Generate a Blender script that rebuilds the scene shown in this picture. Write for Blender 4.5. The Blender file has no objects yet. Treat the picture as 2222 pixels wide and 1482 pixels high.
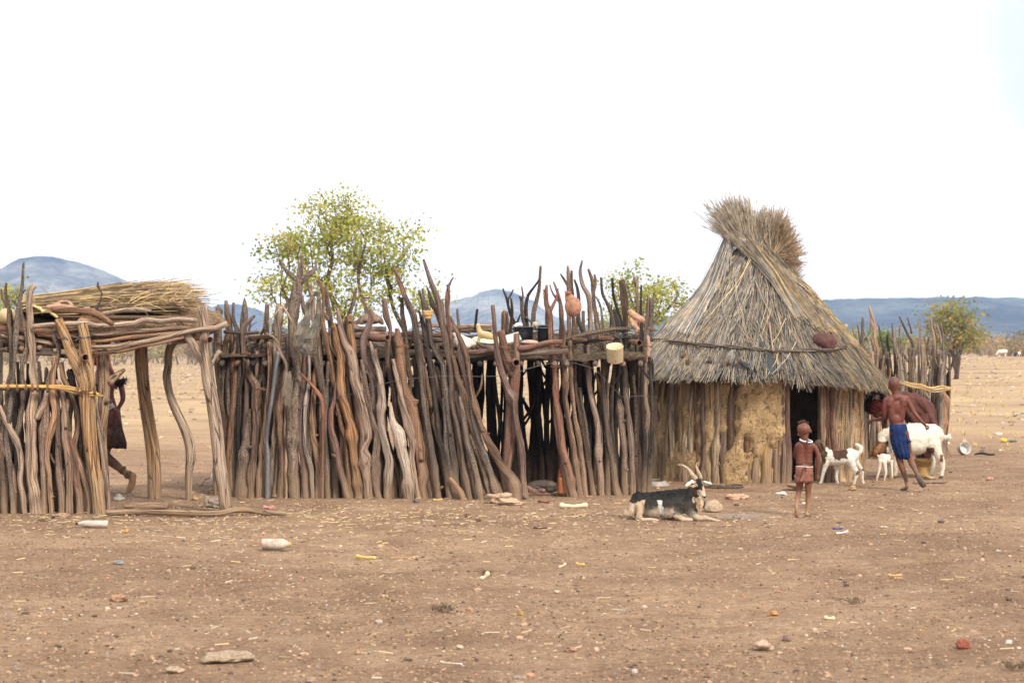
import bpy, bmesh, math, random
from mathutils import Vector, Matrix, noise
from mathutils.kdtree import KDTree
R = math.radians
rnd = random.Random(7)
scn = bpy.context.scene
COL = scn.collection
FPX, HC, HORIZ = 4320.0, 1.65, 765.0        # focal length in pixels of the photo, eye height, horizon row

def P(px, py, d):
    return Vector(((px-1111)/FPX*d, d, HC+(HORIZ-py)/FPX*d))
def gd(py):                                  # distance of the ground seen at a row
    return HC*FPX/(py-HORIZ)
def smooth(a, b, x):
    t = max(0.0, min(1.0, (x-a)/(b-a))); return t*t*(3-2*t)
def ground_z(x, y):
    z = 1.15*smooth(55, 260, y)*smooth(-20, 50, x)
    z += 0.22*smooth(120, 400, y)
    if y < 60:
        f = smooth(3, 10, y)*(1-smooth(40, 60, y))
        z += f*(0.020*noise.noise(Vector((x*0.7, y*0.7, 1)))+0.012*noise.noise(Vector((x*2.3, y*1.7, 4))))
    return z

# ---------------------------------------------------------------- objects
def tag(o, label=None, cat=None, group=None, kind=None):
    if label: o['label'] = label
    if cat: o['category'] = cat
    if group: o['group'] = group
    if kind: o['kind'] = kind
    return o
def thing(name, label, cat, loc=(0, 0, 0), group=None):
    o = bpy.data.objects.new(name, None); COL.objects.link(o)
    o.location = loc; o.empty_display_size = 0.2
    return tag(o, label, cat, group)
def link(name, me, mat=None, parent=None, smooth_=True, label=None):
    """mesh given in world coordinates; parent's location is subtracted"""
    if mat:
        me.materials.clear(); me.materials.append(mat)
    if smooth_ and len(me.polygons):
        me.polygons.foreach_set('use_smooth', [True]*len(me.polygons))
    o = bpy.data.objects.new(name, me); COL.objects.link(o)
    if parent is not None:
        o.parent = parent
        w = Vector((0, 0, 0)); q = parent
        while q is not None:
            w += Vector(q.location); q = q.parent
        me.transform(Matrix.Translation(-w))
    if label: o['label'] = label
    me.update()
    return o
def top(name, me, mat, label, cat, group=None, smooth_=True, kind=None):
    """a one-mesh thing: origin put at its base"""
    xs = [v.co.x for v in me.vertices]; ys = [v.co.y for v in me.vertices]; zs = [v.co.z for v in me.vertices]
    c = Vector(((min(xs)+max(xs))/2, (min(ys)+max(ys))/2, min(zs)))
    me.transform(Matrix.Translation(-c))
    o = link(name, me, mat, None, smooth_)
    o.location = c
    return tag(o, label, cat, group, kind)

class MB:
    """mesh builder with uv in metres and an optional colour per vertex"""
    def __init__(s): s.v = []; s.f = []; s.uv = []; s.c = []; s.hasc = False
    def vert(s, co, c=None):
        s.v.append(tuple(co))
        if c is not None: s.hasc = True
        s.c.append(c if c is not None else (1, 1, 1))
        return len(s.v)-1
    def face(s, ids, uvs=None):
        s.f.append(tuple(ids)); s.uv.append(uvs if uvs else [(0, 0)]*len(ids))
    def mesh(s, name='mesh'):
        me = bpy.data.meshes.new(name)
        me.from_pydata(s.v, [], s.f)
        ul = me.uv_layers.new(name='uv')
        flat = [t for u in s.uv for p in u for t in p]
        ul.data.foreach_set('uv', flat)
        if s.hasc:
            ca = me.color_attributes.new('tint', 'FLOAT_COLOR', 'POINT')
            ca.data.foreach_set('color', [t for c in s.c for t in (c[0], c[1], c[2], 1.0)])
        me.update()
        return me
    def box(s, c, sx, sy, sz, rot=None, col=None):
        rot = rot or Matrix.Identity(3)
        ids = [s.vert(Vector(c)+rot@Vector((x*sx/2, y*sy/2, z*sz/2)), col) for z in (-1, 1) for y in (-1, 1) for x in (-1, 1)]
        for q in ((0, 2, 3, 1), (4, 5, 7, 6), (0, 1, 5, 4), (2, 6, 7, 3), (0, 4, 6, 2), (1, 3, 7, 5)):
            s.face([ids[i] for i in q], [(0, 0), (sx, 0), (sx, sz), (0, sz)])

def catmull(pts, step):
    """pts: list of (Vector, r) -> evenly resampled list"""
    if len(pts) < 3:
        out = []
        n = max(1, int((pts[1][0]-pts[0][0]).length/step))
        for i in range(n+1):
            t = i/n; out.append((pts[0][0].lerp(pts[1][0], t), pts[0][1]*(1-t)+pts[1][1]*t))
        return out
    out = []
    for i in range(len(pts)-1):
        p0 = pts[max(i-1, 0)]; p1 = pts[i]; p2 = pts[i+1]; p3 = pts[min(i+2, len(pts)-1)]
        n = max(1, int((p2[0]-p1[0]).length/step))
        for k in range(n):
            t = k/n; t2 = t*t; t3 = t2*t
            co = 0.5*((2*p1[0])+(p2[0]-p0[0])*t+(2*p0[0]-5*p1[0]+4*p2[0]-p3[0])*t2+(3*p1[0]-p0[0]-3*p2[0]+p3[0])*t3)
            out.append((co, p1[1]*(1-t)+p2[1]*t))
    out.append(pts[-1])
    return out

def tube(mb, pts, sides=9, step=0.06, rough=0.12, seed=0.0, cap=True, col=None, uoff=None, jag=0.0, open_end=False):
    """tapering crooked limb through pts=[(Vector, radius)]"""
    P_ = catmull(pts, step)
    n = len(P_)
    if uoff is None: uoff = seed*3.17
    T = []
    for i in range(n):
        a = P_[max(i-1, 0)][0]; b = P_[min(i+1, n-1)][0]
        t = (b-a)
        T.append(t.normalized() if t.length > 1e-6 else Vector((0, 0, 1)))
    ref = Vector((0, 1, 0)) if abs(T[0].y) < 0.9 else Vector((1, 0, 0))
    u = (ref-T[0]*ref.dot(T[0])).normalized()
    rings = []; L = 0.0; Ls = []
    for i in range(n):
        if i: L += (P_[i][0]-P_[i-1][0]).length
        Ls.append(L)
        u = (u-T[i]*u.dot(T[i])).normalized(); w = T[i].cross(u)
        r = P_[i][1]; ring = []
        rr = r*(1+rough*0.9*noise.noise(Vector((seed*9.1, L*5.0, 0.3))))
        if rough >= 0.14:
            rr *= 1+1.1*max(0, noise.noise(Vector((seed*5.3, L*4.2, 7.7)))-0.22)
            P_[i] = (P_[i][0]+(u*noise.noise(Vector((L*7, seed, 1)))+w*noise.noise(Vector((L*7, seed, 9))))*r*0.22*min(1, L*8, (n-1-i)*.5), r)
        for k in range(sides):
            a = 2*math.pi*k/sides
            q = rr*(1+rough*noise.noise(Vector((math.cos(a)*1.3+seed*5, math.sin(a)*1.3, L*3.3)))+rough*0.6*noise.noise(Vector((math.cos(a)*3, math.sin(a)*3+seed, L*14))))
            off = Vector((0, 0, 0))
            if jag and (i == 0): off = T[i]*(-jag*rr*(0.3+abs(noise.noise(Vector((k*1.7, seed*7, 2))))*2.2))
            ring.append(mb.vert(P_[i][0]+(u*math.cos(a)+w*math.sin(a))*q+off, col))
        rings.append(ring)
    for i in range(n-1):
        r0 = P_[i][1]
        for k in range(sides):
            k2 = (k+1) % sides
            u0 = uoff+k/sides*6.28*r0; u1 = uoff+(k+1)/sides*6.28*r0
            mb.face((rings[i][k], rings[i][k2], rings[i+1][k2], rings[i+1][k]),
                    [(u0, Ls[i]), (u1, Ls[i]), (u1, Ls[i+1]), (u0, Ls[i+1])])
    if cap:
        for idx, sgn in ((0, -1), (n-1, 1)):
            if open_end and idx == n-1: continue
            tipl = 0.25 if (rough < 0.14 or idx) else 0.3+2.4*((seed*7.77) % 1)**2
            c = mb.vert(P_[idx][0]+T[idx]*sgn*P_[idx][1]*tipl+(u if idx else Vector((1, 0, 0)))*P_[idx][1]*0.5*math.sin(seed*31)*(rough >= 0.14), col)
            for k in range(sides):
                k2 = (k+1) % sides
                ids = (rings[idx][k], c, rings[idx][k2]) if sgn < 0 else (rings[idx][k], rings[idx][k2], c)
                mb.face(ids, [(uoff, 0), (uoff+.01, .02), (uoff+.02, 0)])
    return P_

def ico_rock(mb, c, sx, sy, sz, seed, sub=2, rough=0.35, col=None, rot=None, flat=0.5):
    bm = bmesh.new(); bmesh.ops.create_icosphere(bm, subdivisions=sub, radius=1.0)
    o = len(mb.v); rot = rot or Matrix.Identity(3)
    for v in bm.verts:
        p = v.co.copy()
        k = 1+rough*noise.noise(p*1.1+Vector((seed*3.3, seed, 1)))+rough*0.5*noise.noise(p*2.7+Vector((seed, 5, seed)))
        p *= k
        if p.z < -flat: p.z = -flat
        mb.vert(Vector(c)+rot@Vector((p.x*sx, p.y*sy, p.z*sz)), col)
    for f in bm.faces:
        mb.face([o+v.index for v in f.verts], [(v.co.x*sx, v.co.z*sz) for v in f.verts])
    bm.free()

# ---------------------------------------------------------------- materials
def newmat(name):
    m = bpy.data.materials.new(name); m.use_nodes = True
    nt = m.node_tree; b = nt.nodes['Principled BSDF']
    b.inputs['Roughness'].default_value = 0.85
    b.inputs['Specular IOR Level'].default_value = 0.25
    return m, nt, b
def nd(nt, t, **kw):
    n = nt.nodes.new(t)
    for k, v in kw.items(): setattr(n, k, v)
    return n
def ramp(nt, stops, interp='LINEAR'):
    r = nd(nt, 'ShaderNodeValToRGB'); e = r.color_ramp; e.interpolation = interp
    while len(e.elements) < len(stops): e.elements.new(0.5)
    for i, (p, c) in enumerate(stops):
        e.elements[i].position = p; e.elements[i].color = (c[0], c[1], c[2], 1)
    return r
def mul(c, k): return (c[0]*k, c[1]*k, c[2]*k)
def mixc(nt, a, b, fac, mode='MIX'):
    m = nd(nt, 'ShaderNodeMix', data_type='RGBA', blend_type=mode)
    L = nt.links
    for sock, val in ((m.inputs[6], a), (m.inputs[7], b), (m.inputs[0], fac)):
        if isinstance(val, (int, float)): sock.default_value = val
        elif isinstance(val, tuple): sock.default_value = (val[0], val[1], val[2], 1)
        else: L.new(val, sock)
    return m.outputs[2]
def maths(nt, op, a, b=0.0, c=None):
    m = nd(nt, 'ShaderNodeMath', operation=op)
    for i, v in enumerate((a, b) if c is None else (a, b, c)):
        if isinstance(v, (int, float)): m.inputs[i].default_value = v
        else: nt.links.new(v, m.inputs[i])
    return m.outputs[0]
def noise_tex(nt, vec, scale, detail=4, rough=0.6, dist=0.0):
    n = nd(nt, 'ShaderNodeTexNoise'); n.inputs['Scale'].default_value = scale
    n.inputs['Detail'].default_value = detail; n.inputs['Roughness'].default_value = rough
    n.inputs['Distortion'].default_value = dist
    if vec: nt.links.new(vec, n.inputs['Vector'])
    return n
def bump(nt, b, height, dist, strength=1.0):
    n = nd(nt, 'ShaderNodeBump'); n.inputs['Distance'].default_value = dist; n.inputs['Strength'].default_value = strength
    nt.links.new(height, n.inputs['Height']); nt.links.new(n.outputs[0], b.inputs['Normal'])

def wood_mat(name, base, bark=0.5, crack=0.5, tintvar=0.35, alt=None, dust=True):
    """grain runs along the uv v axis (metres)"""
    m, nt, b = newmat(name); L = nt.links
    uv = nd(nt, 'ShaderNodeUVMap'); oi = nd(nt, 'ShaderNodeObjectInfo')
    sh = nd(nt, 'ShaderNodeVectorMath', operation='ADD')
    cx = nd(nt, 'ShaderNodeCombineXYZ'); L.new(maths(nt, 'MULTIPLY', oi.outputs['Random'], 37.0), cx.inputs[2])
    L.new(uv.outputs[0], sh.inputs[0]); L.new(cx.outputs[0], sh.inputs[1])
    def mp(sx, sy):
        k = nd(nt, 'ShaderNodeMapping'); k.inputs['Scale'].default_value = (sx, sy, 1); L.new(sh.outputs[0], k.inputs[0]); return k.outputs[0]
    g = noise_tex(nt, mp(80, 5), 1.0, 5, 0.7, 0.2)          # fine grain
    g2 = noise_tex(nt, mp(26, 1.3), 1.0, 5, 0.65, 0.25)        # streaks
    bl = noise_tex(nt, mp(9, 4.5), 1.0, 3, 0.5)              # blotches
    sp = noise_tex(nt, mp(95, 70), 1.0, 2, 0.7)              # bark scales
    alt = alt or mul(base, 0.55)
    c1 = ramp(nt, [(0.30, mul(base, 0.45)), (0.5, base), (0.72, mul(base, 1.35))]); L.new(g.outputs[0], c1.inputs[0])
    f2 = ramp(nt, [(0.42, (0, 0, 0)), (0.62, (1, 1, 1))]); L.new(bl.outputs[0], f2.inputs[0])
    c2 = mixc(nt, c1.outputs[0], alt, maths(nt, 'MULTIPLY', f2.outputs[0], 0.6))
    f3 = ramp(nt, [(0.38, (0.35, 0.32, 0.30)), (0.52, (1, 1, 1)), (0.72, (1.4, 1.36, 1.3))]); L.new(g2.outputs[0], f3.inputs[0])
    c3 = mixc(nt, c2, f3.outputs[0], 0.8, 'MULTIPLY')
    f4 = ramp(nt, [(0.40, (0.35, 0.33, 0.32)), (0.52, (1, 1, 1)), (0.68, (1.5, 1.45, 1.4))]); L.new(sp.outputs[0], f4.inputs[0])
    c4 = mixc(nt, c3, f4.outputs[0], bark, 'MULTIPLY')
    # per-object brightness and hue
    v = maths(nt, 'ADD', maths(nt, 'MULTIPLY', oi.outputs['Random'], 2*tintvar), 1-tintvar)
    hs = nd(nt, 'ShaderNodeHueSaturation'); L.new(v, hs.inputs['Value']); L.new(c4, hs.inputs['Color'])
    L.new(maths(nt, 'ADD', maths(nt, 'MULTIPLY', maths(nt, 'FRACT', maths(nt, 'MULTIPLY', oi.outputs['Random'], 13.7)), 0.5), 0.70), hs.inputs['Saturation'])
    out = hs.outputs[0]
    # drying cracks
    w = nd(nt, 'ShaderNodeTexVoronoi', feature='DISTANCE_TO_EDGE'); w.inputs['Scale'].default_value = 1.0
    L.new(mp(34, 1.5), w.inputs['Vector'])
    cr = ramp(nt, [(0.0, (0.12, 0.1, 0.08)), (0.05, (1, 1, 1))]); L.new(w.outputs['Distance'], cr.inputs[0])
    out = mixc(nt, out, cr.outputs[0], crack, 'MULTIPLY')
    if dust:   # earth splashed on the foot of the wood
        ge = nd(nt, 'ShaderNodeNewGeometry'); sx = nd(nt, 'ShaderNodeSeparateXYZ'); L.new(ge.outputs['Position'], sx.inputs[0])
        nn = noise_tex(nt, ge.outputs['Position'], 14, 3)
        dz = maths(nt, 'ADD', sx.outputs[2], maths(nt, 'MULTIPLY', nn.outputs[0], -0.35))
        mr = nd(nt, 'ShaderNodeMapRange'); mr.inputs[1].default_value = -0.15; mr.inputs[2].default_value = 0.30; mr.inputs[3].default_value = 0.75; mr.inputs[4].default_value = 0
        L.new(dz, mr.inputs[0])
        out = mixc(nt, out, (0.30, 0.205, 0.135), mr.outputs[0])
    L.new(out, b.inputs['Base Color'])
    h = maths(nt, 'ADD', maths(nt, 'MULTIPLY', g.outputs[0], 0.5), maths(nt, 'MULTIPLY', sp.outputs[0], bark))
    h = maths(nt, 'ADD', h, maths(nt, 'MULTIPLY', cr.outputs[0], crack))
    h = maths(nt, 'ADD', h, maths(nt, 'MULTIPLY', g2.outputs[0], 0.8))
    bump(nt, b, h, 0.017, 1.0)
    b.inputs['Roughness'].default_value = 0.9
    return m

def plain_mat(name, base, var=0.3, scale=20, rough=0.85, bmp=0.004, tint=False, spec=0.25, metallic=0.0, base2=None):
    m, nt, b = newmat(name); L = nt.links
    tc = nd(nt, 'ShaderNodeTexCoord')
    n = noise_tex(nt, tc.outputs['Object'], scale, 5, 0.65)
    lo, hi = (mul(base, 1-var), mul(base, 1+var)) if base2 is None else (base, base2)
    r = ramp(nt, [(0.33, lo), (0.67, hi)]); L.new(n.outputs[0], r.inputs[0])
    out = r.outputs[0]
    if tint:
        a = nd(nt, 'ShaderNodeAttribute'); a.attribute_name = 'tint'
        out = mixc(nt, out, a.outputs['Color'], 1.0, 'MULTIPLY')
    L.new(out, b.inputs['Base Color'])
    b.inputs['Roughness'].default_value = rough; b.inputs['Specular IOR Level'].default_value = spec
    b.inputs['Metallic'].default_value = metallic
    if bmp: bump(nt, b, n.outputs[0], bmp)
    return m

W = {
 'bark':  wood_mat('grey_bark', (0.195, 0.145, 0.112), 0.85, 0.25, 0.35),
 'brown': wood_mat('brown_wood', (0.235, 0.152, 0.108), 0.5, 0.5, 0.30, alt=(0.20, 0.12, 0.085)),
 'red':   wood_mat('red_brown_wood', (0.20, 0.105, 0.080), 0.4, 0.4, 0.22, alt=(0.26, 0.165, 0.12)),
 'tan':   wood_mat('tan_wood', (0.345, 0.22, 0.145), 0.22, 0.7, 0.22, alt=(0.36, 0.20, 0.12)),
 'pale':  wood_mat('pale_wood', (0.42, 0.335, 0.265), 0.25, 0.6, 0.15, alt=(0.40, 0.28, 0.22)),
 'dark':  wood_mat('dark_bark_and_shade', (0.07, 0.055, 0.047), 0.8, 0.3, 0.3),  # dark stakes; on rear walls the colour also stands in for shade
 'post':  wood_mat('post_wood', (0.37, 0.25, 0.155), 0.18, 0.9, 0.15, alt=(0.36, 0.205, 0.10)),
 'hut':   wood_mat('hut_pole_wood', (0.43, 0.295, 0.17), 0.35, 0.6, 0.25, alt=(0.40, 0.29, 0.17)),
 'kraal': wood_mat('fence_pole_wood', (0.27, 0.215, 0.165), 0.55, 0.3, 0.4, alt=(0.34, 0.24, 0.16)),
}
M = {}
M['split'] = wood_mat('split_branch_wood', (0.62, 0.42, 0.19), 0.05, 0.4, 0.15, alt=(0.45, 0.27, 0.10), dust=False)
M['binding'] = plain_mat('bark_binding', (0.16, 0.085, 0.05), 0.4, 60)
M['rust'] = plain_mat('rusty_pipe', (0.17, 0.095, 0.07), 0.4, 30, 0.75, 0.002)
M['steel'] = plain_mat('weathered_steel', (0.17, 0.17, 0.18), 0.15, 25, 0.5, 0.001, metallic=0.3)
M['mud'] = plain_mat('dry_mud', (0.10, 0.065, 0.038), 0.35, 22, 0.95, 0.04, base2=(0.32, 0.21, 0.12))
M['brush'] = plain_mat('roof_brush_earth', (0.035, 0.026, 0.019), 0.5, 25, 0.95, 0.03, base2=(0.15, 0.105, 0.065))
M['wire'] = plain_mat('fence_wire', (0.13, 0.12, 0.11), 0.2, 20, 0.6, 0, metallic=0.3)

# ---------------------------------------------------------------- camera, light, sky
cam_d = bpy.data.cameras.new('camera'); cam = bpy.data.objects.new('camera', cam_d); COL.objects.link(cam)
cam.location = (0, 0, HC); cam.rotation_euler = (R(90), 0, 0)
cam_d.sensor_width = 36; cam_d.lens = FPX/2222*36; cam_d.shift_y = (HORIZ-741)/2222
cam_d.clip_start = 0.5; cam_d.clip_end = 12000
cam_d.dof.use_dof = True; cam_d.dof.focus_distance = 21.5; cam_d.dof.aperture_fstop = 5.0
scn.camera = cam
SUN_AZ, SUN_EL = R(148), R(42)      # compass direction the light comes from (0 = +Y, clockwise), height
sd = bpy.data.lights.new('sun', 'SUN'); sd.energy = 3.4; sd.angle = R(11); sd.color = (1.0, 0.90, 0.76)
so = bpy.data.objects.new('sun', sd); COL.objects.link(so)
dirv = Vector((math.sin(SUN_AZ)*math.cos(SUN_EL), math.cos(SUN_AZ)*math.cos(SUN_EL), math.sin(SUN_EL)))
so.rotation_euler = (-dirv).to_track_quat('-Z', 'Y').to_euler(); so.location = (0, -5, 30)

wd = bpy.data.worlds.new('World'); scn.world = wd; wd.use_nodes = True
nt = wd.node_tree; L = nt.links
for n in list(nt.nodes): nt.nodes.remove(n)
outw = nd(nt, 'ShaderNodeOutputWorld'); bg = nd(nt, 'ShaderNodeBackground')
sky = nd(nt, 'ShaderNodeTexSky', sky_type='NISHITA'); sky.sun_disc = False
sky.sun_elevation = SUN_EL; sky.sun_rotation = SUN_AZ; sky.dust_density = 3
tc = nd(nt, 'ShaderNodeTexCoord')
skyc = mixc(nt, sky.outputs[0], (0.085, 0.085, 0.085), 1.0, 'MULTIPLY')
cl = noise_tex(nt, tc.outputs['Generated'], 2.6, 5, 0.55, 0.3)
# overcast with two thin patches high to the left and right of the view
def patch(px, py, rad):
    v = (P(px, py, 10)-Vector((0, 0, HC))).normalized()
    k = nd(nt, 'ShaderNodeVectorMath', operation='DISTANCE'); L.new(tc.outputs['Generated'], k.inputs[0]); k.inputs[1].default_value = v
    dd = maths(nt, 'ADD', k.outputs['Value'], maths(nt, 'MULTIPLY', maths(nt, 'SUBTRACT', cl.outputs[0], 0.5), 0.28))
    mr = nd(nt, 'ShaderNodeMapRange', interpolation_type='SMOOTHSTEP'); mr.inputs[1].default_value = rad*0.15; mr.inputs[2].default_value = rad
    mr.inputs[3].default_value = 0.62; mr.inputs[4].default_value = 0.0
    L.new(dd, mr.inputs[0]); return mr.outputs[0]
thin = maths(nt, 'MAXIMUM', maths(nt, 'MAXIMUM', patch(2300, 90, 0.075), patch(2270, 190, 0.045)), patch(-80, 10, 0.060))
cr_ = ramp(nt, [(0.3, (1.26, 1.25, 1.23)), (0.7, (1.44, 1.42, 1.38))]); L.new(cl.outputs[0], cr_.inputs[0])
grey = mixc(nt, skyc, (0.62, 0.68, 0.78), 0.6)
final = mixc(nt, cr_.outputs[0], grey, thin)
L.new(final, bg.inputs[0]); bg.inputs[1].default_value = 1.0
L.new(bg.outputs[0], outw.inputs[0])
vs = scn.view_settings; vs.view_transform = 'Standard'; vs.look = 'None'; vs.exposure = 0.36; vs.gamma = 1
# ================================================================ THE SETTING
def ground():
    mb = MB()
    ys = [-40, -20, -8, 0, 3, 5]
    y = 6.0
    while y < 44: ys.append(y); y += 0.16
    while y < 3500: ys.append(y); y *= 1.09
    N = 150
    for y in ys:
        hw = 30+abs(y)*1.2 if y > 60 else 14+0.45*max(y, 0)
        if y > 60: hw = 41+(y-60)*1.4
        for i in range(N+1):
            s = i/N*2-1
            x = s*hw if abs(s) < 2 else 0
            if i == 0: x = -max(60, y*1.5)
            if i == N: x = max(60, y*1.5)
            mb.vert((x, y, ground_z(x, y)))
    for j in range(len(ys)-1):
        for i in range(N):
            a = j*(N+1)+i
            mb.face((a, a+1, a+N+2, a+N+1))
    m, nt, b = newmat('dusty_earth'); L = nt.links
    ge = nd(nt, 'ShaderNodeNewGeometry'); pos = ge.outputs['Position']
    sx = nd(nt, 'ShaderNodeSeparateXYZ'); L.new(pos, sx.inputs[0])
    big = noise_tex(nt, pos, 0.22, 4, 0.55)
    mid = noise_tex(nt, pos, 1.7, 5, 0.65)
    fine = noise_tex(nt, pos, 16, 6, 0.8)
    vfine = noise_tex(nt, pos, 95, 3, 0.7)
    c = ramp(nt, [(0.30, (0.265, 0.168, 0.110)), (0.5, (0.365, 0.242, 0.160)), (0.7, (0.46, 0.322, 0.218))]); L.new(mid.outputs[0], c.inputs[0])
    c2 = ramp(nt, [(0.36, (0.78, 0.74, 0.72)), (0.62, (1.12, 1.12, 1.10))]); L.new(big.outputs[0], c2.inputs[0])
    col = mixc(nt, c.outputs[0], c2.outputs[0], 1.0, 'MULTIPLY')
    c3 = ramp(nt, [(0.34, (0.48, 0.45, 0.43)), (0.48, (0.98, 0.98, 0.98)), (0.66, (1.38, 1.34, 1.26))]); L.new(fine.outputs[0], c3.inputs[0])
    col = mixc(nt, col, c3.outputs[0], 0.85, 'MULTIPLY')
    c4 = ramp(nt, [(0.34, (0.45, 0.42, 0.42)), (0.46, (1, 1, 1)), (0.62, (1, 1, 1)), (0.74, (1.55, 1.5, 1.4))]); L.new(vfine.outputs[0], c4.inputs[0])
    col = mixc(nt, col, c4.outputs[0], 0.8, 'MULTIPLY')
    # droppings and grit
    vo = nd(nt, 'ShaderNodeTexVoronoi', feature='F1'); vo.inputs['Scale'].default_value = 19; L.new(pos, vo.inputs['Vector'])
    kk = ramp(nt, [(0.13, (1, 1, 1)), (0.17, (0, 0, 0))]); L.new(vo.outputs['Distance'], kk.inputs[0])
    sp = nd(nt, 'ShaderNodeSeparateColor'); L.new(vo.outputs['Color'], sp.inputs[0])
    dark = maths(nt, 'MULTIPLY', kk.outputs[0], maths(nt, 'GREATER_THAN', sp.outputs[0], 0.72))
    lite = maths(nt, 'MULTIPLY', kk.outputs[0], maths(nt, 'LESS_THAN', sp.outputs[0], 0.13))
    col = mixc(nt, col, (0.07, 0.05, 0.045), maths(nt, 'MULTIPLY', dark, 0.8))
    col = mixc(nt, col, (0.62, 0.53, 0.42), lite)
    # bleached litter and thin dry grass over the open veld behind the village
    fy = nd(nt, 'ShaderNodeMapRange', interpolation_type='SMOOTHSTEP'); fy.inputs[1].default_value = 25; fy.inputs[2].default_value = 52; L.new(sx.outputs[1], fy.inputs[0])
    st = nd(nt, 'ShaderNodeMapping'); st.inputs['Scale'].default_value = (0.10, 0.13, 1); L.new(pos, st.inputs[0])
    gn = noise_tex(nt, st.outputs[0], 1.6, 6, 0.65)
    gr = ramp(nt, [(0.38, (0.25, 0.165, 0.11)), (0.50, (0.32, 0.225, 0.14)), (0.62, (0.385, 0.28, 0.16))]); L.new(gn.outputs[0], gr.inputs[0])
    g2 = mixc(nt, gr.outputs[0], c3.outputs[0], 0.9, 'MULTIPLY')
    col = mixc(nt, col, g2, fy.outputs[0])
    # grey ash by the resting goat
    ash = nd(nt, 'ShaderNodeVectorMath', operation='DISTANCE'); L.new(pos, ash.inputs[0]); q = P(1610, 1118, gd(1118)); ash.inputs[1].default_value = (q.x, q.y, 0)
    am = nd(nt, 'ShaderNodeMapRange', interpolation_type='SMOOTHSTEP'); am.inputs[1].default_value = 0.55; am.inputs[2].default_value = 0.15; am.inputs[3].default_value = 0; am.inputs[4].default_value = 1
    L.new(maths(nt, 'ADD', ash.outputs['Value'], maths(nt, 'MULTIPLY', mid.outputs[0], 0.25)), am.inputs[0])
    col = mixc(nt, col, (0.36, 0.335, 0.32), maths(nt, 'MULTIPLY', am.outputs[0], 0.8))
    L.new(col, b.inputs['Base Color']); b.inputs['Roughness'].default_value = 0.95; b.inputs['Specular IOR Level'].default_value = 0.1
    h = maths(nt, 'ADD', maths(nt, 'MULTIPLY', mid.outputs[0], 3.0), maths(nt, 'MULTIPLY', fine.outputs[0], 1.0))
    h = maths(nt, 'ADD', h, maths(nt, 'MULTIPLY', vfine.outputs[0], 0.35))
    h = maths(nt, 'MULTIPLY', h, maths(nt, 'SUBTRACT', 1.0, fy.outputs[0]))
    bump(nt, b, h, 0.050, 1.0)
    o = link('ground', mb.mesh(), m, None)
    tag(o, 'dusty reddish brown earth of the village yard and the open veld', kind='structure')
ground()

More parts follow.
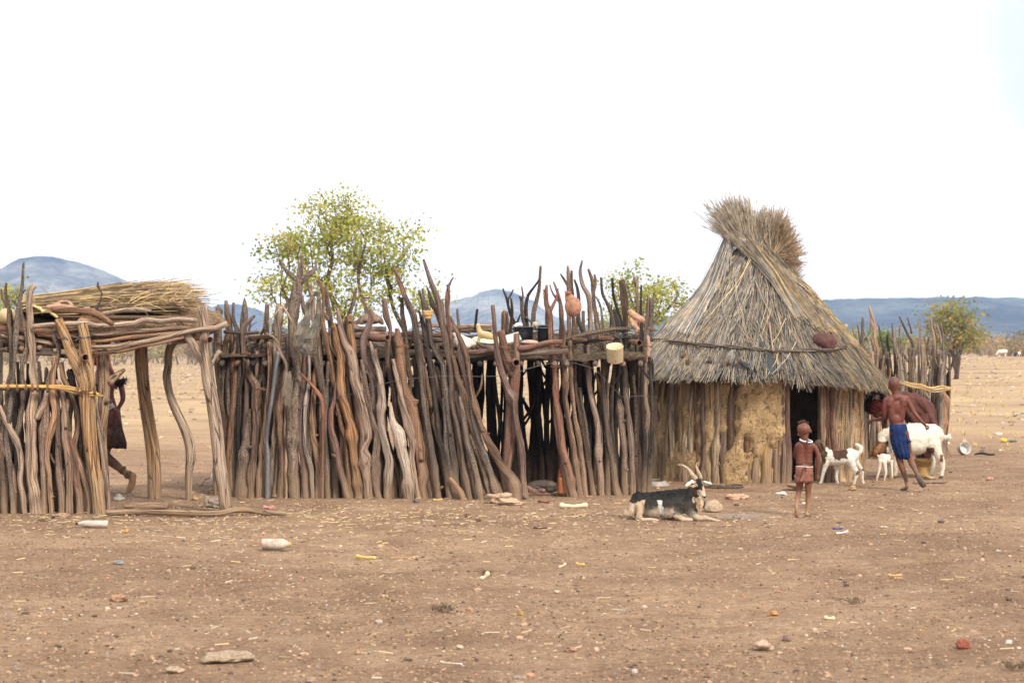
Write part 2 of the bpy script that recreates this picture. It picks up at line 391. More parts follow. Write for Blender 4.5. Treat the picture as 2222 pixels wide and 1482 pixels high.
def hills():
    def hill(name, d0, d1, prof, col, seed, label, ext=0.0):
        """prof: list of (photo column, row) of the skyline, crest at distance d1"""
        mb = MB(); n = 300; rows = 34
        xs = [p[0] for p in prof]
        for j in range(rows+1):
            t = j/rows
            for i in range(n+1):
                px = xs[0]+(xs[-1]-xs[0])*i/n
                for a, bb in zip(prof, prof[1:]):
                    if a[0] <= px <= bb[0]: break
                f = (px-a[0])/(bb[0]-a[0]); f = f*f*(3-2*f)*0.5+f*0.5
                row = a[1]+(bb[1]-a[1])*f
                X = (px-1111)/FPX*d1; H = HC+(HORIZ-row)/FPX*d1
                if t <= 0.55:
                    k = 0.8*(t/0.55)**1.15+0.2*(t/0.55)**3; Y = d0+(d1-d0)*t/0.55
                else:
                    u = (t-0.55)/0.45; k = math.cos(u*math.pi/2); Y = d1+(d1-d0)*u*0.9
                z = H*k
                nz = noise.fractal(Vector((X*0.007+seed, Y*0.006, seed)), 1.0, 2.1, 6)
                z += nz*H*0.16*math.sin(min(1, t/0.55)*math.pi) if t < 0.55 else nz*H*0.05*(1-t)
                z += (1.6*noise.noise(Vector((X*0.045, seed, Y*0.02)))+1.7*abs(noise.noise(Vector((X*0.19, seed, 2)))))*k
                mb.vert((X, Y, max(z, -2) if 0 < t < 1 else -2))
        for j in range(rows):
            for i in range(n):
                a = j*(n+1)+i; mb.face((a, a+1, a+n+2, a+n+1))
        m, nt, b = newmat(name+'_scrub'); L = nt.links
        ge = nd(nt, 'ShaderNodeNewGeometry'); mp = nd(nt, 'ShaderNodeMapping'); mp.inputs['Scale'].default_value = (1, 0.45, 1); L.new(ge.outputs['Position'], mp.inputs[0])
        n1 = noise_tex(nt, mp.outputs[0], 0.010, 6, 0.7); n2 = noise_tex(nt, mp.outputs[0], 0.07, 4, 0.7)
        r1 = ramp(nt, [(0.40, mul(col, 0.35)), (0.60, mul(col, 1.75))]); L.new(n1.outputs[0], r1.inputs[0])
        r2 = ramp(nt, [(0.40, (0.6, 0.64, 0.62)), (0.60, (1.3, 1.25, 1.2))]); L.new(n2.outputs[0], r2.inputs[0])
        L.new(mixc(nt, r1.outputs[0], r2.outputs[0], 0.9, 'MULTIPLY'), b.inputs['Base Color'])
        o = link(name, mb.mesh(), m, None); tag(o, label, kind='structure')
    hill('hill', 1700, 2500, [(-420, 640), (-200, 600), (-60, 590), (0, 582), (22, 572), (38, 559), (70, 555), (110, 557), (150, 567), (180, 574), (205, 585), (235, 598), (262, 616), (300, 618), (345, 622), (400, 644), (440, 672), (500, 725), (540, 765)],
         (0.125, 0.12, 0.10), 1.3, 'rounded rocky hill behind the left shelter, hazy blue')
    hill('hill', 2300, 3100, [(400, 765), (440, 672), (475, 661), (510, 660), (540, 667), (565, 686), (590, 705), (680, 765)],
         (0.10, 0.10, 0.085), 4.1, 'low distant hill between the left shelter and the fence')
    hill('hill', 2000, 2800, [(840, 765), (905, 700), (950, 668), (985, 654), (1020, 645), (1045, 632), (1075, 627), (1105, 630), (1130, 638), (1158, 652), (1180, 670), (1210, 688), (1260, 706), (1330, 765)],
         (0.16, 0.155, 0.13), 8.2, 'pale blue domed hill behind the cooking pots')
    hill('hill', 1500, 2300, [(1180, 765), (1300, 694), (1450, 684), (1600, 672), (1700, 662), (1760, 656), (1800, 650), (1900, 648), (2000, 646), (2100, 645), (2222, 647), (2420, 650), (2700, 690)],
         (0.06, 0.065, 0.05), 12.7, 'long flat wooded ridge along the right of the horizon')
hills()

def haze():
    mb = MB(); x0, x1, y0, y1, z0, z1 = -3300, 3300, -60, 3350, -4, 150
    mb.box(((x0+x1)/2, (y0+y1)/2, (z0+z1)/2), x1-x0, y1-y0, z1-z0)
    m = bpy.data.materials.new('haze_air'); m.use_nodes = True; nt = m.node_tree
    nt.nodes.remove(nt.nodes['Principled BSDF'])
    v = nd(nt, 'ShaderNodeVolumePrincipled'); v.inputs['Color'].default_value = (0.36, 0.56, 0.98, 1); v.inputs['Density'].default_value = HAZE
    v.inputs['Anisotropy'].default_value = 0.0
    nt.links.new(v.outputs[0], nt.nodes['Material Output'].inputs['Volume'])
    o = link('haze', mb.mesh(), m, None, smooth_=False); tag(o, 'thin bluish air over the veld', kind='stuff')
HAZE = 0.00022
haze()

# ---------------------------------------------------------------- loose ground cover
def litter():
    r = random.Random(3)
    bm = bmesh.new(); bmesh.ops.create_icosphere(bm, subdivisions=1, radius=1.0)
    iv = [v.co.copy() for v in bm.verts]; fi = [[v.index for v in f.verts] for f in bm.faces]; bm.free()
    mb = MB()
    pal = [((0.30, 0.20, 0.14), 40), ((0.10, 0.07, 0.055), 22), ((0.50, 0.41, 0.32), 4), ((0.40, 0.26, 0.18), 20), ((0.30, 0.27, 0.25), 8), ((0.36, 0.19, 0.12), 8)]
    cs = [c for c, w in pal]; ws = [w for c, w in pal]
    for i in range(17000):
        y = 9.3+(r.random()**1.15)*23
        x = (r.random()*2-1)*(y*0.285+0.6)
        s = 0.0045+0.008*r.random()**3+(0.018*r.random() if r.random() < 0.035 else 0)
        c = r.choices(cs, ws)[0]; k = 0.75+0.5*r.random()
        o = len(mb.v); a = r.random()*6.28; ca, sa = math.cos(a), math.sin(a); sx, sy, sz = s*(0.7+r.random()*0.9), s*(0.7+r.random()*0.6), s*(0.45+r.random()*0.4)
        z0 = ground_z(x, y)
        for v in iv:
            q = 1+0.35*(r.random()-0.5); px_, py_ = v.x*sx*q, v.y*sy*q
            mb.vert((x+px_*ca-py_*sa, y+px_*sa+py_*ca, z0+v.z*sz*q+sz*0.35), mul(c, k))
        for f in fi: mb.face([o+k_ for k_ in f])
    for i in range(26000):
        y = 9.3+(r.random()**1.25)*17
        x = (r.random()*2-1)*(y*0.285+0.6)
        if noise.noise(Vector((x*0.9, y*0.7, 7))) < -0.15 and r.random() < .7: continue
        s = 0.006+0.014*r.random()**2.2; k = 0.7+0.42*r.random()
        c = mul((0.285, 0.192, 0.122), k); o = len(mb.v); z0 = ground_z(x, y); a = r.random()*6.28; ca, sa = math.cos(a), math.sin(a)
        for h in range(5):
            t = h/5*6.283; q = s*(0.7+0.7*r.random()); mb.vert((x+math.cos(t)*q*1.3, y+math.sin(t)*q, z0-0.004), c)
        for h in range(3):
            t = h/3*6.283+a; q = s*(0.3+0.4*r.random()); mb.vert((x+math.cos(t)*q*1.2, y+math.sin(t)*q, z0+s*(0.25+0.35*r.random())), c)
        b_ = (a % 6.283)/6.283*5
        for f in ((0, 1, 5), (1, 6, 5), (1, 2, 6), (2, 3, 6), (3, 7, 6), (3, 4, 7), (4, 0, 7), (0, 5, 7), (5, 6, 7)): mb.face([o+k_ for k_ in f])
    g = top('gravel', mb.mesh(), plain_mat('pebble', (1, 1, 1), 0.2, 60, 0.9, 0.001, tint=True), None, None, smooth_=False, kind='stuff')
    tag(g, 'small pebbles and dung pellets strewn over the yard')
    mb = MB()
    for i in range(2200):
        if r.random() < 0.62:
            x = r.gauss(-1.6, 2.2); y = r.gauss(19.6, 1.3)
        else:
            y = 10+r.random()*20; x = (r.random()*2-1)*y*0.28
        L_ = 0.015+0.085*r.random()**2.5; a = r.random()*3.14; w = 0.0012+0.0014*r.random()
        k = 0.7+0.5*r.random(); c = mul((0.50, 0.38, 0.21) if r.random() < 0.75 else (0.46, 0.40, 0.32), k)
        z = ground_z(x, y)+0.006+0.01*r.random(); dx, dy = math.cos(a)*L_, math.sin(a)*L_; dz = (r.random()-0.4)*0.02
        nx, ny = -math.sin(a)*w, math.cos(a)*w
        A = [mb.vert(p, c) for p in ((x-nx, y-ny, z-w), (x+nx, y+ny, z-w), (x, y, z+w*1.5), (x+dx-nx, y+dy-ny, z+dz-w), (x+dx+nx, y+dy+ny, z+dz-w), (x+dx, y+dy, z+dz+w*1.5))]
        for q in ((0, 1, 4, 3), (1, 2, 5, 4), (2, 0, 3, 5)): mb.face([A[t] for t in q])
        mb.face((A[0], A[2], A[1])); mb.face((A[3], A[4], A[5]))
    g = top('straw', mb.mesh(), plain_mat('straw_bits', (1, 1, 1), 0.1, 30, 0.8, 0, tint=True), None, None, smooth_=False, kind='stuff')
    tag(g, 'bits of dry straw scattered over the earth')
    # thin dry grass and stones of the open veld
    mb = MB(); mr = MB()
    for i in range(8200):
        y = 33+(r.random()**1.3)*210; x = (r.random()*2-1)*(y*0.28+2)
        dens = noise.noise(Vector((x*0.03, y*0.025, 3)))
        if y < 46 and r.random() < 0.6: continue
        if r.random() < 0.28:
            s = 0.02+0.05*r.random()**2.2+y*0.0003; ico = len(mr.v); k = 0.6+0.6*r.random(); z0 = ground_z(x, y)
            c = mul(r.choice([(0.30, 0.22, 0.17), (0.20, 0.16, 0.14), (0.55, 0.45, 0.36)]), k)
            for v in iv:
                q = 1+0.5*(r.random()-0.5); mr.vert((x+v.x*s*q*1.3, y+v.y*s*q, z0+v.z*s*q*0.6+s*0.2), c)
            for f in fi: mr.face([ico+k_ for k_ in f])
            continue
        if dens < -0.02 and r.random() < 0.75: continue
        z0 = ground_z(x, y); nb = 7 if y < 90 else 5; k = 0.8+0.4*r.random(); H = 0.03+0.07*r.random()+y*0.0005
        for b_ in range(nb):
            a = r.random()*6.28; rr = H*0.9*r.random(); w = 0.003+y*0.00014
            bx, by = x+math.cos(a)*rr*0.6, y+math.sin(a)*rr*0.6; c = mul((0.46, 0.35, 0.18), k*(0.8+0.4*r.random()))
            i0 = mb.vert((bx-w, by, z0), c); i1 = mb.vert((bx+w, by, z0), c); i2 = mb.vert((bx+math.cos(a)*rr, by+math.sin(a)*rr, z0+H*(0.6+0.6*r.random())), c)
            mb.face((i0, i1, i2))
    g = top('dry_grass', mb.mesh(), plain_mat('dry_grass_blades', (1, 1, 1), 0.1, 10, 0.9, 0, tint=True), None, None, smooth_=False, kind='stuff')
    tag(g, 'thin yellow dry grass on the open veld')
    g = top('stones', mr.mesh(), plain_mat('veld_stone', (1, 1, 1), 0.2, 5, 0.9, 0, tint=True), None, None, smooth_=False, kind='stuff')
    tag(g, 'scattered small stones on the open veld behind the village')
litter()

# ---------------------------------------------------------------- trees
def leaf_mat(name):
    m, nt, b = newmat(name); L = nt.links
    a = nd(nt, 'ShaderNodeAttribute'); a.attribute_name = 'tint'
    L.new(a.outputs['Color'], b.inputs['Base Color']); b.inputs['Roughness'].default_value = 0.7
    tr = nd(nt, 'ShaderNodeBsdfTranslucent'); L.new(a.outputs['Color'], tr.inputs['Color'])
    mx = nd(nt, 'ShaderNodeMixShader'); mx.inputs[0].default_value = 0.5
    L.new(b.outputs[0], mx.inputs[1]); L.new(tr.outputs[0], mx.inputs[2]); L.new(mx.outputs[0], nt.nodes['Material Output'].inputs['Surface'])
    return m
LEAF = leaf_mat('leaf'); TWIG = wood_mat('tree_bark', (0.17, 0.125, 0.095), 0.5, 0.3, 0.1, dust=False)

def tree(label, cat, px, base_row, d, lobes, n_tips, leaf, per_tip, cols, seed, stems=1, group=None, r0=0.1, name='tree', clump=0.16, twigs=True):
    """lobes: ellipsoids (photo col, row, half width px, half height px, depth m) giving the crown its outline"""
    r = random.Random(seed); base = P(px, 765, d); base.z = ground_z(base.x, d)-0.02
    pm = FPX/d; tips = []
    wts = [l[2]*l[3] for l in lobes]
    while len(tips) < n_tips:
        l = r.choices(lobes, wts)[0]
        v = Vector((r.gauss(0, 1), r.gauss(0, 1), r.gauss(0, 1))).normalized()*(0.35+0.65*r.random()**0.5)
        c = P(l[0], l[1], d)
        tips.append(c+Vector((v.x*l[2]/pm, v.y*l[4], v.z*l[3]/pm)))
    zlow = min(t.z for t in tips); nodes = []; parent = []; load = []; plen = []
    def add(p, par):
        nodes.append(p); parent.append(par); load.append(0); plen.append(0 if par < 0 else plen[par]+(nodes[par]-p).length); return len(nodes)-1
    cc = sum(tips, Vector())/len(tips)
    for s in range(stems):
        a = s/stems*6.28+seed; b0 = base+Vector((math.cos(a), math.sin(a), 0))*(0.07*(stems > 1))
        i = add(b0, -1); H = (zlow-base.z)*0.9
        n = max(3, int(H/0.25)) if H > 0.3 else 2
        for k in range(1, n+1):
            t = k/n; q = b0+Vector((0, 0, H*t))+Vector((math.cos(a), math.sin(a)*0.8, 0))*(0.35*t*stems**0.5*(stems > 1)*max(H, 0.6))+Vector((r.gauss(0, 0.03), r.gauss(0, 0.03), 0))
            i = add(q, i)
    tips.sort(key=lambda t: (t-base).length)
    tn = []
    for t in tips:
        best = min(range(len(nodes)), key=lambda j: (nodes[j]-t).length+0.35*max(0, (nodes[j].z-t.z))+0.45*plen[j])
        p = nodes[best]; dl = (t-p); n = max(1, int(dl.length/0.28)); i = best
        side = Vector((r.gauss(0, 1), r.gauss(0, 1), r.gauss(0, 0.4)))*0.10*dl.length
        for k in range(1, n+1):
            u = k/n; q = p+dl*u+side*math.sin(u*math.pi)+Vector((0, 0, 0.10*dl.length*math.sin(u*math.pi)))+Vector((r.gauss(0, .015), r.gauss(0, .015), 0))
            if k == n: q = t
            i = add(q, i)
        tn.append(i)
    for t in tn:
        j = t
        while j >= 0: load[j] += 1; j = parent[j]
    mx = max(load); T = thing(name, label, cat, base, group)
    rad = [max(0.0045*d/45, r0*(l/mx)**0.6) for l in load]
    mb = MB(); ch = {}
    for i, p in enumerate(parent): ch.setdefault(p, []).append(i)
    used = set()
    for i in sorted(range(len(nodes)), key=lambda j: -load[j]):
        if i in used: continue
        path = [(nodes[i], rad[i])]; used.add(i)
        if parent[i] >= 0: path.insert(0, (nodes[parent[i]], min(rad[parent[i]], rad[i]*1.25)))
        j = i
        while True:
            c = [k for k in ch.get(j, []) if k not in used]
            if not c: break
            j = max(c, key=lambda k: load[k]); used.add(j); path.append((nodes[j], rad[j]))
        if len(path) > 1: tube(mb, path, 6 if path[0][1] < 0.04 else 9, 0.16, 0.12, seed+i, uoff=i*0.3)
    link('trunk', mb.mesh(), TWIG, T)
    lb = MB()
    for t in tips:
        dens = 0.5+1.0*r.random(); cb = r.choices(cols, [c[3] for c in cols])[0]; kb = 0.75+0.5*r.random()
        drop = r.random()
        for q in range(int(per_tip*dens)):
            v = Vector((r.gauss(0, 1)*1.25, r.gauss(0, 1)*1.1, r.gauss(0, 0.75)))*clump
            p = t+v; s = leaf*(0.6+0.7*r.random())
            c = cb if r.random() < 0.7 else r.choices(cols, [c[3] for c in cols])[0]
            k = kb*(0.75+0.5*r.random()); c = (c[0]*k, c[1]*k, c[2]*k)
            ax = Vector((r.gauss(0, 1), r.gauss(0, 1), r.gauss(-0.5, 0.8))).normalized(); up = ax.cross(Vector((r.gauss(0, 1), r.gauss(0, 1), r.gauss(0, 1)))).normalized()
            for sg in (-1, 1):      # paired leaflets, each folded along its midrib
                ids = [lb.vert(p, c), lb.vert(p+ax*s*0.5+up*sg*s*0.42, c), lb.vert(p+ax*s, c)]
                lb.face(ids if sg > 0 else ids[::-1])
    link('crown', lb.mesh(), LEAF, T, smooth_=False)
    return T

GRN = [(0.36, 0.38, 0.09, 10), (0.48, 0.46, 0.12, 7), (0.22, 0.27, 0.07, 5), (0.50, 0.38, 0.14, 1.2), (0.42, 0.25, 0.12, 0.3)]
YEL = [(0.36, 0.37, 0.08, 10), (0.42, 0.38, 0.10, 6), (0.27, 0.30, 0.07, 5), (0.50, 0.34, 0.11, 1.2)]
tree('broad airy tree with green and yellow leaves rising behind the stick fence', 'tree', 745, 790, 44,
     [(715, 470, 60, 45, 0.7), (770, 500, 75, 50, 0.9), (660, 530, 70, 35, 0.8), (600, 540, 42, 24, 0.5), (720, 580, 90, 50, 1.0), (860, 530, 50, 45, 0.7), (893, 505, 28, 28, 0.4),
      (830, 570, 70, 45, 0.9), (590, 622, 38, 26, 0.5), (650, 610, 45, 40, 0.6), (780, 650, 110, 45, 1.1), (915, 655, 48, 26, 0.5), (740, 440, 35, 20, 0.4), (960, 622, 22, 14, 0.3)],
     340, 0.076, 30, GRN, 5, stems=4, r0=0.062, clump=0.15)
tree('yellowish leafy tree half hidden behind the left slope of the thatched hut', 'tree', 1400, 790, 62,
     [(1395, 605, 38, 28, 0.9), (1350, 615, 32, 16, 0.6), (1405, 650, 60, 30, 1.2), (1440, 630, 38, 26, 0.8), (1475, 650, 26, 24, 0.6), (1340, 670, 28, 12, 0.5), (1390, 685, 60, 22, 1.0)],
     105, 0.095, 34, YEL, 8, stems=2, r0=0.11, clump=0.2)
tree('small pale yellow bush showing above the fence left of the forked post', 'bush', 618, 790, 50,
     [(618, 690, 26, 30, 0.5), (600, 715, 20, 20, 0.4)], 36, 0.06, 14, YEL, 18, stems=2, r0=0.04, name='bush', clump=0.14)
tree('round green and orange tree standing beyond the right stick fence', 'tree', 2075, 790, 112,
     [(2060, 680, 42, 24, 1.5), (2040, 700, 40, 22, 1.2), (2095, 705, 36, 28, 1.4), (2070, 725, 50, 28, 1.6), (2110, 725, 24, 20, 1.0)],
     110, 0.17, 24, [(0.20, 0.235, 0.06, 8), (0.28, 0.26, 0.08, 7), (0.42, 0.25, 0.09, 4)], 11, stems=2, r0=0.14, clump=0.42)
tree('small green tree standing between the right hut slope and the stick fence', 'tree', 1905, 790, 100,
     [(1905, 733, 26, 16, 1.0), (1935, 735, 18, 13, .8), (1915, 748, 30, 12, 1.0)], 44, 0.15, 18, [(0.14, 0.2, 0.05, 8), (0.2, 0.24, 0.06, 4)], 21, stems=2, r0=0.08, clump=0.3)
tree('thin branch of green leaves peeping over the right thatch slope', 'tree', 1775, 790, 90,
     [(1762, 668, 16, 16, 0.6), (1775, 690, 18, 12, .6)], 26, 0.13, 12, GRN, 31, stems=1, r0=0.06, clump=0.25)
tree('yellow shrub behind the fence just right of the thatch', 'bush', 1835, 790, 95,
     [(1830, 735, 24, 20, .8), (1822, 755, 26, 18, .8)], 40, 0.15, 16, YEL, 41, stems=2, r0=0.06, name='bush', clump=0.3)
tree('olive bush peeking up behind the far left poles', 'bush', 25, 790, 60,
     [(22, 642, 26, 18, .5), (30, 668, 30, 24, .6)], 44, 0.10, 14, YEL, 47, stems=2, r0=0.06, name='bush', clump=0.22)
tree('tiny green bush visible low between the stakes and the grey hut', 'bush', 1320, 790, 80,
     [(1308, 700, 16, 12, .6), (1320, 715, 18, 12, .6)], 24, 0.12, 14, GRN, 51, stems=1, r0=0.05, name='bush', clump=0.25)

def bushland():
    """far-off thorn scrub that reads as one mass"""
    r = random.Random(12); lb = MB(); tb = MB()
    cols = [(0.34, 0.27, 0.12, 5), (0.42, 0.30, 0.12, 4), (0.26, 0.23, 0.12, 5), (0.36, 0.22, 0.13, 3), (0.24, 0.19, 0.14, 4), (0.5, 0.36, 0.10, 2)]
    for i in range(430):
        px = -250+r.random()*2700; d = 235+r.random()*(230 if px > 700 else 110)
        w = 1.4+2.0*r.random(); h = (1.6+1.9*r.random())*(0.85+0.75*(px < 700)+0.35*(px > 1900))
        x = (px-1111)/FPX*d; z = ground_z(x, d); c = r.choices(cols, [q[3] for q in cols])[0]; k0 = 0.8+0.4*r.random()
        for s in range(3):
            tube(tb, [(Vector((x+r.gauss(0, .1), d, z-0.2)), 0.05), (Vector((x+r.gauss(0, w*.25), d+r.gauss(0, .3), z+h*0.5)), 0.035), (Vector((x+r.gauss(0, w*.4), d, z+h*0.8)), 0.03)], 5, 0.8, 0.1, i, cap=False)
        sub = [(r.gauss(0, w*0.45), r.gauss(0, w*0.45), h*(0.35+0.5*r.random()), 0.3+0.5*r.random()) for _ in range(8)]
        for q in range(190):
            sx, sy, sz, sr = r.choice(sub); p = Vector((x+sx+r.gauss(0, sr), d+sy+r.gauss(0, sr), z+max(0.05, sz*(.6+.4*r.random())+r.gauss(0, sr*0.6))))
            s = 0.18+0.20*r.random(); k = k0*(0.6+0.8*r.random()); cc = (c[0]*k, c[1]*k, c[2]*k)
            a = Vector((r.gauss(0, 1), r.gauss(0, 1), r.gauss(0, 1))).normalized()*s; b_ = a.cross(Vector((r.gauss(0, 1), r.gauss(0, 1), 1))).normalized()*s
            lb.face([lb.vert(p, cc), lb.vert(p+a, cc), lb.vert(p+b_, cc)])
    o = len(lb.v)
    lb.v += tb.v; lb.c += [(0.20, 0.155, 0.12)]*len(tb.v); lb.f += [tuple(i+o for i in f) for f in tb.f]; lb.uv += tb.uv
    g = top('bushland', lb.mesh(), LEAF, None, None, smooth_=False, kind='stuff')
    tag(g, 'far band of yellowish brown thorn scrub along the horizon')
bushland()
# ================================================================ STICK FENCES AND SHELTERS
# zoom windows of the photo in which outlines were measured: origin and scale
ZA = (0, 540, 4.273); ZC = (440, 540, 4.273); ZE = (880, 540, 3.968)
def zpx(z, x, y): return (z[0]+x/z[2], z[1]+y/z[2])

def line_d(line):
    def f(px):
        for a, b in zip(line, line[1:]):
            if px <= b[0]:
                t = (px-a[0])/(b[0]-a[0]); t = max(-0.3, min(1.3, t)); return a[1]+(b[1]-a[1])*t
        return line[-1][1]
    return f
STK = [0]
def stake(z, limbs, dfun, layer, kind, parent, name='stake', lean=0.06, ground=True, rough=0.19, label=None, snap=0.14):
    """limbs: list of lists of (x, y, halfwidth) in the zoom window, first limb runs down to the ground"""
    STK[0] += 1; sd_ = STK[0]*0.731; mb = MB()
    bx, by = zpx(z, limbs[0][-1][0], limbs[0][-1][1])
    d = dfun(bx)+layer
    kpx = FPX/d
    for li, pts in enumerate(limbs):
        V = []
        for (x, y, r) in pts:
            px, py = zpx(z, x, y); p = P(px, py, d); hgt = max(0, p.z)
            dd = lean*hgt
            p = P(px, py, d+dd); V.append((p, r/z[2]/FPX*(d+dd)))
        if li == 0 and ground:
            gz = ground_z(V[-1][0].x, V[-1][0].y)
            if V[-1][0].z > gz+snap or len(pts) < 3:
                a = V[-1][0]; V.append((Vector((a.x+0.03*math.sin(sd_*9), d, gz-0.04)), V[-1][1]*1.05))
            else:
                V[-1] = (Vector((V[-1][0].x, d, gz-0.04)), V[-1][1])
        V = V[::-1]                                  # grow upward
        if ground and li == 0: r0 = V[0][1]; V[0] = (V[0][0], r0*1.08)
        tube(mb, V[::-1], 12 if V[0][1] > 0.03 else 10, 0.035, rough, sd_+li*0.37, jag=0.5 if li == 0 else 0.3)
    # a few knots and stubs of cut twigs
    r_ = random.Random(STK[0])
    main = limbs[0]
    for k in range(r_.choice((0, 0, 1, 1, 2))):
        i = r_.randrange(0, max(1, len(main)-1)); a, b = main[i], main[min(i+1, len(main)-1)]; t = r_.random()
        x, y, rr = a[0]+(b[0]-a[0])*t, a[1]+(b[1]-a[1])*t, a[2]+(b[2]-a[2])*t
        px, py = zpx(z, x, y); p = P(px, py, d); 
        if p.z < 0.1: continue
        p = P(px, py, d+lean*p.z); R_ = rr/z[2]/FPX*d; an = r_.uniform(-2.6, -0.5)
        o = Vector((math.cos(an), math.sin(an), 0.5))*R_
        tube(mb, [(p+o*0.4, R_*0.55), (p+o*(1.25+0.8*r_.random()), R_*0.33)], 7, 0.02, 0.2, sd_+k)
    return link(name, mb.mesh(), W[kind], parent, label=label)

def binding(parent, c, rad, z0, turns, seed, mat=None, name='binding'):
    mb = MB(); r = random.Random(seed); pts = []
    for i in range(turns*14+1):
        a = i/14*6.28; pts.append((Vector((c.x+math.cos(a)*rad*(1+0.1*r.random()), c.y+math.sin(a)*rad, z0+i/14*0.012+0.008*r.gauss(0, 1))), 0.0045))
    for k in range(3):
        pass
    tube(mb, pts, 5, 0.03, 0.3, seed)
    for k in range(3):
        a = -1.57+r.gauss(0, 0.7); p = Vector((c.x+math.cos(a)*rad, c.y+math.sin(a)*rad, z0))
        tube(mb, [(p, 0.004), (p+Vector((r.gauss(0, .03), -0.02, r.gauss(0, .02))), 0.003), (p+Vector((r.gauss(0, .06), -0.02, r.gauss(-0.02, .03))), 0.002)], 4, 0.02, 0.3, seed+k)
    return link(name, mb.mesh(), mat or M['binding'], parent)

def logs(name, z, pts, d0, d1, kind, parent, label=None, rough=0.1):
    """a roof pole lying across: d0,d1 distances at its two ends"""
    STK[0] += 1; mb = MB(); n = len(pts); V = []
    for i, (x, y, r) in enumerate(pts):
        px, py = zpx(z, x, y); d = d0+(d1-d0)*i/(n-1); V.append((P(px, py, d), r/z[2]/FPX*d))
    tube(mb, V, 10, 0.05, rough, STK[0]*0.77, jag=0.4)
    return link(name, mb.mesh(), W[kind], parent, label=label)

def pipe(z, a, b, rad, d0, d1, parent, mat='rust'):
    """open steel tube with its dark bore showing at end b"""
    A = P(*zpx(z, *a), d0); B = P(*zpx(z, *b), d1); t = (B-A).normalized(); u = t.cross(Vector((0, 0, 1))).normalized(); w = t.cross(u)
    mb = MB(); N = 20; rr = [(0, rad), (1, rad), (1, rad*0.82), (0.25, rad*0.82)]; rings = []
    for s, q in rr:
        c = A.lerp(B, s); rings.append([mb.vert(c+(u*math.cos(k/N*6.283)+w*math.sin(k/N*6.283))*q) for k in range(N)])
    for j in range(3):
        for k in range(N): k2 = (k+1) % N; mb.face((rings[j][k], rings[j+1][k], rings[j+1][k2], rings[j][k2]))
    mb.face(rings[3]); mb.face(rings[0][::-1])
    me = mb.mesh(); o = link('roof_pipe', me, M[mat], parent); return o

def dirt_slab(px0, px1, d0, d1, zf, zb, thick, seed, nx=60, ny=22, over=0.1, bumpy=0.05):
    """lumpy layer of earth and brush lying on the roof poles; zf,zb heights of the front and back edge"""
    mb = MB(); top_ = []; bot = []
    for j in range(ny+1):
        v = j/ny; d = d0+(d1-d0)*v
        for i in range(nx+1):
            u = i/nx; px = px0+(px1-px0)*u
            x = (px-1111)/FPX*(d0+(d1-d0)*0.0)
            e = min(u, 1-u, v, 1-v)*14; e = min(1, e)**0.5
            z = zf(u)+(zb(u)-zf(u))*v
            nz = noise.fractal(Vector((x*3+seed, d*3, seed)), 1.0, 2.0, 4)
            jx = 0.06*noise.noise(Vector((d*4, seed, u*9)))*(1-e); jy = 0.08*noise.noise(Vector((x*4, seed+3, v*9)))*(1-e)
            top_.append(mb.vert((x+jx, d+jy, z+thick*0.5*e+nz*bumpy)))
            bot.append(mb.vert((x+jx, d+jy, z-thick*0.5*e-abs(nz)*bumpy*0.6)))
    S = nx+1
    for j in range(ny):
        for i in range(nx):
            a = j*S+i
            mb.face((top_[a], top_[a+1], top_[a+S+1], top_[a+S])); mb.face((bot[a], bot[a+S], bot[a+S+1], bot[a+1]))
    for i in range(nx):
        mb.face((top_[i], bot[i], bot[i+1], top_[i+1])); a = ny*S+i; mb.face((top_[a], top_[a+1], bot[a+1], bot[a]))
    for j in range(ny):
        a = j*S; mb.face((top_[a], top_[a+S], bot[a+S], bot[a])); a = j*S+nx; mb.face((top_[a], bot[a], bot[a+S], top_[a+S]))
    return mb.mesh()

def wild_stake(mb, x, y, h, r, seed, lean=(0, 0), kinks=3, fork=0.4):
    rr = random.Random(seed); V = []; n = 6; ph = rr.random()*6; am = 0.010+0.022*rr.random()
    gz = ground_z(x, y)
    for i in range(n+1):
        t = i/n
        V.append((Vector((x+lean[0]*t+am*math.sin(ph+t*kinks*2), y+lean[1]*t+am*0.6*math.cos(ph*2+t*4), gz-0.05+(h+0.05)*t)), r*(1.05-0.45*t)))
    tube(mb, V, 8, 0.07, 0.16, seed*0.37)
    if rr.random() < fork:
        k = rr.choice((3, 4, 5)); b = V[k][0]; s = rr.choice((-1, 1)); L_ = (0.15+0.3*rr.random())*h*0.6
        tube(mb, [(b, V[k][1]*0.75), (b+Vector((s*L_*0.35, rr.gauss(0, .05), L_*0.5)), V[k][1]*0.6), (b+Vector((s*L_*0.42, rr.gauss(0, .05), L_)), V[k][1]*0.35)], 7, 0.06, 0.15, seed+0.5)

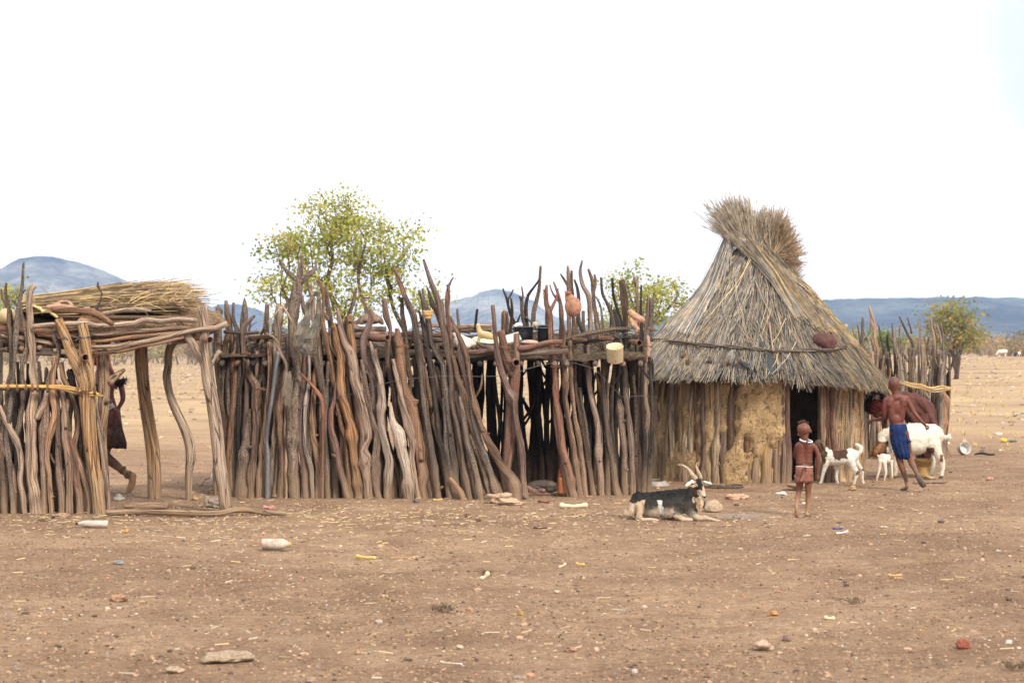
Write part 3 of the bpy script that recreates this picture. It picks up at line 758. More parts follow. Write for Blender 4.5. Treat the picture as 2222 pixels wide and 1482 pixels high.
# ---------------------------------------------------------------- left open shelter
def left_shelter():
    f0 = lambda px: 20.45
    T = thing('stick_shelter', 'open pole shelter at the left edge roofed with logs and a heap of yellow reeds', 'shelter', (P(110, 765, 21.3).x, 21.3, 0))
    S = lambda limbs, lay, kind, **k: stake(ZA, limbs, f0, lay, kind, T, **k)
    # corner and roof posts
    S([[(770, 715, 44), (785, 850, 54), (795, 1050, 66), (800, 1230, 82), (815, 1500, 72), (835, 1750, 66), (865, 2000, 62), (905, 2250, 58), (925, 2410, 60)], [(545, 655, 34), (600, 800, 46), (660, 960, 52), (730, 1110, 58), (790, 1250, 70)]],
      -0.05, 'post', name='corner_post', lean=0.0, rough=0.05, label='thick forked tan corner post at the doorway side')
    S([[(1878, 555, 42), (1893, 750, 48), (1903, 950, 52), (1930, 1200, 58), (1975, 1450, 60), (2010, 1700, 62), (2030, 1900, 60), (2040, 2060, 64), (2075, 2230, 58), (2105, 2390, 56)],
       [(1662, 685, 30), (1725, 790, 38), (1800, 900, 42), (1870, 1010, 44), (1915, 1110, 44)], [(2040, 945, 22), (1990, 1000, 26), (1945, 1075, 34)]],
      0.10, 'post', name='corner_post', lean=0.0, rough=0.05, label='pale forked post leaning at the open right corner')
    S([[(1310, 900, 58), (1315, 1100, 60), (1345, 1400, 58), (1385, 1650, 62), (1415, 1850, 64), (1428, 2050, 62), (1435, 2322, 64)]], 1.95, 'post', name='roof_post', lean=0, rough=0.05, label='straight ochre back post')
    S([[(1610, 850, 42), (1565, 960, 38), (1560, 1080, 36), (1545, 1180, 38), (1570, 1330, 36), (1625, 1480, 42), (1700, 1640, 44), (1755, 1800, 46), (1765, 1950, 44), (1750, 2100, 34), (1752, 2330, 28)]], 1.75, 'post', name='roof_post', lean=0, rough=0.06, label='thin crooked back post')
    S([[(955, 960, 50), (965, 1150, 50), (965, 1300, 56), (960, 1500, 50), (955, 1750, 34), (985, 2100, 26), (1010, 2400, 22)], [(1155, 1120, 16), (1090, 1165, 30), (1010, 1240, 40)]], 0.25, 'post', name='roof_post', lean=0, rough=0.05, label='forked post standing just behind the corner post')
    # wall stakes, front row
    rows = [
     ('bark', -.02, [[(58, 320, 12), (50, 420, 16), (75, 520, 18), (85, 700, 20), (105, 950, 20), (100, 1150, 20), (75, 1260, 22), (60, 1500, 22), (20, 1800, 22)], [(12, 385, 9), (20, 460, 12), (68, 530, 14)]]),
     ('bark', -.05, [[(218, 140, 12), (212, 260, 14), (200, 400, 18), (170, 560, 20), (150, 760, 20), (135, 980, 20), (115, 1200, 22), (95, 1450, 24), (60, 1750, 26), (100, 2100, 24), (130, 2460, 26)], [(235, 380, 6), (205, 415, 9)]]),
     ('pale', .0, [[(315, 345, 26), (275, 400, 30), (272, 600, 30), (290, 850, 34), (305, 1100, 36), (320, 1300, 42), (290, 1550, 48), (290, 1800, 54), (290, 2100, 50), (320, 2250, 52), (335, 2440, 48)], [(440, 1320, 26), (410, 1450, 34), (330, 1570, 40)]]),
     ('bark', .03, [[(190, 520, 12), (200, 620, 18), (235, 760, 18), (250, 900, 18), (215, 1040, 20), (205, 1200, 22), (215, 1400, 24), (170, 1650, 26), (90, 1900, 28), (60, 2200, 28), (60, 2470, 26)], [(270, 700, 10), (262, 900, 12), (235, 1060, 14)]]),
     ('brown', .02, [[(505, 820, 24), (545, 930, 22), (520, 1060, 28), (470, 1180, 34), (440, 1300, 30), (430, 1500, 30), (400, 1800, 34), (410, 2100, 30), (410, 2440, 30)]]),
     ('tan', -.02, [[(510, 1000, 22), (490, 1200, 24), (495, 1400, 26), (505, 1550, 30), (455, 1750, 30), (440, 1900, 26), (460, 2150, 24), (485, 2440, 26)]]),
     ('brown', .0, [[(515, 1250, 20), (530, 1450, 22), (540, 1700, 26), (540, 1900, 30), (550, 2100, 34), (575, 2300, 34), (570, 2450, 34)], [(470, 1900, 10), (490, 1960, 12), (525, 2010, 18)]]),
     ('tan', -.03, [[(545, 1250, 24), (590, 1380, 28), (600, 1500, 30), (605, 1750, 32), (640, 2000, 34), (645, 2200, 32), (645, 2450, 34)], [(630, 1400, 14), (618, 1500, 18), (600, 1580, 20)]]),
     ('tan', .02, [[(570, 1070, 24), (590, 1200, 28), (650, 1320, 22), (720, 1550, 24), (720, 1700, 24), (690, 1850, 24), (740, 2000, 28), (790, 2150, 30), (830, 2300, 28), (830, 2450, 28)]]),
     ('red', -.01, [[(640, 1700, 20), (665, 1850, 24), (700, 1980, 30), (710, 2150, 32), (735, 2300, 34), (745, 2450, 36)]]),
     ('tan', -.06, [[(0, 1460, 18), (60, 1620, 26), (150, 1780, 28), (195, 1950, 28), (190, 2150, 28), (215, 2300, 26), (235, 2460, 22)]]),
     ('brown', -.03, [[(0, 1720, 20), (30, 1850, 26), (95, 2000, 28), (125, 2150, 28), (130, 2300, 26), (130, 2470, 26)]]),
     ('bark', .06, [[(5, 800, 16), (10, 1000, 18), (5, 1250, 20), (10, 1500, 22), (5, 1900, 24), (5, 2300, 26)]]),
     ('dark', .10, [[(430, 1130, 18), (430, 1400, 24), (440, 1700, 24), (430, 2440, 24)]]),
     ('dark', .10, [[(100, 570, 10), (110, 700, 14), (120, 1200, 18), (170, 1700, 22), (190, 2300, 22)]]),
     ('bark', .09, [[(360, 1050, 14), (375, 1300, 20), (370, 1700, 22), (365, 2430, 22)]]),
     ('bark', .12, [[(640, 1150, 18), (665, 1260, 24), (640, 1500, 24), (655, 2000, 24), (700, 2440, 24)]]),
     ('tan', .05, [[(845, 990, 18), (860, 1200, 16), (880, 1400, 18), (925, 1700, 22), (960, 2000, 26), (990, 2200, 22), (1010, 2400, 20)]]),
     ('brown', .07, [[(705, 1960, 16), (740, 2050, 22), (800, 2200, 24), (850, 2300, 26)]]),
    ]
    for kind, lay, limbs in rows: S(limbs, lay, kind, lean=0.02)
    r = random.Random(5)
    for i in range(34):      # rear wall, its shade painted in as darker wood
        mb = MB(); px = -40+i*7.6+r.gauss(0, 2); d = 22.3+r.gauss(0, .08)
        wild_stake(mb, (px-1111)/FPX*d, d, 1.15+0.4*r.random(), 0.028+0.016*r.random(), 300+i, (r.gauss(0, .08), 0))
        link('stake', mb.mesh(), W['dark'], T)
    for i in range(22):      # second row close behind the front one
        mb = MB(); px = -40+i*11+r.gauss(0, 3); d = 20.75+r.gauss(0, .05)
        wild_stake(mb, (px-1111)/FPX*d, d, 0.95+0.35*r.random(), 0.026+0.016*r.random(), 400+i, (r.gauss(0, .1), 0), fork=.2)
        link('stake', mb.mesh(), W['bark'], T)
    # roof: poles in front, earth above, cross poles
    zf = lambda u: 1.85+0.06*u; zb = lambda u: 1.96+0.05*u
    link('roof_earth', dirt_slab(-60, 426, 20.68, 22.9, zf, zb, 0.27, 2.0, bumpy=0.10), M['mud'], T)
    B = lambda pts, kind='tan', d0=20.5, d1=20.5, **k: logs('roof_pole', ZA, pts, d0, d1, kind, T, **k)
    B([(310, 722, 24), (500, 700, 22), (700, 692, 24), (820, 690, 26), (900, 712, 26), (1050, 706, 26), (1250, 696, 30), (1330, 662, 30), (1500, 672, 26), (1650, 655, 26), (1820, 665, 22)], 'pale', 20.42, 20.48)
    B([(830, 792, 22), (1000, 790, 22), (1200, 765, 22), (1400, 758, 22), (1560, 738, 22), (1760, 725, 18)], 'tan', 20.5, 20.5)
    B([(850, 862, 18), (1000, 850, 20), (1200, 820, 22), (1400, 800, 24), (1700, 772, 24), (1860, 745, 24)], 'tan', 20.52, 20.52)
    B([(835, 912, 22), (1050, 905, 22), (1200, 882, 22), (1400, 850, 24), (1600, 800, 26), (1860, 745, 26), (2000, 735, 26), (2110, 690, 30)], 'pale', 20.46, 20.5)
    B([(850, 972, 22), (1050, 955, 20), (1200, 930, 22), (1300, 900, 22), (1500, 865, 22), (1700, 815, 20)], 'tan', 20.5, 20.5)
    B([(500, 570, 26), (700, 570, 30), (860, 590, 34), (930, 620, 32), (1000, 668, 28), (1050, 700, 20)], 'brown', 20.48, 20.42)
    B([(930, 610, 20), (1080, 580, 20), (1250, 560, 22), (1400, 575, 14)], 'pale', 20.6, 20.6)
    B([(550, 640, 22), (900, 640, 26), (1200, 640, 24), (1500, 640, 20), (1800, 640, 20)], 'brown', 20.6, 20.6)
    B([(-60, 735, 26), (100, 745, 24), (300, 765, 24), (450, 800, 22), (600, 805, 22), (720, 812, 22)], 'red', 20.52, 20.52)
    B([(-60, 790, 24), (150, 820, 24), (480, 880, 24), (500, 890, 16)], 'tan', 20.56, 20.56)
    B([(-60, 850, 20), (150, 870, 22), (350, 935, 24), (490, 935, 18)], 'bark', 20.56, 20.56)
    B([(-60, 930, 20), (200, 950, 22), (400, 968, 24), (560, 975, 22)], 'bark', 20.54, 20.54)
    B([(320, 760, 16), (480, 775, 16), (720, 740, 20)], 'brown', 20.56, 20.56)
    B([(550, 860, 18), (640, 880, 22), (720, 900, 20)], 'bark', 20.56, 20.56)
    B([(530, 990, 20), (700, 1000, 20), (760, 1000, 18)], 'dark', 20.6, 20.6)
    for i in range(12):      # cross poles under the earth, seen from below
        mb = MB(); px = -30+i*38+r.gauss(0, 4); x = (px-1111)/FPX*21.2
        tube(mb, [(Vector((x, 20.5, 1.665+0.10*i/12)), 0.03), (Vector((x+r.gauss(0, .04), 21.6, 1.70+0.09*i/12)), 0.03), (Vector((x, 22.9, 1.76+0.08*i/12)), 0.028)], 8, 0.1, 0.1, i+0.3)
        link('roof_pole', mb.mesh(), W['brown'], T)
    pipe(ZA, (700, 992), (790, 1007), 0.036, 21.1, 20.18, T)
    pipe(ZA, (1800, 815), (1948, 845), 0.034, 21.0, 20.25, T)
    # band of split branches lashed across the stakes
    for k, (dy, rr) in enumerate(((0, 11), (16, 12), (34, 12), (50, 9))):
        logs('rail', ZA, [(-40, 1268+dy*0.9, rr), (150, 1268+dy, rr), (300, 1272+dy, rr), (470, 1262+dy*1.1, rr), (560, 1276+dy, rr), (700, 1292+dy, rr), (820, 1310+dy, rr), (965, 1345+dy*0.5, rr)], 20.33-0.01*k, 20.30, 'bark' if k == 2 else 'split_', T) if False else None
    W['split_'] = M['split']
    for k, (dy, rr, kd) in enumerate(((0, 10, 'split_'), (18, 11, 'split_'), (36, 12, 'bark'), (46, 9, 'split_'))):
        dq = 20.34-0.012*(k % 2)
        if kd == 'bark': pts = [(-40, 1268+dy, rr), (150, 1266+dy, rr), (300, 1268+dy, rr), (430, 1262+dy, rr*0.7)]
        else: pts = [(-40 if k < 2 else 470, 1266+dy*0.7, rr), (300 if k < 2 else 560, 1268+dy*0.6, rr), (560 if k < 2 else 620, 1272+dy, rr), (700, 1292+dy, rr), (820, 1316+dy*0.9, rr), (900+k*20, 1335+dy*0.6, rr*0.9)]
        logs('rail', ZA, pts, dq, dq, kd, T, rough=0.05)
    for px, w, s in ((75, 34, 1), (160, 34, 2), (240, 36, 3), (300, 34, 4), (350, 34, 5), (440, 42, 6), (720, 40, 7), (880, 40, 8)):
        mb = MB(); q = []
        for i in range(30):
            a = i/29*6.28*2.5; q.append((P(*zpx(ZA, px+i*0.7-10, 1290+(px > 600)*25+math.sin(a)*w), 20.33-0.03*math.cos(a)), 0.006))
        tube(mb, q, 5, 0.02, 0.3, s); link('binding', mb.mesh(), M['binding'], T)
    c = P(*zpx(ZA, 800, 1350), 20.4); binding(T, c, 0.095, c.z, 3, 3)
    c = P(*zpx(ZA, 775, 825), 20.4); binding(T, c, 0.063, c.z, 1, 13, M['wire'])
    c = P(*zpx(ZA, 590, 830), 20.4); binding(T, c, 0.055, c.z, 1, 14, M['wire'])
    return T
left_shelter()

# ---------------------------------------------------------------- middle palisade and platform
MIDL = line_d([(440, 22.95), (560, 22.75), (700, 22.55), (1140, 22.45)])
MIDR = line_d([(1200, 22.6), (1420, 23.3)])
def palisade_left():
    T = thing('stick_fence', 'crowded fence of leaning grey, tan and red stakes in the middle of the yard', 'fence', (P(800, 765, 22.6).x, 22.6, 0))
    rows = [
     ('bark', .10, [[(150, 580, 32), (140, 900, 36), (160, 1196, 36), (200, 1600, 38), (250, 2000, 42), (285, 2250, 42)]]),
     ('bark', .05, [[(215, 490, 14), (230, 620, 30), (245, 750, 34), (215, 880, 26), (180, 1100, 26), (170, 1400, 28), (210, 1700, 30), (240, 2260, 30)]]),
     ('bark', .02, [[(285, 505, 10), (280, 640, 18), (320, 780, 26), (300, 940, 22), (250, 1100, 22), (240, 1400, 26), (290, 1800, 26), (300, 2250, 28)]]),
     ('bark', .04, [[(388, 485, 14), (388, 600, 32), (378, 700, 35), (355, 900, 28), (345, 1100, 25), (345, 1400, 24), (330, 1700, 22), (330, 2250, 24)]]),
     ('red', -.02, [[(468, 630, 16), (410, 690, 20), (378, 740, 25), (375, 900, 25), (392, 1100, 22), (405, 1300, 20), (400, 1500, 20), (395, 1750, 24), (420, 2260, 26)]]),
     ('brown', -.04, [[(410, 1040, 22), (440, 1180, 25), (490, 1270, 25), (480, 1450, 25), (490, 1600, 30), (475, 1900, 35), (455, 2100, 36), (455, 2270, 34)]]),
     ('bark', -.06, [[(440, 1500, 14), (425, 1560, 25), (400, 1800, 45), (375, 2000, 50), (352, 2270, 52)]]),
     ('red', .02, [[(500, 1550, 22), (470, 1750, 35), (450, 1900, 40), (455, 2270, 38)]]),
     ('tan', -.05, [[(615, 870, 20), (622, 1000, 22), (618, 1196, 22), (600, 1400, 22), (575, 1650, 22), (560, 1850, 34), (542, 2100, 40), (525, 2290, 36)], [(525, 1820, 10), (538, 1870, 16), (552, 1930, 20)]]),
     ('bark', .03, [[(590, 520, 14), (590, 700, 25), (585, 900, 25), (560, 1100, 22), (520, 1250, 20), (480, 1400, 20), (500, 1700, 22), (520, 2260, 22)], [(610, 530, 8), (600, 640, 14)]]),
     ('pale', .02, [[(705, 540, 26), (702, 750, 38), (690, 950, 35), (680, 1200, 30), (690, 1500, 30), (660, 1900, 26), (640, 2270, 26)]]),
     ('bark', -.03, [[(800, 960, 14), (770, 1120, 24), (715, 1250, 30), (700, 1400, 30), (690, 1600, 20), (700, 1900, 22), (660, 2270, 24)]]),
     ('dark', -.07, [[(565, 745, 12), (500, 880, 15), (430, 980, 15), (400, 1100, 13), (360, 1250, 12), (330, 1500, 14), (330, 2250, 14)]]),
     ('pale', -.10, [[(592, 783, 8), (640, 810, 13), (685, 860, 15), (720, 960, 18), (775, 1070, 17), (770, 1200, 16), (770, 1500, 15), (765, 1750, 15), (775, 2000, 16), (775, 2290, 18)]]),
     ('brown', -.06, [[(780, 1190, 20), (735, 1350, 36), (720, 1500, 42), (730, 1750, 42), (745, 2000, 36), (715, 2290, 38)]]),
     ('bark', -.08, [[(885, 290, 34), (862, 450, 46), (838, 650, 48), (840, 900, 40), (865, 1050, 34), (880, 1250, 34), (835, 1450, 50), (830, 1800, 56), (838, 2100, 50), (850, 2300, 48)],
       [(722, 112, 9), (745, 165, 14), (785, 215, 18), (840, 262, 22), (885, 310, 28)], [(926, 72, 8), (922, 130, 18), (905, 190, 22), (890, 290, 28)], [(1048, 110, 7), (1045, 185, 15), (1000, 225, 20), (940, 270, 24), (895, 325, 30)]]),
     ('red', -.02, [[(960, 970, 20), (945, 1150, 26), (925, 1350, 30), (905, 1600, 32), (920, 1850, 34), (945, 2050, 36), (958, 2310, 36)]]),
     ('pale', -.06, [[(985, 940, 12), (988, 1200, 15), (962, 1400, 18), (942, 1640, 16), (952, 1850, 20), (1000, 2010, 22), (1012, 2150, 20), (1018, 2310, 18)]]),
     ('tan', -.03, [[(868, 1480, 10), (880, 1700, 14), (895, 1900, 15), (925, 2100, 16), (930, 2300, 16)]]),
     ('tan', .0, [[(1050, 1040, 20), (1035, 1250, 24), (1022, 1450, 26), (1020, 1700, 30), (1052, 1860, 38), (1078, 2050, 38), (1080, 2310, 36)]]),
     ('bark', -.04, [[(1010, 880, 22), (1050, 1000, 28), (1090, 1200, 34), (1130, 1380, 25), (1138, 1500, 25), (1135, 1800, 27), (1145, 2050, 25), (1160, 2310, 27)], [(1165, 1050, 14), (1152, 1250, 18), (1145, 1500, 20)]]),
     ('red', -.12, [[(902, 1152, 12), (990, 1240, 14), (1095, 1372, 17), (1110, 1420, 14), (1115, 1600, 12), (1110, 1900, 12), (1110, 2300, 12)]]),
     ('brown', .0, [[(1066, 300, 12), (1108, 370, 20), (1118, 480, 15), (1108, 640, 20), (1140, 850, 28), (1172, 1000, 25), (1212, 1200, 25), (1240, 1400, 20), (1285, 1650, 22), (1340, 1850, 22), (1380, 2280, 24)]]),
     ('bark', .08, [[(1140, 370, 18), (1165, 560, 28), (1185, 700, 25), (1195, 900, 25), (1200, 1200, 22), (1180, 1500, 24), (1200, 1900, 26), (1240, 2300, 36)]]),
     ('brown', .03, [[(970, 310, 10), (1000, 400, 20), (1025, 480, 22), (1020, 620, 18), (1060, 750, 14), (1080, 900, 20), (1100, 1300, 22), (1100, 2300, 24)], [(1010, 355, 8), (1008, 420, 12)]]),
     ('bark', .0, [[(920, 455, 16), (935, 560, 24), (970, 640, 22), (960, 800, 30), (960, 1000, 26), (960, 1300, 26), (980, 1700, 26), (1000, 2300, 26)], [(908, 370, 8), (900, 480, 12), (870, 600, 14), (855, 700, 16)]]),
     ('bark', .05, [[(1170, 640, 14), (1180, 670, 22), (1120, 600, 16), (1090, 700, 16)]]) ,
     ('tan', -.05, [[(1230, 705, 24), (1242, 850, 38), (1278, 1000, 40), (1282, 1200, 40), (1300, 1400, 44), (1365, 1600, 45), (1400, 1900, 46), (1430, 2100, 48), (1452, 2310, 46)]]),
     ('tan', -.08, [[(1250, 560, 14), (1275, 700, 25), (1320, 880, 30), (1380, 980, 40), (1412, 1200, 45), (1460, 1400, 46), (1505, 1600, 52), (1515, 1750, 54), (1495, 1860, 40), (1515, 2000, 52), (1530, 2150, 44), (1550, 2310, 42)]]),
     ('tan', .02, [[(1362, 630, 26), (1372, 750, 38), (1385, 930, 36), (1420, 1150, 34), (1440, 1500, 34), (1500, 2300, 34)]]),
     ('bark', .12, [[(1420, 370, 12), (1395, 500, 20), (1355, 610, 20), (1325, 700, 20), (1330, 1000, 20), (1340, 1500, 22), (1360, 2300, 24)]]),
     ('red', -.06, [[(1235, 1250, 10), (1215, 1420, 16), (1185, 1530, 28), (1192, 1680, 30), (1235, 1850, 32), (1275, 2050, 36), (1320, 2200, 38), (1350, 2312, 34)], [(1185, 1480, 6), (1178, 1560, 14)]]),
     ('brown', -.02, [[(1245, 1430, 18), (1275, 1600, 22), (1320, 1750, 26), (1340, 2000, 24), (1390, 2300, 22)]]),
     ('red', .0, [[(1550, 575, 24), (1562, 650, 28), (1528, 760, 30), (1490, 850, 32), (1500, 1000, 38), (1555, 1150, 38), (1590, 1280, 45), (1600, 1500, 44), (1620, 1900, 40), (1620, 2310, 40)]]),
     ('bark', -.09, [[(1470, 1030, 14), (1498, 1200, 25), (1520, 1350, 25), (1570, 1600, 30), (1622, 1720, 34), (1605, 1900, 34), (1590, 2050, 35), (1605, 2200, 34), (1642, 2320, 28)]]),
     ('pale', -.10, [[(1555, 870, 12), (1588, 1000, 26), (1632, 1150, 30), (1655, 1300, 36), (1660, 1450, 40), (1655, 1600, 36), (1690, 1800, 38), (1722, 1950, 38), (1720, 2150, 34), (1712, 2320, 30)]]),
     ('brown', .05, [[(1680, 485, 20), (1700, 620, 28), (1740, 750, 18), (1715, 900, 28), (1708, 1050, 20), (1740, 1200, 22), (1780, 1400, 18), (1800, 1560, 20), (1830, 1700, 22), (1860, 2310, 26)]]),
     ('brown', -.02, [[(1800, 745, 18), (1820, 850, 40), (1832, 1000, 46), (1850, 1200, 46), (1875, 1330, 48), (1945, 1480, 58), (1985, 1700, 52), (2015, 1900, 50), (2045, 2120, 46), (2040, 2200, 38), (2052, 2310, 34)], [(1905, 1320, 18), (1930, 1400, 40), (1975, 1440, 50)]]),
     ('pale', -.12, [[(1742, 1430, 12), (1760, 1600, 28), (1810, 1700, 44), (1835, 1850, 45), (1870, 1980, 46), (1895, 2100, 44), (1912, 2326, 42)], [(1842, 1700, 10), (1832, 1770, 24)]]),
     ('tan', -.06, [[(1765, 1030, 18), (1812, 1250, 24), (1850, 1430, 30), (1905, 1650, 34), (1945, 1800, 34), (1930, 1950, 34), (1955, 2100, 34), (2000, 2312, 26)]]),
     ('red', .06, [[(1700, 1700, 24), (1740, 2000, 26), (1765, 2310, 28)]]),
     ('brown', .0, [[(1775, 170, 11), (1822, 300, 20), (1888, 470, 24), (1945, 600, 28), (1985, 800, 24), (2015, 1000, 25), (2030, 1200, 28), (2058, 1450, 28), (2090, 1680, 28), (2110, 1850, 30), (2140, 2100, 28), (2190, 2310, 28)]]),
     ('bark', .04, [[(1850, 455, 12), (1850, 600, 20), (1878, 750, 20), (1890, 900, 20), (1900, 1050, 25), (1928, 1250, 22), (1915, 1330, 22), (1960, 1700, 22), (2080, 2310, 24)], [(1822, 445, 8), (1842, 490, 12)]]),
     ('bark', .10, [[(455, 900, 14), (440, 1100, 20), (470, 1500, 20), (500, 2260, 22)]]),
     ('dark', .12, [[(790, 1000, 14), (810, 1300, 20), (790, 1700, 20), (800, 2290, 22)]]),
    ]
    for k, lay, limbs in rows: stake(ZC, limbs, MIDL, lay, k, T, lean=0.05)
    stake(ZC, [[(700, 960, 19), (672, 1150, 20), (640, 1400, 18), (610, 1600, 17), (592, 1780, 17), (604, 1900, 21), (602, 2100, 22), (600, 2300, 23)]], MIDL, -.14, 'steel_', T, name='steel_bar', lean=0.03, rough=0.02, label='bent grey steel bar standing among the stakes')
    rE = [
     ('brown', -.02, [[(155, 95, 9), (215, 280, 20), (275, 430, 28), (302, 560, 28), (330, 720, 28), (362, 880, 26), (388, 1000, 24), (398, 1150, 24), (398, 1300, 22), (440, 1500, 24), (480, 1700, 25), (500, 1900, 25), (562, 2140, 25)]]),
     ('red', .03, [[(408, 250, 6), (374, 315, 13), (366, 400, 21), (362, 530, 18), (380, 700, 22), (400, 900, 22), (408, 1100, 20), (440, 1500, 20), (520, 2130, 22)], [(316, 440, 9), (330, 600, 12)]]),
     ('bark', .0, [[(118, 360, 9), (150, 450, 18), (175, 540, 24), (200, 640, 24), (222, 800, 20), (262, 900, 20), (320, 1000, 22), (340, 1200, 25), (368, 1500, 28), (395, 1700, 28), (425, 1900, 30), (440, 2128, 28)], [(146, 345, 7), (158, 430, 12)]]),
     ('bark', .05, [[(188, 335, 7), (228, 470, 16), (290, 600, 20), (330, 750, 18), (370, 1000, 18), (430, 1500, 22), (600, 2120, 22)]]),
     ('dark', -.05, [[(115, 540, 8), (150, 650, 18), (180, 830, 20), (215, 1000, 22), (240, 1200, 22), (265, 1400, 24), (290, 1600, 25), (340, 1850, 26), (385, 2120, 28)]]),
     ('bark', -.04, [[(0, 410, 14), (58, 560, 22), (90, 720, 25), (120, 900, 25), (140, 1100, 22), (150, 1250, 22), (185, 1500, 25), (215, 1700, 28), (255, 1900, 28), (290, 2120, 28)]]),
     ('brown', -.10, [[(388, 585, 8), (435, 700, 17), (500, 850, 22), (540, 1000, 22), (560, 1150, 20), (600, 1350, 22), (680, 1600, 25), (758, 1750, 28), (850, 1900, 35), (925, 2000, 44), (955, 2130, 46)]]),
     ('bark', -.07, [[(455, 745, 16), (490, 850, 22), (505, 1000, 20), (560, 1250, 22), (590, 1500, 25), (680, 1780, 25), (740, 1950, 25), (800, 2105, 25)]]),
     ('brown', -.04, [[(410, 930, 14), (450, 1100, 22), (500, 1250, 30), (550, 1450, 28), (620, 1650, 28), (700, 1880, 28), (780, 2010, 24), (850, 2130, 22)]]),
     ('brown', .02, [[(430, 1230, 16), (470, 1400, 24), (500, 1600, 26), (560, 1850, 26), (625, 2130, 28)]]),
     ('bark', -.08, [[(470, 1280, 14), (500, 1450, 24), (540, 1700, 26), (600, 1900, 26), (655, 2130, 28)]]),
     ('bark', -.03, [[(560, 1600, 16), (610, 1750, 24), (670, 1900, 28), (740, 2120, 24)]]),
     ('bark', .0, [[(330, 1290, 18), (345, 1500, 22), (350, 1750, 24), (400, 1980, 26), (415, 2140, 24)]]),
     ('brown', .03, [[(480, 1240, 12), (640, 1500, 18), (720, 1650, 20), (800, 1800, 22), (880, 2110, 22)]]),
     ('tan', -.13, [[(385, 1980, 14), (480, 2100, 26), (500, 2150, 24)]]),
    ]
    for k, lay, limbs in rE: stake(ZE, limbs, MIDL, lay, k, T, lean=0.05)
    r = random.Random(9)
    for i in range(22):      # thick grey stakes crowding the left end
        px = 474+i*9.5+r.gauss(0, 3); d = MIDL(px)+0.10+r.gauss(0, .04); mb = MB(); hh = 1.35+0.5*r.random()
        wild_stake(mb, (px-1111)/FPX*d, d, hh, 0.034+0.020*r.random(), 1700+i, (r.gauss(0, .06), 0.05), fork=0.5)
        link('stake', mb.mesh(), W[r.choice(('bark', 'bark', 'brown', 'brown', 'tan'))], T)
    lean_ = lambda px: -0.02-0.30*smooth(640, 1000, px)-0.25*smooth(950, 1120, px)
    for i in range(30):      # stakes filling the front between the big ones
        px = 486+i*20.5+r.gauss(0, 5); d = MIDL(px)+0.13+r.gauss(0, .03); mb = MB(); hh = 1.45+0.45*r.random()
        wild_stake(mb, (px-1111)/FPX*d, d, hh, 0.030+0.020*r.random(), 1500+i, (lean_(px)+r.gauss(0, .05), 0.06), fork=0.45)
        link('stake', mb.mesh(), W[r.choice(('bark', 'brown', 'brown', 'tan', 'bark'))], T)
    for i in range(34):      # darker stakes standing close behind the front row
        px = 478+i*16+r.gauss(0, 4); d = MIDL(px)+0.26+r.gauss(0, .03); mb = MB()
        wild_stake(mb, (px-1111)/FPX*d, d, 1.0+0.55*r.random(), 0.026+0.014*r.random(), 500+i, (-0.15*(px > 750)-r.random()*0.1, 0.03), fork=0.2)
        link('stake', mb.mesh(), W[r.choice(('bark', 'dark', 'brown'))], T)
    # rusty wire twisted round some of the stakes and the long slack wire
    for x, y, w in ((540, 1300, 45), (1850, 900, 55), (400, 970, 45)):
        mb = MB(); q = []
        for i in range(26):
            a = i/25*6.28*2; q.append((P(*zpx(ZC, x+w*math.sin(a), y+10*math.sin(a*1.7)), 22.45-0.07*math.cos(a)+.04*(w > 50)), 0.005))
        tube(mb, q, 5, 0.02, 0.4, x); link('binding', mb.mesh(), M['binding'], T)
    mb = MB(); tube(mb, [(P(655, 882, 22.36), .003), (P(760, 856, 22.3), .003), (P(850, 828, 22.3), .003), (P(960, 816, 22.3), .003), (P(1080, 816, 22.33), .003), (P(1160, 796, 22.35), .003), (P(1215, 784, 22.5), .003)], 4, 0.2, 0.1, 1)
    link('wire', mb.mesh(), M['wire'], T)
W['steel_'] = M['steel']
palisade_left()

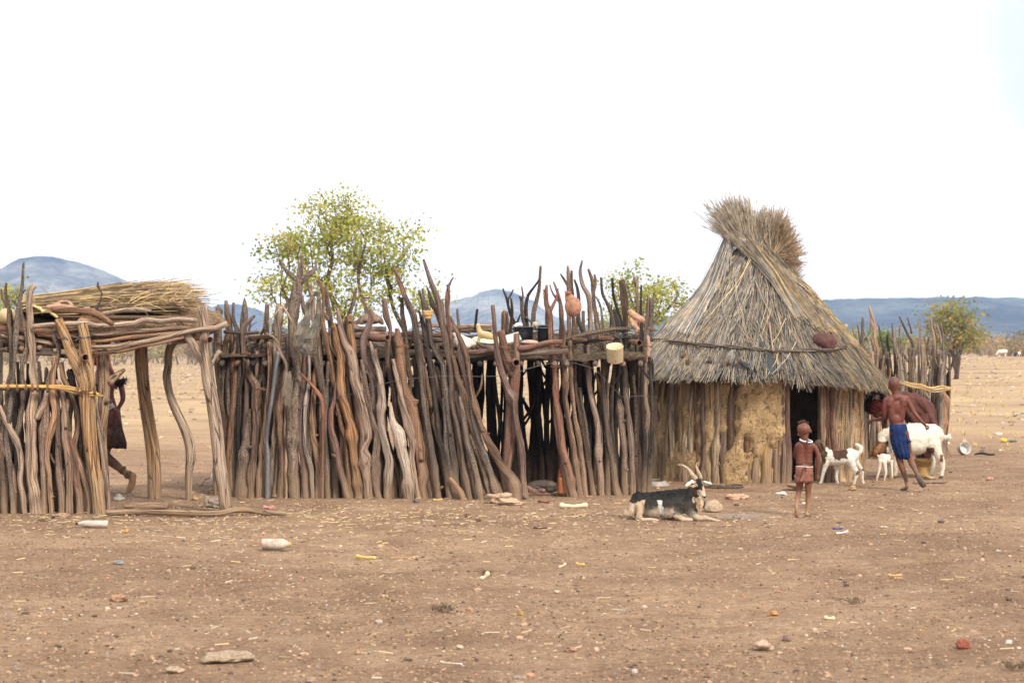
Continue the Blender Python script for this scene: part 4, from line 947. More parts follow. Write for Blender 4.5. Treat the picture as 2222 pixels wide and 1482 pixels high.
def palisade_right():
    T = thing('stick_fence', 'thinner fence of tall brown bark poles between the doorway gap and the hut', 'fence', (P(1310, 765, 22.9).x, 22.9, 0))
    rows = [
     ('red', -.06, [[(1215, 318, 10), (1213, 450, 20), (1238, 560, 28), (1255, 750, 22), (1262, 900, 28), (1288, 1100, 22), (1292, 1250, 25), (1322, 1450, 30), (1350, 1700, 30), (1400, 1900, 35), (1452, 2110, 32)], [(1192, 350, 7), (1205, 450, 14), (1230, 540, 18)], [(1312, 345, 7), (1295, 430, 12), (1248, 530, 18)]]),
     ('brown', -.02, [[(1275, 285, 7), (1325, 430, 16), (1345, 600, 22), (1352, 900, 22), (1372, 1100, 25), (1378, 1300, 25), (1410, 1500, 25), (1450, 1750, 28), (1505, 2095, 30)], [(1244, 318, 6), (1270, 390, 8), (1332, 460, 12)]]),
     ('brown', .0, [[(1398, 155, 9), (1405, 300, 17), (1402, 450, 18), (1408, 600, 18), (1412, 800, 18), (1425, 1100, 20), (1450, 1400, 20), (1500, 1700, 25), (1552, 2095, 25)]]),
     ('bark', .04, [[(1430, 192, 10), (1430, 340, 14), (1445, 600, 18), (1455, 900, 18), (1465, 1200, 18), (1520, 1500, 20), (1570, 1800, 20), (1622, 2095, 25)], [(1335, 218, 8), (1375, 280, 11), (1430, 370, 14)]]),
     ('bark', .02, [[(1455, 268, 8), (1488, 380, 14), (1490, 600, 18), (1540, 760, 20), (1560, 1000, 20), (1590, 1200, 22), (1640, 1450, 25), (1668, 1600, 25), (1680, 2090, 26)]]),
     ('brown', -.04, [[(1520, 108, 8), (1503, 200, 13), (1530, 320, 17), (1578, 430, 24), (1590, 650, 20), (1572, 900, 18), (1580, 1100, 20), (1600, 1300, 22), (1650, 1500, 25), (1665, 1750, 26), (1690, 2095, 26)]]),
     ('bark', .05, [[(1575, 178, 10), (1610, 290, 15), (1620, 450, 18), (1650, 640, 22), (1682, 800, 18), (1702, 1050, 20), (1695, 1200, 20), (1722, 1450, 22), (1742, 1700, 28), (1740, 2105, 28)], [(1628, 225, 9), (1636, 290, 10), (1615, 380, 12)]]),
     ('bark', .06, [[(1685, 250, 9), (1695, 380, 14), (1740, 480, 16), (1788, 620, 16), (1795, 800, 15), (1800, 1000, 16), (1780, 1300, 16), (1790, 1700, 18), (1830, 2090, 20)]]),
     ('bark', .10, [[(1640, 415, 7), (1680, 500, 10), (1700, 680, 12), (1720, 900, 13), (1735, 1300, 15), (1760, 2080, 18)]]),
     ('dark', .08, [[(1780, 255, 6), (1790, 390, 12), (1822, 520, 13), (1860, 640, 12), (1880, 800, 13), (1870, 1200, 14), (1850, 2080, 18)]]),
     ('bark', .02, [[(1862, 280, 24), (1885, 450, 28), (1900, 700, 18), (1930, 900, 20), (1948, 1100, 20), (1970, 1300, 22), (1968, 1500, 22), (2000, 1800, 24), (2040, 2095, 25)], [(1845, 285, 8), (1862, 420, 10), (1875, 560, 12)]]),
     ('bark', .08, [[(2000, 248, 8), (1990, 340, 13), (1992, 480, 14), (2002, 640, 16), (1985, 900, 16), (1960, 1300, 18), (1990, 2080, 20)], [(1968, 245, 6), (1985, 330, 10)]]),
     ('dark', .04, [[(2030, 322, 7), (2025, 600, 12), (2032, 750, 14), (2005, 1000, 17), (2000, 1300, 18), (2030, 1600, 20), (2060, 2075, 20)]]),
     ('brown', -.02, [[(2092, 405, 12), (2080, 600, 18), (2060, 850, 18), (2062, 1100, 18), (2062, 1300, 20), (2085, 1450, 25), (2062, 1600, 24), (2065, 1800, 25), (2090, 2080, 28)]]),
     ('bark', .0, [[(2122, 450, 22), (2110, 600, 25), (2078, 760, 20), (2058, 950, 18), (2040, 1300, 20), (2030, 1500, 22), (2060, 2075, 24)]]),
     ('brown', -.06, [[(1840, 1300, 18), (1850, 1450, 26), (1880, 1700, 26), (1888, 1900, 27), (1890, 2090, 28)]]),
     ('brown', -.05, [[(1880, 1010, 16), (1900, 1300, 24), (1935, 1600, 25), (1950, 1850, 25), (1960, 2090, 26)]]),
     ('bark', -.03, [[(1960, 1100, 14), (1985, 1350, 20), (1985, 1600, 20), (1990, 1850, 20), (2005, 2085, 20)]]),
     ('brown', -.04, [[(1700, 1100, 16), (1715, 1350, 20), (1745, 1600, 22), (1780, 1850, 24), (1820, 2095, 26)]]),
     ('bark', .10, [[(1500, 1200, 12), (1530, 1400, 14), (1560, 1600, 18), (1590, 2080, 20)]]),
     ('brown', -.03, [[(1640, 1080, 10), (1690, 1260, 14), (1722, 1400, 16), (1760, 1650, 18), (1800, 1950, 20), (1840, 2095, 22)]]),
     ('red', .0, [[(1300, 1180, 14), (1290, 1350, 18), (1310, 1600, 20), (1370, 1950, 22), (1420, 2100, 24)]]),
    ]
    for k, lay, limbs in rows: stake(ZE, limbs, MIDR, lay, k, T, lean=0.05)
    for x, y, w in ((1340, 840, 45), (1500, 780, 60), (1290, 1010, 40), (1730, 770, 60)):
        mb = MB(); q = []
        for i in range(26):
            a = i/25*6.28*2; q.append((P(*zpx(ZE, x+w*math.sin(a), y+10*math.sin(a*1.7)), 22.72-0.07*math.cos(a)), 0.006))
        tube(mb, q, 5, 0.02, 0.4, x); link('binding', mb.mesh(), M['binding'], T)
    mb = MB(); tube(mb, [(P(1215, 784, 22.6), .003), (P(1290, 800, 22.6), .003), (P(1350, 862, 22.8), .003), (P(1400, 858, 23), .003), (P(1425, 862, 23.2), .003)], 4, 0.2, 0.1, 1)
    link('wire', mb.mesh(), M['wire'], T)
palisade_right()

def platform():
    """flat shelter roof on forked posts behind the two fences, with its rear wall"""
    T = thing('platform_shelter', 'flat roofed storage shelter of red posts and poles piled with pots and sacks', 'shelter', (P(980, 765, 24).x, 24, 0))
    f0 = lambda px: 22.62
    stake(ZE, [[(955, 738, 26), (957, 850, 27), (955, 960, 30), (945, 1080, 44), (925, 1250, 50), (905, 1450, 48), (890, 1700, 48), (870, 1900, 42), (860, 2080, 42)], [(822, 712, 30), (845, 830, 34), (872, 960, 42), (925, 1090, 48)]], f0, 0, 'red', T, name='corner_post', lean=0.0, rough=0.06, label='dark red forked post holding the platform at the gap')
    stake(ZE, [[(752, 490, 18), (762, 620, 19), (778, 800, 22), (810, 1000, 28), (868, 1180, 30), (920, 1300, 35), (952, 1480, 28), (985, 1650, 30), (1008, 1850, 30), (1022, 2130, 28)]], f0, -.12, 'red', T, name='side_post', lean=0.0, label='tall crooked reddish pole leaning against the forked post')
    r = random.Random(44)
    for px, d, rr in ((500, 22.95, .05), (830, 22.85, .05), (1390, 23.2, .05), (520, 25.3, .055), (700, 25.2, .05), (905, 25.2, .05), (1035, 25.3, .085), (1070, 25.1, .075), (1195, 25.0, .06), (1400, 25.1, .05)):
        mb = MB(); x = (px-1111)/FPX*d; zt = 1.55 if d < 24 else 1.8
        tube(mb, [(Vector((x, d, -.05)), rr), (Vector((x+r.gauss(0, .03), d, .6)), rr*.9), (Vector((x+r.gauss(0, .04), d, 1.2)), rr*.85), (Vector((x, d, zt)), rr*.8)], 10, .06, .1, px)
        link('roof_post', mb.mesh(), W['dark' if d > 24 else 'brown'], T)  # rear posts darker, shade put into the wood colour
    # rear wall: tighter on the left and right, gappy in the middle
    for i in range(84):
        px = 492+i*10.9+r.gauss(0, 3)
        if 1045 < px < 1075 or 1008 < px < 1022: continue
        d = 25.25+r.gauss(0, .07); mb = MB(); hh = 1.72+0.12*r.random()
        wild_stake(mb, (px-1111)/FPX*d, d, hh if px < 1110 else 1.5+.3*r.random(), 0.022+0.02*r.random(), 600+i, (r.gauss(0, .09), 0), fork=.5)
        link('stake', mb.mesh(), W['dark'], T)  # shade under the roof painted in with dark wood
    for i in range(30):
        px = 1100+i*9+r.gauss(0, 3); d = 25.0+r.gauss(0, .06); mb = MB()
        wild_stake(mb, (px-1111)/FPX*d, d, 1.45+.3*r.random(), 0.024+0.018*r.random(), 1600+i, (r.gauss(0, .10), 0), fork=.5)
        link('stake', mb.mesh(), W['dark'], T)  # again dark wood in place of shade
    for i in range(20):      # side walls, inner shade carried by the dark wood colour
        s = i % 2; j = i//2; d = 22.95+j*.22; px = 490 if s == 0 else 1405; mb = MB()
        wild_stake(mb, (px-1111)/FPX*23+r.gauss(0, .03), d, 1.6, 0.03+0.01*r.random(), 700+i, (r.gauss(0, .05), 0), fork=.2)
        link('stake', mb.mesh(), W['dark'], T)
    # tops that rise above the roof at the back
    tops = [
     [(840, 350, 7), (868, 420, 10), (885, 490, 12), (905, 570, 14), (938, 640, 15), (950, 720, 15)],
     [(925, 358, 7), (905, 400, 9), (885, 430, 10), (884, 470, 11)],
     [(910, 433, 9), (918, 520, 14), (915, 600, 15), (900, 720, 16)],
     [(1162, 160, 12), (1155, 290, 16), (1140, 400, 17), (1115, 500, 20), (1100, 560, 22), (1098, 700, 22)],
     [(1152, 265, 8), (1105, 330, 10), (1055, 400, 13), (1040, 460, 16), (1035, 560, 18), (1050, 700, 18)],
     [(1000, 328, 5), (1010, 400, 8), (1000, 470, 14), (1008, 560, 17), (1030, 680, 18)],
     [(985, 415, 9), (1002, 450, 13), (1005, 500, 14)],
     [(1040, 590, 8), (1090, 640, 10), (1130, 700, 12)],
     [(985, 570, 6), (960, 640, 12), (930, 700, 14)],
     [(445, 522, 9), (452, 590, 12), (460, 700, 13)],
     [(617, 525, 8), (608, 590, 13), (600, 700, 14)],
     [(855, 560, 28), (857, 640, 27), (852, 740, 28)],
     [(1215, 545, 10), (1218, 640, 14), (1220, 760, 15)],
     [(1530, 545, 14), (1530, 600, 15), (1535, 760, 16)],
     [(1790, 545, 30), (1815, 640, 34), (1825, 720, 34)],
     [(1472, 590, 10), (1475, 660, 11), (1478, 760, 12)],
     [(1775, 485, 6), (1768, 600, 9), (1765, 740, 10)]]
    for k, pts in enumerate(tops):
        logs('stake', ZE, pts, 24.8, 24.85, 'brown' if k == 11 else ('bark' if k % 2 else 'dark'), T, rough=.15)
    # roof: earth and brush on poles, tilted a little towards the yard
    zf = lambda u: 1.60+0.02*math.sin(u*6); zb = lambda u: 1.86+0.02*math.sin(u*9)
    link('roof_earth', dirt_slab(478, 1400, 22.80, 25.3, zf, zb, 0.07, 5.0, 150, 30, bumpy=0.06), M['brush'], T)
    for i in range(30):
        mb = MB(); px = 485+i*31+r.gauss(0, 4); x = (px-1111)/FPX*22.8
        tube(mb, [(Vector((x, 22.66, 1.52)), .032), (Vector((x+r.gauss(0, .05), 24, 1.64)), .03), (Vector((x, 25.4, 1.78)), .028)], 8, .1, .12, i+.7)
        link('roof_pole', mb.mesh(), W[r.choice(('brown', 'bark', 'dark'))], T)
    B = lambda pts, kind, d=22.66, z=ZE, **k: logs('roof_pole', z, pts, d, d, kind, T, **k)
    B([(530, 895, 22), (620, 890, 24), (770, 868, 24), (800, 858, 20)], 'red')
    B([(620, 815, 14), (680, 845, 20), (800, 852, 20)], 'red', 22.7)
    B([(975, 858, 24), (1080, 848, 26), (1200, 812, 24), (1290, 800, 22), (1350, 800, 18)], 'red', 22.6)
    B([(975, 905, 24), (1150, 893, 26), (1300, 885, 24), (1400, 878, 20)], 'brown', 22.64)
    B([(1330, 790, 18), (1500, 745, 20), (1650, 715, 20), (1800, 690, 18), (1930, 690, 16)], 'bark', 22.9)
    B([(1380, 815, 16), (1600, 790, 18), (1800, 770, 18), (2000, 760, 16)], 'dark', 22.95)
    B([(560, 960, 18), (700, 940, 20), (760, 935, 20)], 'dark', 22.75)
    B([(60, 655, 16), (300, 665, 18), (500, 672, 22), (740, 668, 22)], 'tan', 25.0)
    B([(400, 700, 14), (560, 705, 16), (740, 700, 16)], 'brown', 24.9)
    B([(20, 745, 18), (150, 740, 20), (420, 750, 20)], 'brown', 23.2)
    B([(20, 800, 18), (200, 790, 20), (420, 790, 18)], 'bark', 22.9)
    B([(0, 850, 16), (200, 840, 18), (450, 860, 18)], 'dark', 22.8)
    B([(200, 770, 16), (400, 780, 18), (520, 776, 16)], 'bark', 22.85, ZC)
    B([(430, 830, 20), (600, 815, 20), (690, 825, 18)], 'brown', 22.8, ZC)
    B([(1330, 700, 34), (1420, 740, 34), (1520, 750, 30), (1700, 740, 24)], 'tan', 22.85, ZC)
    B([(1420, 800, 26), (1560, 790, 28), (1800, 800, 24), (2000, 770, 26)], 'tan', 22.8, ZC)
    B([(1200, 780, 24), (1500, 830, 24), (1850, 850, 22), (2150, 860, 22)], 'dark', 22.75, ZC)
    pipe(ZC, (1560, 820), (1715, 824), 0.034, 22.8, 22.15, T)
    pipe(ZE, (905, 950), (955, 982), 0.042, 23.2, 22.40, T)
    pipe(ZE, (1940, 800), (2015, 812), 0.036, 23.5, 22.85, T)
    # dry brush and twigs heaped on the roof
    mb = MB()
    for i in range(420):
        px = 478+r.random()*924; d = 22.8+r.random()*2.3; x = (px-1111)/FPX*22.8; z = 1.66+(d-22.7)*.1
        a = r.random()*3.14; l = .1+.3*r.random()
        p = Vector((x, d, z+.03*r.random())); q = p+Vector((math.cos(a)*l, math.sin(a)*l*.5, r.gauss(.01, .03)))
        tube(mb, [(p, .006), ((p+q)/2+Vector((0, 0, .03*r.random())), .006), (q, .004)], 5, .1, .1, i)
    link('roof_brush', mb.mesh(), W['bark'], T)['kind'] = 'stuff'
    for c in (P(*zpx(ZE, 850, 860), 22.6), P(*zpx(ZE, 880, 975), 22.6)): binding(T, c, .065, c.z, 2, 5, M['binding'])
platform()

# ---------------------------------------------------------------- right fence beyond the hut
def kraal():
    T = thing('stick_fence', 'tall ragged kraal fence of thin forked branches at the right behind the hut', 'fence', (P(1980, 765, 32).x, 32, 0), None)
    ZF = (1740, 620, 4.61); r = random.Random(77)
    fd = lambda px: 31.2 if px < 1960 else 31.2+(px-1960)*0.008
    tall = [
     ('tan', [[(678, 210, 10), (700, 330, 17), (730, 450, 18), (735, 560, 18), (770, 680, 24), (810, 820, 30), (850, 920, 28), (870, 1200, 28)]]),
     ('kraal', [[(232, 285, 8), (245, 340, 12), (268, 400, 13), (290, 600, 16)]]), ('kraal', [[(350, 392, 8), (335, 440, 10), (318, 490, 10), (330, 700, 14)]]),
     ('kraal', [[(405, 425, 12), (400, 520, 16), (410, 600, 16), (440, 900, 18)]]),
     ('kraal', [[(415, 390, 6), (460, 470, 8), (500, 530, 9), (508, 640, 10), (530, 900, 12)]]),
     ('kraal', [[(500, 380, 7), (515, 450, 9), (540, 560, 10), (580, 650, 12), (600, 900, 14)], [(545, 445, 6), (535, 560, 8)]]),
     ('bark', [[(608, 335, 12), (605, 450, 15), (600, 620, 18), (620, 800, 20), (640, 1300, 22)]]), ('tan', [[(612, 400, 9), (618, 500, 11), (610, 620, 12)]]),
     ('bark', [[(768, 400, 7), (785, 500, 9), (815, 600, 12), (840, 720, 12), (880, 1000, 14)]]),
     ('dark', [[(855, 505, 11), (862, 600, 14), (872, 700, 15), (885, 900, 20), (900, 1300, 20)]]),
     ('kraal', [[(955, 430, 9), (930, 500, 12), (935, 600, 13), (985, 760, 15), (1000, 900, 18), (1010, 1300, 20)]]),
     ('bark', [[(975, 310, 8), (1020, 400, 11), (1060, 490, 12), (1100, 570, 14), (1120, 700, 16), (1140, 1300, 18)], [(1055, 315, 6), (1080, 400, 8), (1100, 480, 9)]]),
     ('kraal', [[(1182, 410, 6), (1180, 520, 8), (1170, 700, 12), (1180, 1400, 14)]]),
     ('bark', [[(1228, 530, 6), (1250, 610, 10), (1300, 680, 12), (1320, 800, 14), (1330, 1400, 18)]]),
     ('kraal', [[(1292, 320, 10), (1300, 430, 13), (1315, 500, 16), (1320, 700, 22), (1305, 900, 26), (1310, 1450, 26)], [(1278, 395, 5), (1300, 440, 8)]]),
     ('bark', [[(1325, 390, 9), (1335, 520, 14), (1340, 700, 16), (1370, 1000, 20), (1390, 1600, 24)]]),
     ('kraal', [[(1350, 380, 6), (1375, 470, 10), (1400, 600, 14), (1420, 760, 18), (1400, 900, 22), (1380, 1600, 24)], [(1385, 380, 8), (1408, 500, 12), (1405, 640, 14)]]),
     ('bark', [[(1520, 425, 7), (1495, 530, 10), (1460, 640, 13), (1430, 800, 16), (1420, 1600, 20)]]),
     ('dark', [[(1572, 655, 6), (1520, 740, 9), (1480, 850, 12), (1450, 980, 14), (1430, 1600, 20)], [(1460, 680, 5), (1478, 760, 7), (1490, 840, 8)]]),
     ('tan', [[(1195, 540, 9), (1200, 640, 13), (1230, 740, 14), (1190, 960, 20), (1200, 1600, 22)]]),
     ('tan', [[(690, 510, 10), (720, 620, 13), (735, 760, 16), (745, 1300, 18)]]), ('tan', [[(1000, 610, 12), (990, 760, 16), (1000, 900, 18), (1020, 1500, 20)]]),
     ('kraal', [[(660, 520, 12), (680, 600, 14), (700, 800, 18), (720, 1300, 20)]]),
     ('tan', [[(1400, 1060, 24), (1430, 1150, 34), (1420, 1300, 40), (1400, 1500, 38), (1395, 1690, 36)]]),
    ]
    for k, limbs in tall:
        stake(ZF, limbs, lambda px: fd(px), r.gauss(0, .12), k, T, lean=0.0, snap=.2)
    for i in range(60):       # front row, filling between the tall ones
        px = 1862+i*3.25+r.gauss(0, 2); d = fd(px)+r.gauss(0, .10); mb = MB()
        wild_stake(mb, (px-1111)/FPX*d, d, 1.25+.55*r.random(), .022+.022*r.random()**2, 800+i, (r.gauss(0, .10), r.gauss(0, .05)), fork=.6)
        link('stake', mb.mesh(), W[r.choice(('kraal', 'kraal', 'bark', 'tan'))], T)
    for i in range(26):       # far side of the ring, seen through it and over the thatch
        px = 1778+i*8.5+r.gauss(0, 3); d = 36.5+r.gauss(0, .15); mb = MB()
        wild_stake(mb, (px-1111)/FPX*d, d, 1.6+.6*r.random(), .024+.015*r.random(), 900+i, (r.gauss(0, .12), 0), fork=.7)
        link('stake', mb.mesh(), W['kraal'], T)
    for k in range(3):        # light split rail
        logs('rail', ZF, [(980, 945+k*14, 8), (1080, 975+k*15, 9), (1190, 990+k*17, 9), (1270, 1020+k*15, 8), (1330, 1018+k*22, 9), (1400, 1005+k*24, 9), (1490, 1022+k*6, 9)], 30.95-.02*k, 31.45-.02*k, 'split_', T, rough=.05)
    for x in (1015, 1130, 1270, 1310):
        mb = MB(); q = []
        for i in range(20):
            a = i/19*6.28*2; q.append((P(*zpx(ZF, x+i*.8-8, 985+(x-1000)*.12+math.sin(a)*34), 31.0+(x-980)*.001-.05*math.cos(a)), .007))
        tube(mb, q, 5, .03, .3, x); link('binding', mb.mesh(), M['binding'], T)
    # far dark kraal on the rise at the right edge, each stake a few pixels tall
    mb = MB(); d = 238
    for i in range(150):
        px = 2128+i*1.75; x = (px-1111)/FPX*d; gz = ground_z(x, d); h = 1.6+.9*r.random()
        tube(mb, [(Vector((x, d+r.gauss(0, .3), gz-.1)), .05), (Vector((x+r.gauss(0, .08), d, gz+h*.5)), .05), (Vector((x+r.gauss(0, .2), d, gz+h)), .03)], 5, .7, .2, i, cap=False)
    top('stick_fence', mb.mesh(), W['kraal'], 'long dark stake fence far away on the rise at the right edge', 'fence')
kraal()
# ================================================================ THE THATCHED HUT
def strand(mb, pts, w, col):
    """thin three-sided reed through pts, tapering to its tip"""
    n = len(pts); rings = []
    for i, p in enumerate(pts):
        t = (pts[min(i+1, n-1)]-pts[max(i-1, 0)]).normalized()
        u = t.cross(Vector((0.3, 1, 0.2))).normalized(); v = t.cross(u)
        q = w*(1-0.45*i/(n-1))
        rings.append([mb.vert(p+(u*math.cos(a)+v*math.sin(a))*q, col) for a in (0.5, 2.6, 4.7)])
    for i in range(n-1):
        for k in range(3):
            k2 = (k+1) % 3; mb.face((rings[i][k], rings[i][k2], rings[i+1][k2], rings[i+1][k]))
    mb.face(rings[-1]); mb.face(rings[0][::-1])

def reed_mat(name, rough=0.75):
    m, nt, b = newmat(name); L = nt.links
    a = nd(nt, 'ShaderNodeAttribute'); a.attribute_name = 'tint'; ge = nd(nt, 'ShaderNodeNewGeometry')
    n = noise_tex(nt, ge.outputs['Position'], 9, 3); r = ramp(nt, [(0.35, (0.7, 0.7, 0.72)), (0.65, (1.2, 1.18, 1.12))]); L.new(n.outputs[0], r.inputs[0])
    L.new(mixc(nt, a.outputs['Color'], r.outputs[0], 1.0, 'MULTIPLY'), b.inputs['Base Color']); b.inputs['Roughness'].default_value = rough
    return m
REED = reed_mat('old_grey_reed'); REEDY = reed_mat('yellow_reed')

def hut():
    CX, CY = P(1632, 765, 26.4).x, 26.4; k0 = FPX/26.4
    T = thing('thatched_hut', 'round mud and pole hut with a tall grey thatch cone ending in crossed reed plumes', 'hut', (CX, CY, 0))
    r = random.Random(21); RW = 1.42
    # ---- wall poles; angle measured from the side facing the camera, positive to the right
    def wp(a, rad, z): return Vector((CX+math.sin(a)*rad, CY-math.cos(a)*rad, z))
    def col_(a, rad=RW): return 1111+(CX+rad*math.sin(a))*FPX/(CY-rad*math.cos(a))
    def ang(px):
        lo, hi = -1.5, 1.5
        for _ in range(40):
            m_ = (lo+hi)/2
            if col_(m_) < px: lo = m_
            else: hi = m_
        return lo
    d0, d1 = ang(1713), ang(1774)
    a = -math.pi; i = 0
    poles = []
    while a < math.pi:
        wdt = 0.035+0.022*r.random(); a += wdt/RW
        if not (d0-0.02 < a < d1+0.02): poles.append((a, wdt*(0.85+.25*r.random())))
        a += wdt/RW*0.92
    front = [q for q in poles if abs(q[0]) < 1.9]
    for (a, w) in front:
        mb = MB(); h = 1.36; ph = r.random()*6; x = r.gauss(0, .012); V = []
        for j in range(7):
            t = j/6; V.append((wp(a+(0.02*math.sin(ph+t*4)+x*t)/RW, RW+0.012*math.sin(ph*2+t*5), -0.04+h*t), w*(1.04-0.25*t)))
        tube(mb, V, 9, .05, .16, a*9+3)
        if r.random() < .2: b_ = V[5][0]; tube(mb, [(V[4][0], w*.7), (b_+Vector((math.cos(a)*.05, math.sin(a)*.05, .02)), w*.6), (b_+Vector((math.cos(a)*.08, math.sin(a)*.08, .22)), w*.5)], 8, .05, .15, a*7)
        link('wall_pole', mb.mesh(), W['hut' if r.random() < .75 else 'brown'], T)
    mb = MB()
    for (a, w) in poles:
        if abs(a) >= 1.9: tube(mb, [(wp(a, RW, -.04), w), (wp(a, RW, 1.36), w*.8)], 7, .2, .12, a*9)
    link('rear_poles', mb.mesh(), W['hut'], T)
    for px, w, kd in ((1697, .030, 'brown'), (1706, .046, 'red'), (1778, .022, 'red'), (1790, .034, 'brown'), (1801, .050, 'red')):
        mb = MB(); a = ang(px); tube(mb, [(wp(a, RW+.05, -.04), w), (wp(a+.01, RW+.05, .4), w), (wp(a-.008, RW+.05, .8), w*.9), (wp(a, RW+.05, 1.38), w*.8)], 10, .05, .09, px)
        link('door_post', mb.mesh(), W[kd], T)
    # mud packed behind the poles, leaving the doorway open
    mb = MB(); N, Z = 240, 34; ids = {}
    for i in range(N+1):
        a = d1+0.03+(2*math.pi-(d1-d0)-0.06)*i/N
        for j in range(Z+1):
            z = -0.02+1.36*j/Z; ax = math.sin(a)*5; 
            n1 = noise.fractal(Vector((ax*1.5, math.cos(a)*7, z*5)), 1, 2, 5); n2 = noise.noise(Vector((math.sin(a)*9, math.cos(a)*9, z*2.2)))
            rad = RW+0.004+0.045*max(0, n2)+0.03*n1
            an = (a+math.pi) % (2*math.pi)-math.pi; px = col_(an)
            if abs(an) < 1.5:     # thick patch of daub left of the doorway and at its foot, peeling edge
                e = 16*noise.noise(Vector((z*6, 3, px*.05)))+9*noise.noise(Vector((z*17, 9, px*.13)))
                ed = min(px-1602+e*1.1, 1702-px); zc = 0.50+0.34*noise.noise(Vector((px*.035, 1, 1)))+.16*noise.noise(Vector((px*.13, 1, 1)))
                if ed > 0 and z > zc: rad = max(rad, RW+0.062+0.018*n1*1.3+.01*min(1, ed/8))
                if 1570+e < px < 1625+e and z < .42+.1*n2: rad = max(rad, RW+0.056+.02*n1)
                if (px < 1445+e or 1820+e < px or n2 > .12) and n2 > -.1: rad = max(rad, RW+.038+.02*n1)
            ids[i, j] = (mb.vert(wp(a, rad, z)), mb.vert(wp(a, RW-0.05, z)))
    for i in range(N):
        for j in range(Z):
            A, B, C_, D = ids[i, j], ids[i+1, j], ids[i+1, j+1], ids[i, j+1]
            mb.face((A[0], B[0], C_[0], D[0])); mb.face((A[1], D[1], C_[1], B[1]))
    for j in range(Z):
        for i in (0, N):
            A, D = ids[i, j], ids[i, j+1]; mb.face((A[0], D[0], D[1], A[1]) if i == 0 else (A[0], A[1], D[1], D[0]))
    m, nt, b = newmat('cracked_daub'); L = nt.links; ge = nd(nt, 'ShaderNodeNewGeometry'); pos = ge.outputs['Position']
    n = noise_tex(nt, pos, 5, 5, .6); c = ramp(nt, [(0.3, (0.30, 0.20, 0.105)), (0.7, (0.50, 0.345, 0.19))]); L.new(n.outputs[0], c.inputs[0])
    wv = noise_tex(nt, pos, 7, 5, .7); ad = nd(nt, 'ShaderNodeVectorMath', operation='ADD'); sc = nd(nt, 'ShaderNodeVectorMath', operation='SCALE'); sc.inputs['Scale'].default_value = .45
    L.new(wv.outputs['Color'], sc.inputs[0]); L.new(pos, ad.inputs[0]); L.new(sc.outputs[0], ad.inputs[1])
    vo = nd(nt, 'ShaderNodeTexVoronoi', feature='DISTANCE_TO_EDGE'); vo.inputs['Scale'].default_value = 4.5; L.new(ad.outputs[0], vo.inputs['Vector'])
    cr = ramp(nt, [(0.0, (0.22, 0.18, 0.14)), (0.02, (1, 1, 1))]); L.new(vo.outputs['Distance'], cr.inputs[0])
    gr = noise_tex(nt, pos, 60, 3); g2 = ramp(nt, [(0.4, (0.7, 0.68, 0.66)), (0.6, (1.15, 1.15, 1.12))]); L.new(gr.outputs[0], g2.inputs[0])
    o1 = mixc(nt, c.outputs[0], cr.outputs[0], .85, 'MULTIPLY'); L.new(mixc(nt, o1, g2.outputs[0], .8, 'MULTIPLY'), b.inputs['Base Color']); b.inputs['Roughness'].default_value = .95
    bump(nt, b, maths(nt, 'ADD', maths(nt, 'MULTIPLY', cr.outputs[0], .6), maths(nt, 'ADD', n.outputs[0], maths(nt, 'MULTIPLY', gr.outputs[0], .3))), .025)
    link('mud_wall', mb.mesh(), m, T)
    mb = MB(); tube(mb, [(wp(ang(1690), RW+.09, 1.30), .03), (wp(ang(1740), RW+.10, 1.27), .03), (wp(ang(1800), RW+.09, 1.24), .028)], 9, .05, .12, 3); link('lintel', mb.mesh(), W['hut'], T)
    mb = MB(); 
    for q in range(3):
        zq = 1.31+.025*q; tube(mb, [(wp(-.3+i*.06, RW+.075+.01*q, zq+.01*math.sin(i*2+q)), .009) for i in range(9)], 6, .05, .2, q)
    link('wall_lashing', mb.mesh(), W['bark'], T)

    # ---- roof cone
    AX, AY, AZ = P(1640, 765, 26.4).x, 26.4, 3.22
    def eave_z(a): return 1.20+0.13*math.cos(a)-0.075*math.sin(a)
    def eave_r(a): return 1.80-0.02*math.cos(a)+0.02*math.sin(a)
    def cone(a, s, off=0.0):
        """s: 0 apex .. 1 eave"""
        cx = AX+(CX-AX)*s; cy = AY+(CY-AY)*s
        rr = (0.06+(eave_r(a)-0.06)*(0.90*s+0.10*s*s)); z = AZ+(eave_z(a)-AZ)*s
        return Vector((cx+math.sin(a)*(rr+off*.7), cy-math.cos(a)*(rr+off*.7), z+off*.7))
    mb = MB(); N, Z = 72, 14
    for j in range(Z+1):
        for i in range(N): mb.vert(cone(i/N*6.2832, .02+.95*j/Z, -0.05+.02*noise.noise(Vector((i*.5, j*.7, 1)))))
    for j in range(Z+1):
        for i in range(N): mb.vert(cone(i/N*6.2832, .02+.95*j/Z, -0.13))
    S = (Z+1)*N
    for j in range(Z):
        for i in range(N):
            i2 = (i+1) % N; mb.face((j*N+i, (j+1)*N+i, (j+1)*N+i2, j*N+i2)); mb.face((S+j*N+i, S+j*N+i2, S+(j+1)*N+i2, S+(j+1)*N+i))
    for i in range(N):
        i2 = (i+1) % N; mb.face((Z*N+i, S+Z*N+i, S+Z*N+i2, Z*N+i2)); mb.face((i, i2, S+i2, S+i))
    link('roof_core', mb.mesh(), plain_mat('matted_reed', (0.085, 0.072, 0.06), .4, 40, .95, .02), T)
    greys = [((0.33, 0.30, 0.27), 6), ((0.22, 0.20, 0.185), 6), ((0.46, 0.40, 0.32), 3), ((0.11, 0.10, 0.097), 6), ((0.48, 0.37, 0.22), 1.8), ((0.25, 0.255, 0.27), 5), ((0.30, 0.20, 0.14), 1.2)]
